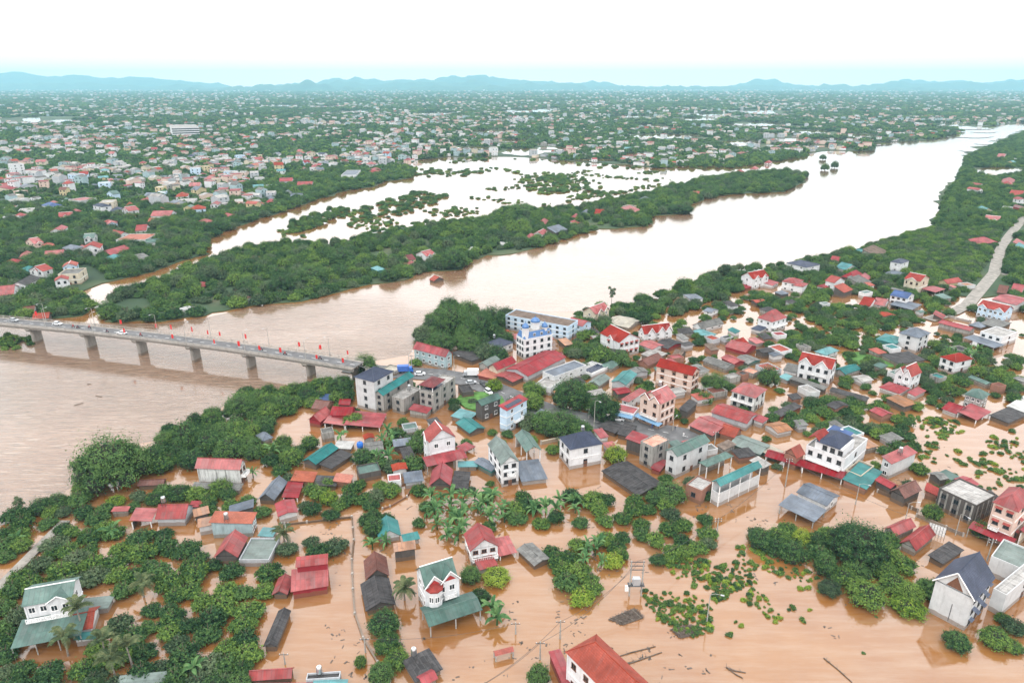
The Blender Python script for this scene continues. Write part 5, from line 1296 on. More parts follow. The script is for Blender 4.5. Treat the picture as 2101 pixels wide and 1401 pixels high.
def truck(p, th, cab, box, desc, lab):
    t = empty('truck', p, th); mb = MB()
    mb.box(-3.4, -1.1, .9, 1.2, 1.1, 3.2, box); mb.build('cargo_box', t)
    c = MB(); sec = lambda x, z: [(x, -1.0, .6), (x, 1.0, .6), (x, 1.0, z), (x, -1.0, z)]
    loft(c, [sec(1.35, 2.4), sec(2.5, 2.35), sec(3.0, 1.3), sec(3.05, 1.0)], cab); c.build('cab', t)
    w = MB(); w.poly([(2.56, -.85, 2.2), (2.56, .85, 2.2), (3.02, .85, 1.4), (3.02, -.85, 1.4)], MF['glass']); w.build('windscreen', t)
    ch = MB(); ch.box(-3.3, -.5, .55, 2.6, .5, .88, MF['dark']); ch.build('chassis', t)
    for x in (-2.3, 2.2):
        for y in (-.9, .9):
            w = MB(); w.tube((0, -.14, 0), (0, .14, 0), .45, .45, MF['tyre'], 12); w.build('wheel', t, (x, y, .45))
    tag(t, 'truck', desc, label=lab)
def on_bridge(xp, lat, th_add=0):
    p, n_, d = along(s_of_px(xp)); return p+n_*lat+Vector((0, 0, .07)), math.atan2(d.y, d.x)+th_add
p, th = on_bridge(95, BW*.66); car(p, th, MF['carwhite'], '', 'white car driving on the left end of the bridge', 'car')
p, th = on_bridge(240, BW*.34); car(p, th+PI, MF['carwhite'], '', 'white car on the bridge, the one further right towards the piers', 'car')
p, th = on_bridge(8, BW*.6); car(p, th, MF['silver'], '', 'silver car entering the bridge at the frame edge', 'car')
car(G(1268, 862, .34), -.15, MF['carwhite'], '', 'white car parked across the street from the cream corner shophouse')
car(G(967, 787, .34), .2, MF['silver'], '', 'silver car parked behind the white box truck', 'parked_car')
car(G(862, 769, .34), .1, MF['carwhite'], '', 'white car parked by the bridge ramp beside street trees')
car(G(992, 790, .34), -1.1, MF['dark'], '', 'dark car parked beside the white box truck near the red roof')
car(G(1002, 806, .34), -1.0, MF['carwhite'], '', 'white car nearest the grass bank by the ramp street', van=True)
car(G(1060, 830, .34), -.4, MF['redpaint'], '', 'red van half hidden under the street trees', van=True)
truck(G(965, 772, .34), PI, MF['silver'], MF['carwhite'], '', 'white box truck parked on the ramp street')
truck(G(833, 764, .34), .1, MF['tank'], MF['tarp'], '', 'blue tarpaulin truck standing behind the grey four-storey block')
# motorbike riders
def motorbike(p, th, lab, plab, shirt):
    t = empty('motorbike', p, th); f = MB(); f.tube((-.45, 0, .55), (.3, 0, .6), .14, .12, MF['redpaint'], 6); f.tube((.35, 0, .4), (.6, 0, 1.0), .06, .05, MF['dark'], 5); f.tube((.5, -.3, 1.0), (.5, .3, 1.0), .03, .03, MF['dark'], 4); f.build('frame', t)
    s = MB(); s.tube((-.55, 0, .75), (.15, 0, .72), .11, .1, MF['dark'], 6); s.build('seat', t)
    for x in (-.6, .65):
        w = MB(); w.tube((0, -.05, 0), (0, .05, 0), .29, .29, MF['tyre'], 12); w.build('wheel', t, (x, 0, .29))
    tag(t, 'motorbike', '', label=lab)
    person(p+Vector((0, 0, .0)), th, plab, shirt, True)
SK = {}
def person(p, th, lab, shirt, sit=False):
    key = (shirt.name, sit)
    if key not in SK:
        bm = bmesh.new(); sl_ = bm.verts.layers.skin.verify(); vs_ = []
        z = .92
        def add(q, r, par=None):
            v = bm.verts.new(q); v[sl_].radius = (r, r); vs_.append(v)
            if par is not None: bm.edges.new((par, v))
            return v
        pel = add((0, 0, z), .15); pel[sl_].use_root = True
        ch = add((.05 if sit else 0, 0, z+.42), .17, pel); nk = add((.07 if sit else 0, 0, z+.57), .06, ch); hd = add((.09 if sit else .02, 0, z+.68), .10, nk); add((.09 if sit else .02, 0, z+.80), .085, hd)
        for s in (-1, 1):
            sh = add((.04, s*.20, z+.47), .065, ch); el = add((.22 if sit else .02, s*.27, z+.24), .048, sh); add((.48, s*.26, z+.12) if sit else (.10, s*.25, z), .036, el)
            hp = add((.02, s*.12, z-.05), .10, pel); kn = add((.38, s*.2, z-.12), .075, hp) if sit else add((.08*s, s*.12, z-.45), .07, hp)
            an = add((.30, s*.2, z-.50), .05, kn) if sit else add((.02*s, s*.12, .08), .045, kn); add((an.co.x+.16, an.co.y, an.co.z-.04), .04, an)
        me = bpy.data.meshes.new('person'); bm.to_mesh(me); bm.free(); me.materials.append(shirt)
        tmp = bpy.data.objects.new('tmp_person', me); COL.objects.link(tmp)
        tmp.modifiers.new('skin', 'SKIN'); tmp.modifiers.new('sub', 'SUBSURF').levels = 1
        dg = bpy.context.evaluated_depsgraph_get(); m2 = bpy.data.meshes.new_from_object(tmp.evaluated_get(dg)); m2.name = 'person'
        m2.materials.clear(); m2.materials.append(shirt); m2.materials.append(MF['skin'])
        for f in m2.polygons:
            if f.center.z > z+.58: f.material_index = 1
        bpy.data.objects.remove(tmp); SK[key] = m2
    o = bpy.data.objects.new('person', SK[key]); link(o, None, p, th); tag(o, 'person', '', label=lab); return o
for k, (xp, lat, a) in enumerate([(133, .5, 0), (146, .45, 0), (165, .6, 0), (208, .35, PI), (280, .35, PI), (523, .5, PI), (573, .4, 0), (644, .5, 0)]):
    p, th = on_bridge(xp, BW*lat, a)
    motorbike(p, th, 'motorbike on the bridge deck, %s of those from the left' % ords[k], 'person in %s riding the %s motorbike from the left' % ('a dark shirt' if k % 2 else 'a red shirt', ords[k]), MF['cloth'] if k % 2 else MF['redpaint'])
for k, (x, y) in enumerate([(1385, 882), (1402, 896), (1338, 878), (1955, 641), (1950, 646)]):
    person(G(x, y, .36 if x < 1900 else .65), k, 'person in %s standing %s' % (('dark clothes', 'white', 'blue', 'dark clothes', 'white')[k], ('by the shophouse awning', 'at the flooded street corner', 'outside the blue-awning shops', 'on the dirt road by the long red stable', 'beside another on the wet dirt road')[k]), MF[('cloth', 'white', 'tarp', 'cloth', 'white')[k]])

# ---------------------------------------------------------------- poles, lamps, wires
def upole(x, yb, yt, lab, arms=1, zb=0):
    g = G(x, yb, zb); h = max(3, zat(g, yt)-zb); t = empty('power_pole', g)
    mb = MB(); mb.tube((0, 0, -1), (0, 0, h), .19, .12, MF['pole'], 8); mb.build('pole', t)
    for k in range(arms):
        mb = MB(); mb.box(-1.0, -.06, h-.5-k*.7, 1.0, .06, h-.38-k*.7, MF['dark']); mb.build('cross_arm', t)
        for xx in (-.8, 0, .8):
            i = MB(); i.lathe([(.05, h-.38-k*.7), (.09, h-.2-k*.7), (.03, h-.12-k*.7)], xx, 0, MF['white'], 6); i.build('insulator', t)
    tag(t, 'power pole', 'concrete power pole', label=lab); return g+Vector((0, 0, h-.3))
A1 = upole(1108, 1352, 1316, 'short concrete power pole beside the dark bush at the long orange-tiled house')
A2 = upole(1149, 1310, 1272, 'thin power pole alone in the open floodwater above the orange-tiled house')
A3 = upole(1470, 1098, 1062, 'concrete power pole at the bend of the flooded street', 2)
A4 = upole(1611, 998, 940, 'tall concrete power pole before the long red shopfront roof', 2)
A5 = upole(750, 1338, 1308, 'power pole standing in the flooded lane')
A6 = upole(585, 1362, 1345, 'short pole stump in the flooded yard by the long dark shed')
A7 = upole(1058, 1300, 1276, 'lone pole in the floodwater right of the twin-gabled villa')
A8 = upole(590, 1112, 1070, 'pole at the corner of the walled flooded yard')
A9 = upole(1208, 860, 838, 'power pole near the big street trees')
A10 = upole(1325, 870, 825, 'power pole at the blue shop awnings')
A11 = upole(1465, 920, 885, 'power pole beside the faded pink corner roof')
A12 = upole(2025, 1150, 1105, 'power pole at the corner behind the slate gabled house', 2)
A13 = upole(845, 758, 728, 'power pole on the bank behind the bridge end')
for x, yb, yt, rz, lab in ((1450, 1278, 1216, 1.2, 'street lamp on a slim post in the flooded shrub field'), (1218, 890, 820, .6, 'street lamp before the tree-shaded crossing'), (1380, 885, 862, 2.5, 'street lamp at the corner shophouse'),
     (1755, 1035, 990, .9, 'street lamp by the teal canopy pavement'), (1856, 1072, 1030, 1.5, 'street lamp between the big round tree and old brown hut'), (1960, 1098, 1052, .2, 'street lamp in front of the unfinished house'),
     (840, 760, 725, 2.6, 'street lamp at the ramp end of the bridge'), (932, 765, 728, 1.0, 'street lamp beside the box truck')):
    g = G(x, yb); h = max(5, zat(g, yt)); lamp(g, rz, '', lab, h/9.0)
# transformer platform
g = G(1303, 1222); t = empty('transformer_platform', g)
hT = zat(g, 1150)
for x in (-1.4, 1.4):
    mb = MB(); mb.tube((x, 0, -1), (x, 0, hT), .18, .14, MF['pole'], 8); mb.build('pole', t)
mb = MB(); mb.box(-1.9, -.7, 3.2, 1.9, .7, 3.35, MF['dark']); mb.build('platform', t)
mb = MB(); mb.box(-.8, -.55, 3.36, .8, .55, 5.2, MF['silver']); mb.box(-1.0, -.4, 3.7, -.8, .4, 4.9, MF['silver']); mb.box(.8, -.4, 3.7, 1.0, .4, 4.9, MF['silver']); mb.build('transformer_tank', t)
for k in range(3):
    mb = MB(); mb.box(-1.7, -.08, hT-.4-k*1.1, 1.7, .08, hT-.25-k*1.1, MF['dark']); mb.build('cross_arm', t)
mb = MB(); mb.box(-2.5, -.4, 1.6, -1.7, .2, 3.0, MF['white']); mb.build('switch_box', t)
tag(t, 'transformer', '', label='pole-mounted transformer with white boxes standing in the floodwater')
LMK.append((1303, 1190, 'the pole-mounted transformer', None))
AT = g+Vector((0, 0, hT))
def wire(a, b_, sag, lab, off=0):
    mb = MB(); n_ = 14; prev = None
    o = a.copy()
    for i in range(n_+1):
        f = i/n_; p = a.lerp(b_, f)-Vector((0, 0, sag*4*f*(1-f)))-o
        if prev is not None: mb.tube(prev, p, .045, .045, MF['wire'], 4, False)
        prev = p
    w = mb.build('power_cable', None, o, uv=False); tag(w, 'cable', '', label=lab, px=P(a.lerp(b_, .5)))
off_ = G(960, 1420, 8)
wire(off_, A1, 1.0, 'black cable sagging from the bottom edge to the short power pole'); wire(A1, AT, 2.5, 'black cable from the short power pole to the transformer', )
wire(off_+Vector((1, 1, -.4)), A2, 1.4, 'second black cable rising from the bottom edge to the thin pole'); wire(A2, AT-Vector((0, 0, 1.1)), 1.6, 'black cable from the thin pole to the transformer')
wire(AT, A3, 2.0, 'black cable between transformer and street bend pole'); wire(A3, A4, 1.5, 'black cable along the flooded street to the shopfront pole'); wire(A5, A7, 1.5, 'thin cable crossing the flooded lane to the lone pole')
wire(A4, A12, 3, 'long cable following the flooded street past the carport house')

# ---------------------------------------------------------------- walls, fences, gates, hoardings
def bwall(px, h, th_, matr, lab, name='boundary_wall', posts=0):
    P_ = [G(x, y) for x, y in px]; o = P_[0].copy(); t = empty(name, o); mb = MB(); cp = MB()
    for i in range(len(P_)-1):
        a, b_ = P_[i]-o, P_[i+1]-o; d = (b_-a).normalized(); n_ = Vector((-d.y, d.x, 0))*th_/2; up = Vector((0, 0, h))
        a = a-d*th_/2; b_ = b_-d*(th_/2+.005)
        for q0, q1 in ((a-n_, b_-n_), (b_+n_, a+n_)): mb.poly([q0-up*.5, q1-up*.5, q1+up, q0+up], matr)
        mb.poly([a-n_-up*.5, a+n_-up*.5, a+n_+up, a-n_+up], matr); mb.poly([b_-n_-up*.5, b_+n_-up*.5, b_+n_+up, b_-n_+up], matr)
        cp.slab([a-n_*1.25+up*1.02, b_-n_*1.25+up*1.02, b_+n_*1.25+up*1.02, a+n_*1.25+up*1.02], .05, matr)
    mb.build('wall_panel', t); cp.build('coping', t)
    L = sum((P_[i+1]-P_[i]).length for i in range(len(P_)-1))
    k = 0
    for i in range(len(P_)-1):
        a, b_ = P_[i]-o, P_[i+1]-o; m_ = max(1, int((b_-a).length/5))
        for j in range(m_+(i == len(P_)-2)):
            q = a.lerp(b_, j/m_); pm = post_mesh(h+.25, MF['concrete'], th_*.75); link(bpy.data.objects.new('post', pm), t, q)
    tag(t, 'wall', '', label=lab, px=P(P_[len(P_)//2]))
bwall([(583, 1078), (722, 1062), (726, 1110), (722, 1150)], .55, .3, WC['dark'], 'low dark wall round the walled flooded yard')
bwall([(722, 1150), (724, 1210), (728, 1260), (745, 1310), (775, 1360), (800, 1400)], .4, .3, WC['conc'], 'low wall along the left side of the flooded lane')
bwall([(842, 978), (845, 1000), (835, 1020), (800, 1040), (785, 1045)], .5, .25, WC['brick'], 'curved brick-brown wall edging the orchard by the flooded track')
bwall([(1800, 1010), (1850, 1030), (1870, 1045), (1882, 1050)], 1.0, .25, WC['dark'], 'dark street wall before the old brown-tiled hut')
bwall([(1880, 1060), (1940, 1085), (1975, 1100)], 1.0, .25, WC['conc'], 'grey yard wall in front of the unfinished concrete house')
bwall([(645, 905), (600, 925), (560, 945)], .5, .25, WC['brick'], 'low brick wall below the red yard roofs')
bwall([(1110, 912), (1145, 905), (1150, 918)], 1.4, .3, WC['cream'], 'pale gate wall with pillars behind the white box house')
bwall([(1830, 496), (1780, 507), (1740, 520), (1700, 530), (1690, 534)], 1.2, .6, WC['dark'], 'dark levee wall running along the far river bank')
bwall([(1915, 642), (1960, 655), (1990, 662)], 1.2, .3, WC['lgrey'], 'grey roadside wall behind the long red stable')
def hoarding():
    a, b_ = G(1901, 1096, 0), G(1936, 1108, 0); t = empty('hoarding', a); d = b_-a; th = math.atan2(d.y, d.x); t.rotation_euler = (0, 0, th); L = d.length
    for i in range(6):
        mb = MB(); mb.box(L*i/6+.03, -.05, 1.0, L*(i+1)/6-.03, .05, 2.4, MF['white']); mb.build('panel', t)
        mb = MB(); mb.box(L*i/6+.03, -.05, 2.45, L*(i+1)/6-.03, .05, 3.8, MF['white']); mb.build('panel', t)
    for i in range(7): link(bpy.data.objects.new('post', post_mesh(3.8, MF['dark'], .05)), t, (L*i/6, 0, 0))
    tag(t, 'hoarding', '', label='white panelled hoarding beside the flooded street and broken red roof')
hoarding()

# ---------------------------------------------------------------- rafts and drift
def raft(px, lab, n_=16):
    c = [G(x, y) for x, y in px]; o = c[0]; t = empty('bamboo_raft', o)
    for i in range(n_):
        f = (i+.5)/n_; a = c[0].lerp(c[1], f)-o; b_ = c[3].lerp(c[2], f)-o
        a += (b_-a)*random.uniform(-.03, .06); b_ += (b_-a)*random.uniform(-.08, .03); z = Vector((0, 0, .10+random.uniform(-.03, .10)))
        mb = MB(); mb.tube(a+z, b_+z, .12, .10, MF['wood'], 5); mb.build('pole', t)
    for f in (.15, .5, .85):
        a = c[0].lerp(c[3], f)-o; b_ = c[1].lerp(c[2], f)-o; mb = MB(); mb.tube(a+Vector((0, 0, .3)), b_+Vector((0, 0, .3)), .07, .07, MF['cable'], 5); mb.build('cross_pole', t)
    q = MB()
    for i in range(120):
        f, e = random.random(), random.random(); p = c[0].lerp(c[1], f).lerp(c[3].lerp(c[2], f), e)-o; a = random.uniform(0, 3); r = random.uniform(.2, .7)
        q.tube(p+Vector((math.cos(a)*r, math.sin(a)*r, .28)), p-Vector((math.cos(a)*r, math.sin(a)*r, -.42)), .05, .04, MF['wood'], 4)
    w = q.build('brushwood', t); w['kind'] = 'stuff'
    tag(t, 'raft', '', label=lab)
raft([(1248, 1271), (1276, 1283), (1323, 1267), (1303, 1247)], 'floating raft of grey bamboo poles in the open floodwater', 22)
raft([(1375, 1292), (1395, 1310), (1440, 1300), (1418, 1282)], 'tangled heap of grey drift poles beside the yellow-green shrubs', 14)
raft([(20, 1080), (0, 1092), (42, 1088), (46, 1075)], 'broken bamboo jetty remains at the river edge', 10)
def pole_drift(pts_, lab):
    c = [G(x, y) for x, y in pts_]; o = c[0]; t = empty('drift_pole', o); mb = MB()
    for i in range(len(c)-1): mb.tube(c[i]-o+Vector((0, 0, .12)), c[i+1]-o+Vector((0, 0, .12)), .14, .09, MF['wood'], 5)
    mb.build('pole', t); q = MB()
    for k in range(5):
        f = random.random(); p = c[0].lerp(c[-1], f)-o; a = random.uniform(0, 6); q.tube(p+Vector((0, 0, .1)), p+Vector((math.cos(a)*.8, math.sin(a)*.8, random.uniform(.1, .6))), .05, .02, MF['wood'], 4)
    q.build('twig', t); tag(t, 'drift pole', '', label=lab)
for k, pp in enumerate([([(1190, 1322), (1230, 1337), (1265, 1345)], 'long drift pole leaving the orange-tiled house to the right'), ([(1200, 1315), (1225, 1322), (1258, 1330)], 'shorter drift pole just above the long one by the orange roof'),
   ([(1248, 1354), (1290, 1340), (1345, 1326)], 'drift pole pointing at the drifted stump'), ([(1255, 1368), (1310, 1355), (1358, 1338)], 'lower parallel drift pole below the drifted stump'), ([(1282, 1364), (1320, 1352)], 'short thick drift pole between two long ones'),
   ([(1490, 1369), (1507, 1376), (1530, 1380)], 'forked drift pole alone near the bottom edge'), ([(1490, 1369), (1510, 1384), (1524, 1391)], 'second prong of the forked drift pole near the bottom edge'), ([(1690, 1350), (1722, 1376), (1748, 1400)], 'long straight pole drifting at the bottom right'),
   ([(152, 832), (170, 827)], 'dark log drifting in the wide brown river'), ([(196, 812), (210, 815)], 'small log drifting upstream of another log'), ([(180, 788), (187, 788)], 'short stub of wood in mid river below the bridge')]):
    pole_drift(*pp)
# ---------------------------------------------------------------- vegetation models
M_TWIG_SHADE = m_flat('twigs_with_painted_shade', (.020, .024, .014), .95, 0, .3, 2)  # inner twigs coloured near-black to paint the shade in gaps between leaves
def crown_mesh(name, seed, blobs, nleaf, leaf, matr, core=.74, up=.25, drop=-.1, droop=0):
    r = np.random.default_rng(seed)
    V = []; F = []; T = []
    bl = np.array(blobs)          # x y z r sz
    area = bl[:, 3]**2; cnt = np.maximum(8, (nleaf*area/area.sum()*1.35)).astype(int)
    C = []; Nn = []; tt = []
    for b, k in zip(bl, cnt):
        d = r.normal(size=(k, 3)); d /= np.linalg.norm(d, axis=1)[:, None]
        d[:, 2] = np.where(d[:, 2] < -.35, -d[:, 2], d[:, 2])
        rad = b[3]*(1+.15*r.normal(size=k)); rad *= np.where(r.random(k) < .3, .82, 1); rad *= np.where(r.random(k) < .06, 1.22, 1)
        q0 = b[:3]+d*b[3]
        nzv = np.array([noise.noise(Vector((x_*5.5, y_*5.5, z_*5.5+seed))) for x_, y_, z_ in q0.tolist()])
        rad *= 1+.30*nzv
        p = b[:3]+d*rad[:, None]*np.array([1, 1, b[4]])
        keep = np.ones(k, bool)
        for c in bl:
            q = (p-c[:3])/np.array([1, 1, c[4]]); keep &= np.linalg.norm(q, axis=1) > c[3]*.74
        keep &= p[:, 2] > drop
        keep &= (nzv > -.28) | (r.random(k) < .35)
        C.append(p[keep]); Nn.append(d[keep]); tt.append((r.random()*.30+.16+.75*nzv)[keep])  # tint paints clump shading: bulges lighter, hollows between them darker
    C = np.concatenate(C); Nn = np.concatenate(Nn); tt = np.concatenate(tt)
    k = len(C)
    tt = np.clip(tt+r.random(k)**1.5*.65, 0, 1.15)
    n = Nn+r.normal(size=(k, 3))*.45; n[:, 2] += up; n /= np.linalg.norm(n, axis=1)[:, None]
    a = np.cross(n, r.normal(size=(k, 3))); a /= np.linalg.norm(a, axis=1)[:, None]; b = np.cross(n, a)
    s = leaf*(.6+.8*r.random(k))[:, None]
    P4 = np.stack([C-a*s, C-b*s*.55, C+a*s-n*s*.25, C+b*s*.55], 1)
    V = P4.reshape(-1, 3); F = np.arange(4*k).reshape(k, 4)
    verts = [V]; faces = [tuple(f) for f in F.tolist()]; tint = [np.repeat(tt, 4)]
    base = len(V)
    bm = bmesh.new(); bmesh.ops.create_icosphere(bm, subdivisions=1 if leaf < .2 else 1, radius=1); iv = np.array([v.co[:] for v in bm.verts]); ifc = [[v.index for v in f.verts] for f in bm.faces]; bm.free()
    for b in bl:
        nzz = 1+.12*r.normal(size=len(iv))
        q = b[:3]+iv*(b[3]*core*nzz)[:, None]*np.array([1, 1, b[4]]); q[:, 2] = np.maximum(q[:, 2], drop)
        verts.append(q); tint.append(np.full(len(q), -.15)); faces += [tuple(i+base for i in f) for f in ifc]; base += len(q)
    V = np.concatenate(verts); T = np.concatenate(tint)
    me = bpy.data.meshes.new(name); me.from_pydata(V.tolist(), [], faces); me.materials.append(matr); me.materials.append(M_TWIG_SHADE)
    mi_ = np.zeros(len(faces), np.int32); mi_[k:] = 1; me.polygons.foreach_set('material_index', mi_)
    at = me.attributes.new('tint', 'FLOAT', 'POINT'); at.data.foreach_set('value', T.astype(np.float32)); me.update()
    return me
def blobs_round(seed, n, R=1.0, flat=.75, zc=.55, small=.45):
    r = random.Random(seed); out = [(0, 0, zc, .72*R, flat)]
    for i in range(n):
        a = 2*PI*i/n+r.uniform(-.4, .4); q = r.uniform(.30, .72); out.append((q*math.cos(a*3), q*math.sin(a*3), max(.12, zc+(.72-q)*.75*r.uniform(-.3, 1.1)-.12*r.random()), r.uniform(small*.6, small), flat))
    return out
MESH = {}
for tone in ('fruit', 'dark', 'bright', 'grey'):
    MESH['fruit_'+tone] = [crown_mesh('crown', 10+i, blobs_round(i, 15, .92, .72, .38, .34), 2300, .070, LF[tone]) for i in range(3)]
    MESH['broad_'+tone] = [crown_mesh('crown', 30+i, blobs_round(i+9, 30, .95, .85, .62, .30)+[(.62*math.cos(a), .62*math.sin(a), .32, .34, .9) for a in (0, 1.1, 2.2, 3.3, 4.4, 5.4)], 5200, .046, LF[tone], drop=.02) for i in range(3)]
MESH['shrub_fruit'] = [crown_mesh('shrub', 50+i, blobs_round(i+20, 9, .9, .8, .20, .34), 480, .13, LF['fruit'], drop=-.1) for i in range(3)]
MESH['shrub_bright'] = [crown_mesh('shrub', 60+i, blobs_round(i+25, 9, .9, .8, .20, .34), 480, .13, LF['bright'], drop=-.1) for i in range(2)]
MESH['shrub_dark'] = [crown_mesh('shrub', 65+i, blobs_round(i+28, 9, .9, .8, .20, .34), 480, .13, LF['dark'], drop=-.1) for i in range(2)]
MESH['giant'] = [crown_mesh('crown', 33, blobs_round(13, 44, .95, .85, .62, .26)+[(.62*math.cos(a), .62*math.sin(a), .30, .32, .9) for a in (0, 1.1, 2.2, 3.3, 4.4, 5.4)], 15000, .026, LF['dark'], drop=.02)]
MESH['airy'] = [crown_mesh('crown', 70+i, [(.5*math.cos(a*2.4)*(.4+.6*(a % 3)/2), .5*math.sin(a*2.4)*(.4+.6*(a % 3)/2), .7+.22*a/2, .26, .8) for a in range(9)], 900, .07, LF['grey'], core=.35) for i in range(2)]
FARM = [crown_mesh('crown', 80+i, blobs_round(i+40, 5, .9, .75, .4), 170, .24, LF[t_]) for i, t_ in enumerate(('dark', 'dark', 'dark', 'grey', 'fruit', 'dark'))]
def trunk_mesh(h, r):
    mb = MB(); mb.tube((0, 0, -.8), (0.05, 0.02, h*.55), r, r*.75, MF['trunk'], 7, False); 
    for k in range(4):
        a = k*1.57+.4; mb.tube((0.05, .02, h*.5), (math.cos(a)*h*.3, math.sin(a)*h*.3, h*.95), r*.55, r*.2, MF['trunk'], 5, False)
    return mb.mesh('trunk', uv=False)
TRK = trunk_mesh(1.0, .06)
# banana: large arching leaves
def arc_leaf(L, W, rise, fall, matr, segs=5, name='leaf', notch=False, fold=.12):
    V = []; F = []
    for i in range(segs+1):
        f = i/segs; x = L*f*(1-.12*f); z = rise*math.sin(f*PI*.55)-fall*f**2.2
        w = W*max(.06, math.sin(PI*min(1, f*.88+.10))**.7)
        V += [(x, -w, z-w*fold), (x, 0, z), (x, w, z-w*fold)]
    for i in range(segs):
        a = 3*i; F += [(a, a+1, a+4, a+3), (a+1, a+2, a+5, a+4)]
    me = bpy.data.meshes.new(name); me.from_pydata(V, [], F); me.materials.append(matr)
    at = me.attributes.new('tint', 'FLOAT', 'POINT'); at.data.foreach_set('value', [random.random() for _ in V]); me.update(); return me
def frond(L, W, rise, fall, matr):
    V = []; F = []; n_ = 16; tt = []
    pt = lambda f: Vector((L*f*(1-.15*f), 0, rise*math.sin(f*PI*.6)-fall*f**2.1))
    for i in range(n_):
        f = (i+.6)/n_; p = pt(f); w = W*math.sin(PI*min(1, .12+f*.86))**.6
        for s in (-1, 1):
            b = len(V); q = p+Vector((.35*w, s*w, -w*.35)); e = L/n_*.42
            V += [tuple(p+Vector((-e, 0, 0))), tuple(p+Vector((e, 0, 0))), tuple(q+Vector((.05, 0, 0))), tuple(q-Vector((.12, 0, 0)))]; F.append((b, b+1, b+2, b+3)); tt += [random.random()*.6+.2]*4
    for i in range(n_):
        b = len(V); a, c = pt(i/n_), pt((i+1)/n_); V += [tuple(a+Vector((0, -.05, 0))), tuple(a+Vector((0, .05, 0))), tuple(c+Vector((0, .04, 0))), tuple(c+Vector((0, -.04, 0)))]; F.append((b, b+1, b+2, b+3)); tt += [.9]*4
    me = bpy.data.meshes.new('frond'); me.from_pydata(V, [], F); me.materials.append(matr)
    at = me.attributes.new('tint', 'FLOAT', 'POINT'); at.data.foreach_set('value', tt); me.update(); return me
BLEAF = [arc_leaf(3.3, .44, 1.5, 1.5, LF['banana']), arc_leaf(3.0, .42, .9, 2.0, LF['banana']), arc_leaf(2.7, .36, 2.0, .7, LF['banana'])]
PLEAF = [frond(3.7, .75, 1.5, 1.9, LF['palm']), frond(3.4, .7, .9, 2.4, LF['palm']), frond(3.2, .65, 2.2, .8, LF['palm'])]
mb = MB(); mb.tube((0, 0, -.8), (0, 0, 2.2), .22, .12, LF['banana'], 7); BST = mb.mesh('stem', uv=False)
mb = MB(); mb.tube((0, 0, -.8), (.15, .1, 3), .24, .18, MF['palm'], 8, False); mb.tube((.15, .1, 3), (.2, .25, 6.8), .18, .14, MF['palm'], 8, False); PST = mb.mesh('trunk', uv=False)
def banana(g, s=1.0, desc='broad-leaved banana plant', lab=None):
    t = empty('banana_plant', g, random.uniform(0, 6)); link(bpy.data.objects.new('stem', BST), t, sc=(s, s, s*.85))
    n_ = random.choice((8, 9, 10))
    for i in range(n_):
        o = bpy.data.objects.new('leaf', random.choice(BLEAF)); link(o, t, (0, 0, 1.75*s+random.uniform(-.2, .1)))
        o.rotation_euler = (random.uniform(-.3, .3), random.uniform(-.55, .15), 2*PI*i/n_+random.uniform(-.3, .3)); q = s*random.uniform(.85, 1.15); o.scale = (q, q, q)
    tag(t, 'banana plant', desc, group='banana plants', label=lab, px=P(g+Vector((0, 0, 2)))); return t
def coco(g, s=1.0, lab=None):
    t = empty('coconut_palm', g, random.uniform(0, 6)); link(bpy.data.objects.new('trunk', PST), t, sc=(1, 1, s))
    for i in range(17):
        o = bpy.data.objects.new('frond', random.choice(PLEAF)); link(o, t, (.2, .25, 6.8*s)); o.rotation_euler = (random.uniform(-.2, .2), random.uniform(-.7, .35), 2*PI*i/17*2.4); o.scale = (1, 1, 1)
    tag(t, 'palm tree', 'coconut palm', group='coconut palms', label=lab, px=P(g+Vector((0, 0, 6)))); return t
# ---------------------------------------------------------------- where things grow
STW = [G(x, y) for x, y in STREET]
EXTRA = [[G(x, y) for x, y in pl] for pl in ([(1440, 903), (1520, 960), (1600, 985), (1700, 1010), (1800, 1040), (1900, 1080), (2000, 1120), (2101, 1165)], [(728, 1150), (735, 1230), (760, 1310), (810, 1400)], [(2125, 430), (2075, 478), (2045, 535), (2010, 595), (1955, 640)], [(-40, 1240), (40, 1160), (134, 1067)], [(1480, 905), (1440, 870), (1440, 840), (1480, 815)])]
def segd(p, a, b):
    d = b-a; t = max(0, min(1, (p-a).dot(d)/d.dot(d))); return (p-a-d*t).length
def clear(g, r):
    for (o0, a, b_, w, d) in FOOT:
        q = g-o0
        if abs(q.x)+abs(q.y) > 90: continue
        u, v = q.dot(a), q.dot(b_)
        if -r < u < w+r and -r < v < d+r: return False
    for pl, wd in [(STW, 6)]+[(e, k) for e, k in zip(EXTRA, (5.0, 2.6, 5.0, 1.8, 3))]:
        for i in range(len(pl)-1):
            if segd(g, pl[i], pl[i+1]) < wd+r*.6: return False
    return True
HOLES = [[(583, 1082), (722, 1066), (724, 1130), (600, 1112)], [(600, 1240), (660, 1240), (740, 1290), (800, 1401), (545, 1401), (590, 1330)], [(1080, 1005), (1300, 1015), (1240, 950), (1130, 950)],
 [(880, 1090), (930, 1080), (920, 1130), (890, 1160)], [(570, 880), (640, 872), (790, 890), (730, 905), (600, 920)], [(1990, 345), (2101, 345), (2101, 362), (2000, 362)], [(145, 540), (200, 552), (230, 575), (170, 600)],
 [(225, 622), (300, 612), (310, 640), (260, 650)], [(400, 625), (470, 620), (470, 640), (410, 645)], [(535, 575), (580, 570), (575, 600), (540, 600)], [(690, 892), (790, 885), (780, 905), (690, 915)], [(840, 830), (905, 850), (900, 885), (835, 880)]]
CAND = []      # [screen size, kind, g, r, h, tone]
PLACED = {}
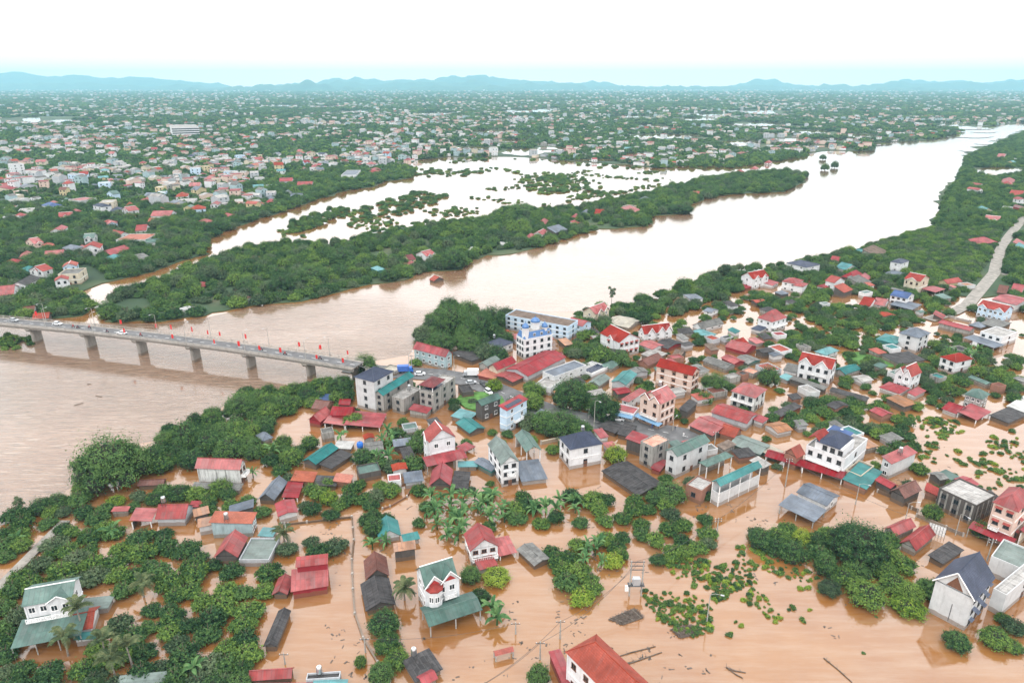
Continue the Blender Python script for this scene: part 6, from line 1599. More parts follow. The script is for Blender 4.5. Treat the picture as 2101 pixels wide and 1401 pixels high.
def free(g, r, k=.62):
    cx, cyy = int(g.x//12), int(g.y//12)
    for i in (-1, 0, 1):
        for j in (-1, 0, 1):
            for q, rr in PLACED.get((cx+i, cyy+j), ()):
                if (q-g).length < (r+rr)*k: return False
    PLACED.setdefault((cx, cyy), []).append((g, r)); return True
def cand(kind, g, r, h, tone): CAND.append([r/mpp(g), kind, g, r, h, tone])
def scatter(poly, sp, kinds, rr, fill, tones, k=.62, hf=.9, nzs=.035, jit=.32, amp=.55):
    W = [G(x, y) for x, y in poly]; xs = [p.x for p in W]; ys = [p.y for p in W]
    th = .35; c, s = math.cos(th), math.sin(th)
    x0, x1, y0, y1 = min(xs), max(xs), min(ys), max(ys); R = max(x1-x0, y1-y0)*1.5; mx_, my_ = (x0+x1)/2, (y0+y1)/2
    if 'shrub' not in kinds and fill > .3: fill += .28; sp *= .93; k *= .90
    elif fill > .3: fill += .12; sp *= .9
    n_ = int(R/sp)+1
    for i in range(-n_//2, n_//2+1):
        for j in range(-n_//2, n_//2+1):
            u, v = i*sp+random.uniform(-jit, jit)*sp, j*sp+random.uniform(-jit, jit)*sp
            g = Vector((mx_+u*c-v*s, my_+u*s+v*c, 0))
            if not (x0 < g.x < x1 and y0 < g.y < y1) or not inside(g, W): continue
            f = fill+amp*noise.noise(Vector((g.x*nzs, g.y*nzs, 3)))
            if random.random() > f: continue
            px = P(g)
            if px[0] < -60 or px[0] > 2160 or px[1] > 1470: continue
            if any(inside(px, hh) for hh in HOLES): continue
            r = random.uniform(*rr)*(1.22 if 'shrub' not in kinds else 1.1)
            if not clear(g, r*.22) or not free(g, r, k): continue
            kd = random.choice(kinds); tone = random.choice(tones)
            cand(kd, g, r, r*hf*random.uniform(.85, 1.25), tone)
BIG = [(235,992,76,1.12,'dark','giant dark spreading tree at the brown river edge'),(385,918,36,1.3,'dark','tall ragged dark tree leaning over the river edge'),(495,855,40,1.0,'dark','wide bushy tree with bright top on the river edge'),(553,842,20,1.3,'dark','narrow dark upright tree beside a wide bushy tree'),
 (430,925,34,1.0,'dark',None),(475,935,36,1.0,'dark',None),(515,925,26,1.0,'dark',None),(600,952,25,1.1,'fruit','round mid-green tree left of the long teal-roofed shed'),(750,768,30,1.2,'dark','dense tree hiding the bridge end'),(700,805,32,.9,'fruit',None),(665,800,28,.8,'fruit',None),(630,820,26,.8,'dark',None),(600,835,24,.8,'fruit',None),
 (905,722,34,1.0,'dark',None),(930,690,42,1.3,'dark','tall dark umbrella tree on the river headland'),(985,700,42,1.2,'dark',None),(1010,680,34,1.3,'dark',None),(880,728,22,1.0,'fruit',None),(960,705,34,1.1,'dark',None),(1022,740,26,1.0,'dark',None),
 (1170,835,44,1.15,'grey','large drooping tree in front of the pale grey flat-roofed house'),(1240,860,38,1.25,'dark','tall layered dark tree right of the large drooping tree'),(1150,890,50,.8,'grey',None),(1115,880,32,1.0,'dark',None),(1055,850,30,1.0,'dark',None),(1090,838,28,1.0,'fruit','yellow-green street tree by the ramp grass'),(1190,895,30,.9,'dark',None),(1015,800,18,1.1,'bright',None),
 (1262,945,26,1.1,'bright','rounded bright green tree beside the white box house'),(1375,1025,36,.85,'dark','dark tree before the long stained green-roofed block'),(1345,1030,24,.8,'dark',None),(1465,800,32,.95,'dark',None),(1445,825,20,.9,'fruit',None),(1576,788,23,1.4,'dark','upright dark tree beside the white floodwater lane'),(1540,808,18,.9,'bright',None),
 (1235,745,28,1.0,'fruit',None),(1272,748,26,1.0,'dark',None),(1215,735,24,.9,'dark',None),(1560,1120,30,1.0,'dark',None),(1625,1145,34,.95,'dark','round dark tree left of the huge round crown'),(1757,1145,66,.95,'dark','huge perfectly round dark tree by the flooded street'),(1692,1178,26,1.5,'dark','dark cone-shaped tree before the huge round crown'),(1775,1235,42,.9,'fruit','leafy tree reaching into the brown floodwater'),
 (1645,1112,22,1.1,'bright','pale green bamboo-like clump by the blue-grey carport house'),(1700,1215,26,.9,'grey',None),(1810,1180,30,.8,'fruit',None),(1730,1195,30,.9,'fruit',None),(1860,1250,38,.45,'bright',None),(1910,1062,22,1.2,'fruit','rounded tree before the unfinished concrete house'),(2010,1098,22,1.2,'fruit','rounded tree between the unfinished house and cream street house'),
 (1960,1325,32,.8,'dark','dark bush at the foot of the slate gabled house'),(2040,1320,34,.75,'fruit','olive bush beside the slate gabled house wall'),(2075,1330,24,.6,'fruit',None),(1105,1400,28,1.3,'dark','dark bush beside the long orange-tiled house'),(788,1290,36,.85,'dark','dark round tree on the lane edge'),(795,1330,32,.8,'fruit',None),(815,1360,28,.8,'fruit',None),(740,1365,15,1.3,'fruit','small round tree alone at the lane bottom'),
 (783,1395,30,1.1,'dark',None),(1018,1190,32,.6,'bright','low bright spreading tree below the pink-gabled balcony house'),(985,1235,24,1.1,'dark',None),(965,1190,24,1.1,'dark',None),(770,1095,26,1.1,'dark',None),(752,1075,20,1.0,'dark',None),(640,1012,20,.9,'fruit',None),(676,1030,22,.9,'bright',None),(672,1000,18,.9,'fruit',None),
 (1255,622,12,1.6,'airy','thin open-crowned tree against the white river'),(1490,572,17,1.0,'airy','spreading thin tree on the river bank before the red-gabled house'),(1692,350,10,1.2,'dark','tree standing in the river, the middle of three'),(1712,345,9,1.3,'dark','tree standing in the river, the one closer to the open water'),(1688,328,8,1.1,'dark','tree standing in the river, the one by the far bank'),
 (45,1050,16,1.3,'airy','wispy tree standing in the river edge water'),(1405,640,9,1.2,'dark',None),(930,550,34,.95,'dark','rounded tree at the island tip by the rosy-gabled house'),(1395,437,30,.5,'dark',None),(700,545,34,.8,'dark',None),(640,585,40,.8,'grey',None),(580,600,34,.9,'grey',None),(800,575,26,.8,'dark',None),
 (1068,440,36,.5,'fruit',None),(725,870,26,.7,'fruit',None),(875,1015+30,18,.8,'dark',None),(1450,1020,22,.8,'dark',None),(1590,1130,30,.9,'dark',None),(240,1035,20,.8,'bright',None),(320,1030,24,.7,'fruit',None),(370,1020,30,.7,'fruit',None),(455,1010,26,.9,'fruit',None),(300,1095,0,0,'x',None)]
BIG = [b for b in BIG if b[2]]
for x, y, rp_, hk, tone, lab in BIG:
    g = G(x, y); r = rp_*mpp(g); free(g, r*.8); kind = 'broad' if tone != 'airy' else 'airy'
    CAND.append([rp_+200, kind, g, r, r*hk, tone, lab])
PB = [((1640, 1300), 0)]
# bananas
BAN = []
for poly, sp in (([(850, 1040), (900, 1022), (985, 1015), (1040, 1040), (1050, 1075), (960, 1070), (935, 1120), (905, 1125), (870, 1075)], 3.6), ([(1090, 1040), (1140, 1030), (1210, 1040), (1200, 1062), (1100, 1070)], 3.8), ([(1170, 1140), (1220, 1110), (1255, 1140), (1245, 1180), (1190, 1170)], 3.6),
                 ([(745, 1112), (800, 1105), (800, 1135), (760, 1140)], 3.4), ([(755, 920), (800, 885), (830, 900), (820, 940), (780, 960)], 4.2), ([(985, 1260), (1010, 1250), (1030, 1300), (1015, 1310)], 3.6), ([(1940, 720), (2010, 725), (2005, 740), (1945, 738)], 4.2), ([(460, 970), (520, 960), (520, 990), (470, 995)], 4.5), ([(800, 1345), (830, 1335), (835, 1360)], 3.4),
                 ([(20, 1105), (50, 1100), (60, 1130), (30, 1140)], 4)):
    W = [G(x, y) for x, y in poly]; xs = [p.x for p in W]; ys = [p.y for p in W]; yy = min(ys)
    while yy < max(ys):
        xx = min(xs)
        while xx < max(xs):
            g = Vector((xx+random.uniform(-1, 1), yy+random.uniform(-1, 1), 0))
            if inside(g, W) and clear(g, .6) and free(g, 1.5, .5): BAN.append(g)
            xx += sp
        yy += sp
for x, y in ((400, 1385), (240, 930), (230, 1100), (560, 935), (1640, 880), (1560, 700), (1500, 705), (700, 905)): BAN.append(G(x, y))
for g in BAN: banana(g, random.uniform(.85, 1.25))
for x, y, s, lab in ((172, 1300, 1.0, 'brownish coconut palm in front of the green villa with balusters'), (240, 1400, .9, 'big coconut palm at the bottom edge left of two'), (275, 1378, 1.0, 'big coconut palm at the bottom of the orchard with drooping fronds'), (140, 1345, .7, 'short palm below the wide green lower roof'),
                  (215, 1345, .6, 'young palm beside the red tile annex'), (830, 1230, .5, 'lone short palm standing in water beside the twin-gabled villa'), (295, 1225, .6, 'pale palm rising from the orchard'), (585, 1112, .45, 'small palm at the corner of the walled yard')):
    g = G(x, y); coco(g, s, lab); free(g, 2)
OR = ('fruit', 'fruit', 'fruit', 'dark', 'dark', 'grey')
scatter([(0,1230),(0,1095),(60,1080),(130,1045),(190,1055),(260,1085),(310,1100),(380,1100),(430,1120),(435,1165),(560,1172),(600,1110),(720,1125),(722,1150),(650,1150),(600,1150),(560,1210),(545,1270),(540,1420),(-40,1420),(-40,1100)], 4.6, ['fruit'], (2.1, 3.3), .80, OR, .58, .95)
scatter([(0,1330),(540,1330),(540,1440),(-60,1440)], 4.6, ['fruit', 'broad'], (2.4, 3.8), .9, ('dark', 'dark', 'fruit', 'grey'), .55)
scatter([(0,1078),(60,1062),(140,1005),(190,1040),(130,1080),(40,1150),(0,1180)], 5, ['fruit', 'broad'], (2.4, 3.6), .85, ('dark', 'fruit'), .55)
scatter([(175,1035),(160,990),(320,930),(350,885),(450,845),(560,850),(600,870),(560,900),(530,950),(400,955),(340,960),(290,990),(200,1015)], 5, ['broad', 'fruit', 'broad'], (2.6, 4.2), .95, ('dark', 'dark', 'fruit'), .52)
scatter([(200,1060),(260,1030),(300,1010),(400,1012),(420,1040),(300,1035),(250,1060)], 5, ['fruit'], (2, 3), .6, OR)
scatter([(490,812),(620,802),(720,776),(720,830),(640,832),(570,862),(480,860)], 5, ['broad', 'fruit'], (2.6, 4), .95, ('dark', 'fruit', 'fruit'), .52)
scatter([(520,945),(570,905),(640,880),(650,920),(610,950),(600,1010),(570,985)], 4.6, ['fruit', 'broad'], (2.2, 3.4), .85, OR, .55)
scatter([(560,1060),(590,1050),(650,1035),(720,1045),(735,1060),(560,1075)], 4.6, ['fruit'], (1.8, 2.8), .8, OR)
scatter([(720,895),(860,885),(880,930),(850,965),(760,965),(700,950)], 4.8, ['fruit', 'broad'], (2.2, 3.6), .9, OR, .55)
scatter([(655,1000),(760,975),(830,985),(838,1015),(760,1050),(690,1050),(650,1040)], 4.6, ['fruit'], (2, 3), .85, OR, .56)
scatter([(420,1000),(530,1010),(530,1040),(600,1045),(590,1068),(420,1070)], 4.6, ['fruit'], (2, 3.2), .85, ('dark', 'fruit'), .55)
scatter([(730,1060),(775,1040),(800,1075),(770,1110),(730,1110)], 4.4, ['fruit', 'broad'], (2, 3.4), .95, ('dark',), .52)
scatter([(830,1045),(1000,1005),(1070,1040),(1060,1085),(930,1090),(860,1080)], 4.4, ['fruit'], (1.8, 2.8), .6, OR)
scatter([(1040,1020),(1200,1025),(1320,1025),(1400,1045),(1450,1065),(1465,1100),(1400,1135),(1330,1120),(1290,1080),(1200,1080),(1060,1085)], 4.7, ['fruit'], (2, 3.2), .72, OR, .56)
scatter([(1125,1130),(1200,1105),(1290,1100),(1290,1150),(1240,1190),(1210,1245),(1130,1215)], 4.4, ['fruit'], (2, 3.2), .85, ('fruit', 'fruit', 'dark', 'bright'), .55)
scatter([(1270,960),(1330,990),(1330,1010),(1290,1010)], 4.4, ['fruit'], (1.6, 2.6), .4, OR)
scatter([(1340,1150),(1400,1125),(1460,1100),(1450,1135),(1390,1155),(1345,1180)], 4.4, ['fruit'], (1.8, 2.8), .8, OR)
scatter([(1310,1215),(1340,1160),(1400,1135),(1500,1115),(1560,1140),(1540,1200),(1480,1230),(1460,1290),(1420,1310),(1350,1280)], 1.35, ['shrub'], (.35, 1.05), .34, ('fruit', 'fruit', 'bright', 'dark'), .34, .8, .085, amp=1.6)
scatter([(1490,1115),(1620,1140),(1680,1190),(1720,1220),(1690,1260),(1600,1290),(1500,1320),(1470,1290),(1540,1200)], 1.5, ['shrub'], (.3, .95), .22, ('fruit', 'bright', 'dark'), .36, .8, .10, amp=1.5)
scatter([(1640,1240),(1800,1260),(1900,1290),(1850,1350),(1700,1330)], 2.0, ['shrub'], (.2, .6), -.15, ('dark',), .4, .5, .10, amp=1.4)
scatter([(1800,842),(2101,885),(2130,1000),(2040,1010),(1960,985),(1900,975),(1870,900),(1800,900)], 1.9, ['shrub'], (.4, 1.4), .26, ('fruit', 'grey', 'fruit', 'bright', 'dark'), .38, .7, .07, amp=1.5)
scatter([(1600,838),(1640,800),(1800,832),(1860,850),(1880,900),(1900,985),(1830,935),(1790,900),(1660,895),(1600,905),(1580,870)], 4.6, ['fruit'], (2, 3.1), .88, OR, .56)
scatter([(1770,758),(1850,745),(1930,700),(1990,720),(2101,740),(2101,835),(2040,810),(1980,795),(1950,832),(1900,832),(1895,780),(1840,790),(1780,780)], 4.8, ['fruit', 'fruit', 'broad'], (2, 3.3), .72, OR, .56)
scatter([(1600,690),(1640,672),(1720,700),(1700,722),(1640,742),(1590,732),(1570,705)], 4.8, ['fruit'], (2, 3.2), .95, OR, .54)
scatter([(1640,660),(1700,628),(1880,640),(1890,662),(1830,680),(1720,675)], 5, ['fruit'], (2.2, 3.2), .97, OR, .54)
scatter([(1540,605),(1700,605),(1700,640),(1600,642),(1540,635)], 5, ['fruit'], (2.2, 3.4), .95, OR, .54)
scatter([(1440,640),(1540,600),(1520,640),(1470,665),(1440,670)], 5, ['fruit'], (2.2, 3.2), .6, OR, .54)
scatter([(1180,642),(1290,624),(1455,572),(1485,556),(1600,549),(1700,528),(1800,505),(1800,530),(1700,565),(1640,570),(1590,590),(1500,605),(1440,635),(1330,660),(1260,680),(1200,700)], 5.4, ['broad', 'fruit', 'fruit'], (2.6, 4.2), .85, ('dark', 'fruit', 'grey'), .54)
scatter([(860,712),(880,660),(930,640),(1040,655),(1050,690),(1000,740),(930,715)], 6, ['broad'], (4, 6), .95, ('dark', 'dark', 'grey'), .55)
scatter([(1140,700),(1240,690),(1240,735),(1160,740)], 5, ['fruit', 'broad'], (2.4, 3.8), .85, OR, .55)
scatter([(800,770),(840,735),(930,745),(935,775),(880,775)], 5, ['fruit'], (2, 3), .55, OR)
scatter([(1030,800),(1180,790),(1300,830),(1230,860),(1100,850)], 5.4, ['broad', 'fruit'], (2.6, 4), .6, ('dark', 'fruit'), .6)
scatter([(1060,860),(1200,870),(1210,910),(1130,900),(1090,890)], 4.8, ['fruit', 'broad'], (2.4, 3.6), .9, ('dark', 'grey'), .52)
scatter([(1440,800),(1500,775),(1500,810),(1450,830)], 4.8, ['fruit', 'broad'], (2, 3.2), .8, OR)
scatter([(1380,670),(1440,655),(1470,700),(1430,740),(1390,715)], 5, ['fruit'], (2.2, 3.4), .5, OR)
scatter([(1590,755),(1700,800),(1800,800),(1810,770),(1740,765),(1700,790)], 4.8, ['fruit'], (2, 3), .55, OR)
scatter([(1700,690),(1800,668),(1830,700),(1790,725),(1710,712)], 5, ['fruit', 'broad'], (2.4, 3.6), .7, OR)
scatter([(1900,620),(1990,600),(2000,640),(1930,650),(1880,640)], 5, ['broad', 'fruit'], (2.6, 4), .7, ('dark', 'fruit'))
scatter([(1540,1105),(1620,1085),(1700,1090),(1820,1105),(1840,1150),(1860,1182),(1920,1195),(1905,1265),(1810,1255),(1800,1200),(1690,1195),(1620,1155)], 4.6, ['fruit', 'broad'], (2.2, 3.6), .95, ('dark', 'fruit', 'fruit', 'grey'), .52)
scatter([(2000,1270),(2101,1270),(2101,1340),(2050,1345),(1990,1320)], 4.4, ['fruit'], (1.6, 2.8), .7, OR)
scatter([(820,1000+5),(870,975),(880,1010),(850,1020)], 4.4, ['fruit'], (1.6, 2.6), .5, OR)
scatter([(1180,640),(1180,1010),(2101,1010),(2101,640)], 5.2, ['fruit'], (1.4, 2.6), .27, OR, .7, amp=1.0, nzs=.05)
scatter([(640,780),(1180,760),(1180,1010),(640,1010)], 5.2, ['fruit'], (1.4, 2.4), .24, OR, .7, amp=1.0, nzs=.05)
# river banks, island, near part of the town side
scatter([(1800,500),(1900,472),(2050,470),(2050,540),(2005,600),(1960,600),(1900,575),(1830,545),(1790,525)], 5.6, ['fruit'], (2.8, 3.6), 1.2, ('fruit', 'grey', 'fruit'), .45, jit=.12)
scatter([(1930,440),(1940,405),(1965,370),(1984,322),(2101,273),(2190,255),(2160,450),(2060,480),(1905,478)], 7, ['fruit', 'broad'], (3, 4.6), .9, ('dark', 'fruit'), .54)
scatter([(2070,490),(2160,470),(2160,700),(2075,610),(2055,560)], 6, ['fruit', 'broad'], (2.6, 4.2), .9, ('dark', 'fruit'), .54)
scatter([(1640,560),(1800,530),(1900,580),(1980,605),(1900,620),(1780,610),(1640,600)], 5.6, ['fruit', 'broad'], (2.4, 3.8), .8, OR, .56)
nIs = len(CAND)
scatter(S1, 5.6, ['broad', 'fruit'], (2.3, 5.0), .66, ('dark', 'dark', 'fruit', 'grey', 'fruit'), .50, .95, amp=1.15, nzs=.020)
scatter([(0,650),(100,655),(170,648),(195,625),(165,603),(230,578),(330,552),(430,522),(430,492),(500,462),(560,442),(400,430),(200,420),(0,420)], 6.6, ['broad', 'fruit'], (2.8, 5.4), .82, ('dark', 'dark', 'fruit', 'grey'), .54)
scatter([(560,442),(690,397),(740,387),(790,372),(840,367),(850,350),(700,350),(500,380),(400,430)], 8, ['broad', 'fruit'], (3.4, 5.6), .85, ('dark', 'fruit'), .56)
scatter([(0,690),(40,690),(75,700),(60,712),(0,722)], 4.5, ['shrub'], (1.6, 3), .9, ('fruit',), .5)
scatter([(570,475),(700,420),(840,400),(1000,400),(1000,385),(1200,350),(1430,352),(1330,388),(1100,425),(1020,440),(870,475),(760,490),(640,500),(570,503)], 4.6, ['shrub'], (1.0, 3.4), .02, ('dark', 'fruit'), .4, .5, .018, amp=1.3)
scatter([(700,440),(840,395),(920,400),(880,425),(720,470)], 6, ['shrub'], (2, 5), .32, ('dark',), .6, .6, .02)
scatter([(840,345),(920,322),(1180,330),(1460,345),(1300,385),(1100,400),(960,370),(850,368)], 7, ['shrub'], (1.6, 5.5), -.04, ('dark', 'fruit'), .4, .45, .009, amp=1.3)
scatter([(575,470),(690,428),(720,432),(640,472),(580,482)], 6, ['broad', 'shrub'], (2.4, 4), .75, ('dark', 'fruit'), .5)
scatter([(620,545),(760,478),(850,460),(1010,445),(1010,465),(860,490),(700,520)], 6, ['fruit', 'shrub'], (2.4, 4), .6, ('dark', 'fruit'), .5)
scatter([(1200,425),(1330,396),(1480,362),(1620,352),(1645,358),(1400,425),(1200,430),(1020,440)], 8.5, ['broad', 'fruit'], (3.4, 5), .8, ('dark', 'fruit'), .5)
scatter([(1340,330),(1500,322),(1640,315),(1660,322),(1500,345),(1340,345)], 9, ['shrub', 'fruit'], (4, 7), .5, ('dark', 'fruit'), .5)

# ---------------------------------------------------------------- the 290 of each kind that show largest, the rest as one mass per kind
NODESETS = {}
def massed(name, pts, coll):
    """pts: (x y z rz sx sy sz idx): real geometry spread by geometry nodes, one object"""
    me = bpy.data.meshes.new(name); A = np.array(pts, dtype=np.float32)
    me.vertices.add(len(A)); me.vertices.foreach_set('co', A[:, :3].ravel())
    at = me.attributes.new('sc', 'FLOAT_VECTOR', 'POINT'); at.data.foreach_set('vector', A[:, 4:7].ravel().copy())
    r3 = np.zeros((len(A), 3), np.float32); r3[:, 2] = A[:, 3]
    at = me.attributes.new('ro', 'FLOAT_VECTOR', 'POINT'); at.data.foreach_set('vector', r3.ravel())
    at = me.attributes.new('ix', 'INT', 'POINT'); at.data.foreach_set('value', A[:, 7].astype(np.int32))
    me.update(); o = bpy.data.objects.new(name, me); COL.objects.link(o); o['kind'] = 'stuff'
    ng = bpy.data.node_groups.new('spread', 'GeometryNodeTree')
    ng.interface.new_socket('Geometry', in_out='INPUT', socket_type='NodeSocketGeometry'); ng.interface.new_socket('Geometry', in_out='OUTPUT', socket_type='NodeSocketGeometry')
    gi = ng.nodes.new('NodeGroupInput'); go = ng.nodes.new('NodeGroupOutput'); ip = ng.nodes.new('GeometryNodeInstanceOnPoints')
    ci = ng.nodes.new('GeometryNodeCollectionInfo'); ci.inputs['Collection'].default_value = coll; ci.inputs['Separate Children'].default_value = True; ci.inputs['Reset Children'].default_value = True
    def na(nm, ty):
        x = ng.nodes.new('GeometryNodeInputNamedAttribute'); x.data_type = ty; x.inputs['Name'].default_value = nm; return x.outputs['Attribute']
    L = ng.links.new
    L(gi.outputs[0], ip.inputs['Points']); L(ci.outputs[0], ip.inputs['Instance']); ip.inputs['Pick Instance'].default_value = True
    L(na('ix', 'INT'), ip.inputs['Instance Index']); L(na('sc', 'FLOAT_VECTOR'), ip.inputs['Scale'])
    er = ng.nodes.new('FunctionNodeEulerToRotation'); L(na('ro', 'FLOAT_VECTOR'), er.inputs[0]); L(er.outputs[0], ip.inputs['Rotation'])
    L(ip.outputs[0], go.inputs[0])
    md = o.modifiers.new('spread', 'NODES'); md.node_group = ng
    return o
def proto(meshes, nm):
    c = bpy.data.collections.new(nm)
    for i, me in enumerate(meshes): c.objects.link(bpy.data.objects.new('%s_%02d' % (nm, i), me))
    return c
P_MID = proto([MESH['fruit_dark'][0], MESH['fruit_dark'][1], MESH['fruit_fruit'][0], MESH['fruit_fruit'][1], MESH['fruit_fruit'][2], MESH['fruit_grey'][0], MESH['fruit_bright'][0]], 'orchard')
P_BRO = proto([MESH['broad_dark'][0], MESH['broad_dark'][1], MESH['broad_dark'][2], MESH['broad_fruit'][0], MESH['broad_fruit'][1], MESH['broad_grey'][0]], 'broad')
P_SHR = proto([MESH['shrub_dark'][0], MESH['shrub_dark'][1], MESH['shrub_fruit'][0], MESH['shrub_fruit'][1], MESH['shrub_bright'][0]], 'bushes')
P_FAR = proto(FARM, 'farwood')
IX = dict(fruit={'dark': (0, 1), 'fruit': (2, 3, 4), 'grey': (5,), 'bright': (6,)}, broad={'dark': (0, 1, 2), 'fruit': (3, 4), 'grey': (5,), 'bright': (3,)}, shrub={'dark': (0, 1), 'fruit': (2, 3), 'grey': (3,), 'bright': (4,)})
CAND.sort(key=lambda c: -c[0]); cnt = {}; rest = {'fruit': [], 'broad': [], 'shrub': []}
TN = dict(dark='dark green', fruit='mid-green', bright='yellow-green', grey='greyish green')
def vis(g): x, y = P(g+Vector((0, 0, 1.5))); return -10 < x < 2110 and y < 1408
for c in CAND:
    sz, kind, g, r, h, tone = c[:6]; lab = c[6] if len(c) > 6 else None
    if not vis(g) and not lab:
        if kind in rest: rest[kind].append((g.x, g.y, 0, random.uniform(0, 6.28), r, r*random.uniform(.85, 1.1), h, random.choice(IX[kind][tone])))
        continue
    k = cnt.get(kind, 0)
    if kind != 'airy' and k >= 290:
        z0 = .3 if g.y > 420 and kind != 'shrub' else 0
        rest[kind].append((g.x, g.y, z0, random.uniform(0, 6.28), r*(random.uniform(.9, 1.5) if kind == 'shrub' else 1), r*random.uniform(.7, 1.1), h*(1.25 if kind == 'shrub' else 1), random.choice(IX[kind][tone]))); continue
    cnt[kind] = k+1
    rz = random.uniform(0, 6.28); sy = random.uniform(.88, 1.1)
    szw = 'small' if sz % 200 < 11 else ('large' if r > 4.2 else '')
    if kind == 'shrub':
        o = bpy.data.objects.new('shrub', random.choice(MESH['shrub_'+(tone if tone != 'grey' else 'fruit')])); link(o, None, g, rz, (r*random.uniform(.9, 1.5), r*sy*random.uniform(.6, 1), h*1.25))
        tag(o, 'shrub', ('small ' if r < 1.1 else '')+TN[tone]+' half-drowned shrub', group='half-drowned shrubs', px=P(g))
        continue
    nm = dict(fruit='fruit_tree', broad='broadleaf_tree', airy='open_crowned_tree')[kind]
    t = empty(nm, g, rz)
    cm = MESH['giant'][0] if kind == 'broad' and r > 6 else random.choice(MESH[kind+'_'+tone] if kind != 'airy' else MESH['airy'])
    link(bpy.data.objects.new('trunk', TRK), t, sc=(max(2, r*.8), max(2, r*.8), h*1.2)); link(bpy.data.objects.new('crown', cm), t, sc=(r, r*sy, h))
    tag(t, 'tree', ' '.join(x for x in (szw, TN.get(tone, 'grey-green'), dict(fruit='fruit tree', broad='broadleaf tree', airy='thin tree')[kind]) if x), group=dict(fruit='flooded fruit trees', broad='broadleaf trees', airy='thin trees')[kind], label=lab, px=P(g+Vector((0, 0, h*.7))))
massed('orchard_foliage', rest['fruit'], P_MID); massed('woodland_foliage', rest['broad'], P_BRO)
if rest['shrub']: massed('drowned_undergrowth', rest['shrub'], P_SHR)
# far plain: trees thinning with distance into a sheet of green
far = []
L1p = [(p.x, p.y) for p in L1w]
y = 600.0
rngf = random.Random(5)
PONDS = [o for o in bpy.data.objects if o.name.startswith('pond')]
PB_ = [(min(v.co.x for v in o.data.vertices), max(v.co.x for v in o.data.vertices), min(v.co.y for v in o.data.vertices), max(v.co.y for v in o.data.vertices)) for o in PONDS]
while y < 12500:
    sp = max(8, y*.0088); x = -y*.82
    while x < y*.82:
        gx, gy = x+rngf.uniform(-.45, .45)*sp, y+rngf.uniform(-.45, .45)*sp*1.3
        x += sp
        town = 0
        pxx, pyy = P((gx, gy, 0))
        if pyy > 262 and pxx < 830: town = .08
        if pxx > 830 and pyy < 330: town = .10
        d = .84-town+.5*noise.noise(Vector((gx*.0021, gy*.0021, 9)))+.25*noise.noise(Vector((gx*.009, gy*.009, 4)))
        if rngf.random() > d: continue
        if gy < 3500 and not inside((gx, gy), L1p): continue
        if any(a < gx < b and c-.06*gy < gy < dd for a, b, c, dd in PB_): continue
        r = sp*rngf.uniform(.5, .85) if gy > 900 else rngf.uniform(3.4, 5.5)
        hz_ = min(r*.95, 6+4*rngf.random())
        far.append((gx, gy, .3, rngf.uniform(0, 6.28), r, r*.8, hz_, rngf.randrange(6)))
    y += sp*1.15
massed('far_woodland', far, P_FAR)
# far town: houses too small to tell apart
hm = []
for i in range(18):
    r = random.Random(100+i); mb = MB(); w, d = r.uniform(8, 12), r.uniform(8, 15); h = r.choice((3.5, 4, 6.8, 7, 10)); wm = WC[r.choice(('white', 'lgrey', 'cream', 'grey', 'pink', 'bluegrey', 'grey', 'conc'))]
    rc_ = RC[r.choice(('red', 'redlight', 'red', 'tile', 'redtile', 'slategrey', 'conc', 'grey', 'grey', 'slate', 'greengrey', 'red', 'conc'))]
    mb.box(0, 0, 0, w, d, h, wm, 'b')
    if i % 3: gable_roof(mb, w, d, h+.02, 2, 'xy'[i % 2], rc_, wm, 0); gable_end_walls(mb, w, d, h, 1.9, 'xy'[i % 2], wm, 0)
    else: mb.box(-.3, -.3, h+.02, w+.3, d+.3, h+.4, rc_)
    for k in range(int(h/3.3)):
        for xx in (w*.25, w*.7): mb.box(xx-.6, -.05, k*3.3+1.2, xx+.6, -.01, k*3.3+2.6, MF['glass'])
    hm.append(mb.mesh('town_house'))
P_HSE = proto(hm, 'townhouses')
ft = []; r = random.Random(9); tries = 0
while len(ft) < 11500 and tries < 140000:
    tries += 1
    u = r.random(); pxx = r.uniform(-30, 2130); pyy = 181+(u**1.25)*250
    g = G(pxx, pyy)
    dn = .30+.9*noise.noise(Vector((g.x*.0016, g.y*.0016, 2)))+.3*noise.noise(Vector((g.x*.006, g.y*.006, 8)))
    if pyy > 262: dn = (.24+1.1*noise.noise(Vector((g.x*.004, g.y*.004, 6))) if pxx < 830-(pyy-262)*.6 else .10 if pxx < 1100 else .05)
    if pyy > 345: dn = .14+.5*noise.noise(Vector((g.x*.006, g.y*.006, 6))) if pxx < 640-(pyy-345) else 0
    elif pyy > 205: dn += .12
    else: dn += .25
    if r.random() > dn: continue
    if g.y < 3500 and not inside((g.x, g.y), L1p): continue
    if any(a-5 < g.x < b+5 and c-10 < g.y < dd+10 for a, b, c, dd in PB_): continue
    bad = False
    if pyy > 255:
        for (o0, a, b_, w_, d_) in FOOT:
            q = g-o0
            if abs(q.x+4) < 13 and abs(q.y+4) < 14: bad = True; break
    if bad: continue
    s = r.uniform(.6, 1.05)*(1+max(0, (g.y-1500)/9000))
    ft.append((g.x, g.y, .35, r.choice((0, .3, -.6, 1.2, 2.8))+r.uniform(-.2, .2), s, s, s*r.uniform(.8, 1.2), r.randrange(18)))
massed('far_town', ft, P_HSE)
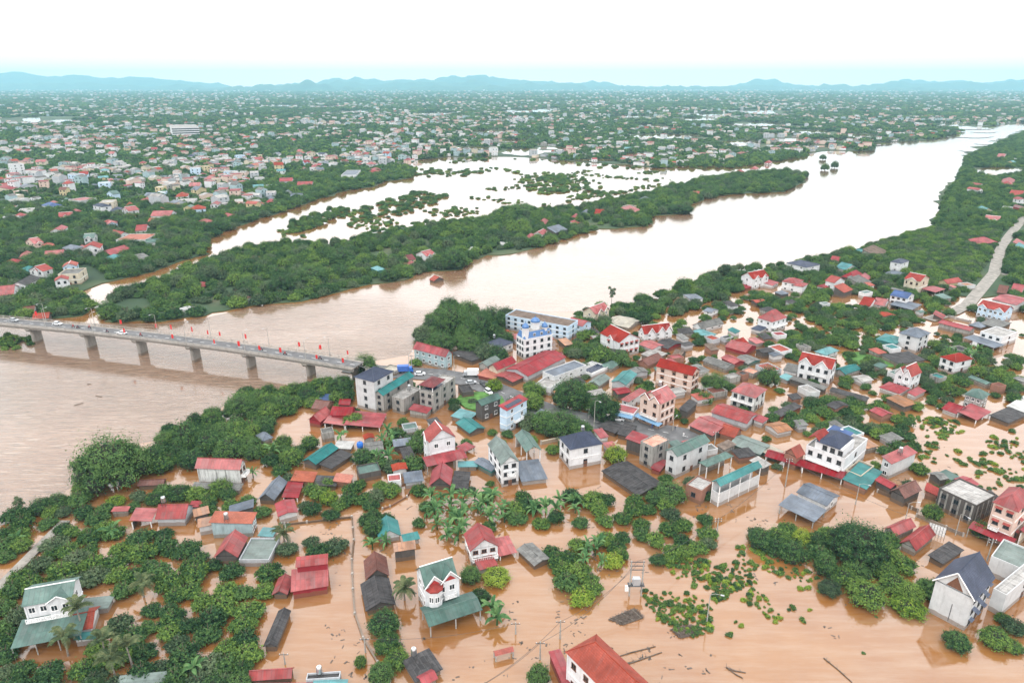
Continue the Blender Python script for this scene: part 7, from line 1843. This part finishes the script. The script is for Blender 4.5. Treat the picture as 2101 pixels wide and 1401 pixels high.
# floating scraps and leaf litter on the water
mb = MB(); r = random.Random(3)
for k in range(900):
    x, y = r.uniform(600, 2101), r.uniform(880, 1401)
    g = G(x, y, .012)
    if noise.noise(Vector((g.x*.07, g.y*.07, 5))) < .08 or not clear(g, .2): continue
    for q in range(r.randrange(1, 4)):
        c = g+Vector((r.uniform(-.8, .8), r.uniform(-.8, .8), .03)); a = r.uniform(0, 3.1); L = r.uniform(.12, .55); w = r.uniform(.05, .2)
        u = Vector((math.cos(a), math.sin(a), 0)); v = Vector((-u.y, u.x, 0)); mb.slab([c-u*L-v*w, c+u*L-v*w, c+u*L*.8+v*w, c-u*L+v*w], .04, MF['wood'])
o = mb.build('floating_debris', uv=False); o['kind'] = 'stuff'

# ---------------------------------------------------------------- labels: what it is and which landmark it stands by
LMK += [(235, 930, 'the giant riverside tree', None), (1757, 1090, 'the huge round tree', None), (650, 1100, 'the walled flooded yard', None), (1284, 1265, 'the floating bamboo raft', None), (2030, 540, 'the dirt bank road', None),
        (1700, 345, 'the trees standing in the river', None), (1250, 615, 'the lone thin riverside tree', None), (1780, 740, 'the bright green meadow', None), (985, 825, 'the ramp grass bank', None), (85, 1115, 'the pale raised path', None),
        (270, 1370, 'the drooping coconut palms', None), (950, 1045, 'the banana grove', None), (1918, 1092, 'the white hoarding', None), (1410, 1300, 'the tangled drift poles', None), (1740, 1375, 'the long straight drift pole', None)]
def relation(px, lm):
    dx, dy = px[0]-lm[0], (px[1]-lm[1])*1.6
    if abs(dx) > abs(dy): return 'left of' if dx < 0 else 'right of'
    return 'behind' if dy < 0 else 'in front of'
used = {}
todo = []
own = {l[3]: True for l in LMK if l[3] is not None}
for i, (o, cat, desc, lab, px) in enumerate(THINGS):
    if o.get('label'): used[o['label'].lower()] = 1; continue
    todo.append((i, o, cat, desc, px))
grp = {}
for i, o, cat, desc, px in todo:
    cs = sorted((l for l in LMK if l[3] != i), key=lambda l: (l[0]-px[0])**2+((l[1]-px[1])*1.6)**2)[:7]
    c = next((l for l in cs if len(grp.get((desc, relation(px, l), l[2]), ())) < 8), cs[0])
    grp.setdefault((desc, relation(px, c), c[2]), []).append((math.hypot(c[0]-px[0], (c[1]-px[1])*1.6), o, px, c))
nth = ['nearest', 'second', 'third', 'fourth', 'fifth', 'sixth', 'seventh', 'eighth', 'ninth', 'tenth', 'eleventh', 'twelfth', 'thirteenth', 'fourteenth', 'fifteenth', 'sixteenth', 'seventeenth', 'eighteenth', 'nineteenth', 'twentieth']
for (desc, rel, lm), items in grp.items():
    items.sort(key=lambda q: q[0])
    for k, (_, o, px, c) in enumerate(items):
        if len(items) == 1: s = '%s %s %s' % (desc, rel, lm)
        elif k == 0: s = 'nearest %s %s %s' % (desc, rel, lm)
        else:
            n_ = nth[k] if k < 20 else 'number %d' % (k+1)
            s = '%s %s out %s %s' % (n_, desc, rel, lm)
        w = s.split()
        if len(w) > 16:
            s = s.replace(' metal', '').replace(' sloping', '').replace(' sheet', '').replace(' hipped', '')
            if len(s.split()) > 16: s = s.replace(' out ', ' ').replace('the ', '', 1)
            if len(s.split()) > 16: s = s.replace(' with ', ', ').replace(' roof', '', 1)
            if len(s.split()) > 16: s = s.replace(' two-storey', '').replace(' cross-gabled', '').replace('small ', '')
        for q_ in (' weathered', ' pale', ' dark', ' long', ' narrow', ' deep', ' large', ' peeling', ' faded', ' small', ' grey', ' roof'):
            if len(s.split()) > 16: s = s.replace(q_, '', 1)
        if s.lower() in used:
            for l in sorted(LMK, key=lambda l: (l[0]-px[0])**2+((l[1]-px[1])*1.6)**2):
                s2 = '%s %s %s' % (desc, relation(px, l), l[2])
                if s2.lower() not in used and len(s2.split()) <= 16 and (desc, relation(px, l), l[2]) not in grp: s = s2; break
        used[s.lower()] = 1; o['label'] = s
print('THINGS', len(THINGS), 'counts', cnt, {k: len(v) for k, v in rest.items()}, 'far', len(far), 'town', len(ft), 'objects', len(COL.objects))
kc = {}
for o, cat, *_ in THINGS: kc[o.name.split('.')[0]] = kc.get(o.name.split('.')[0], 0)+1
print(kc)
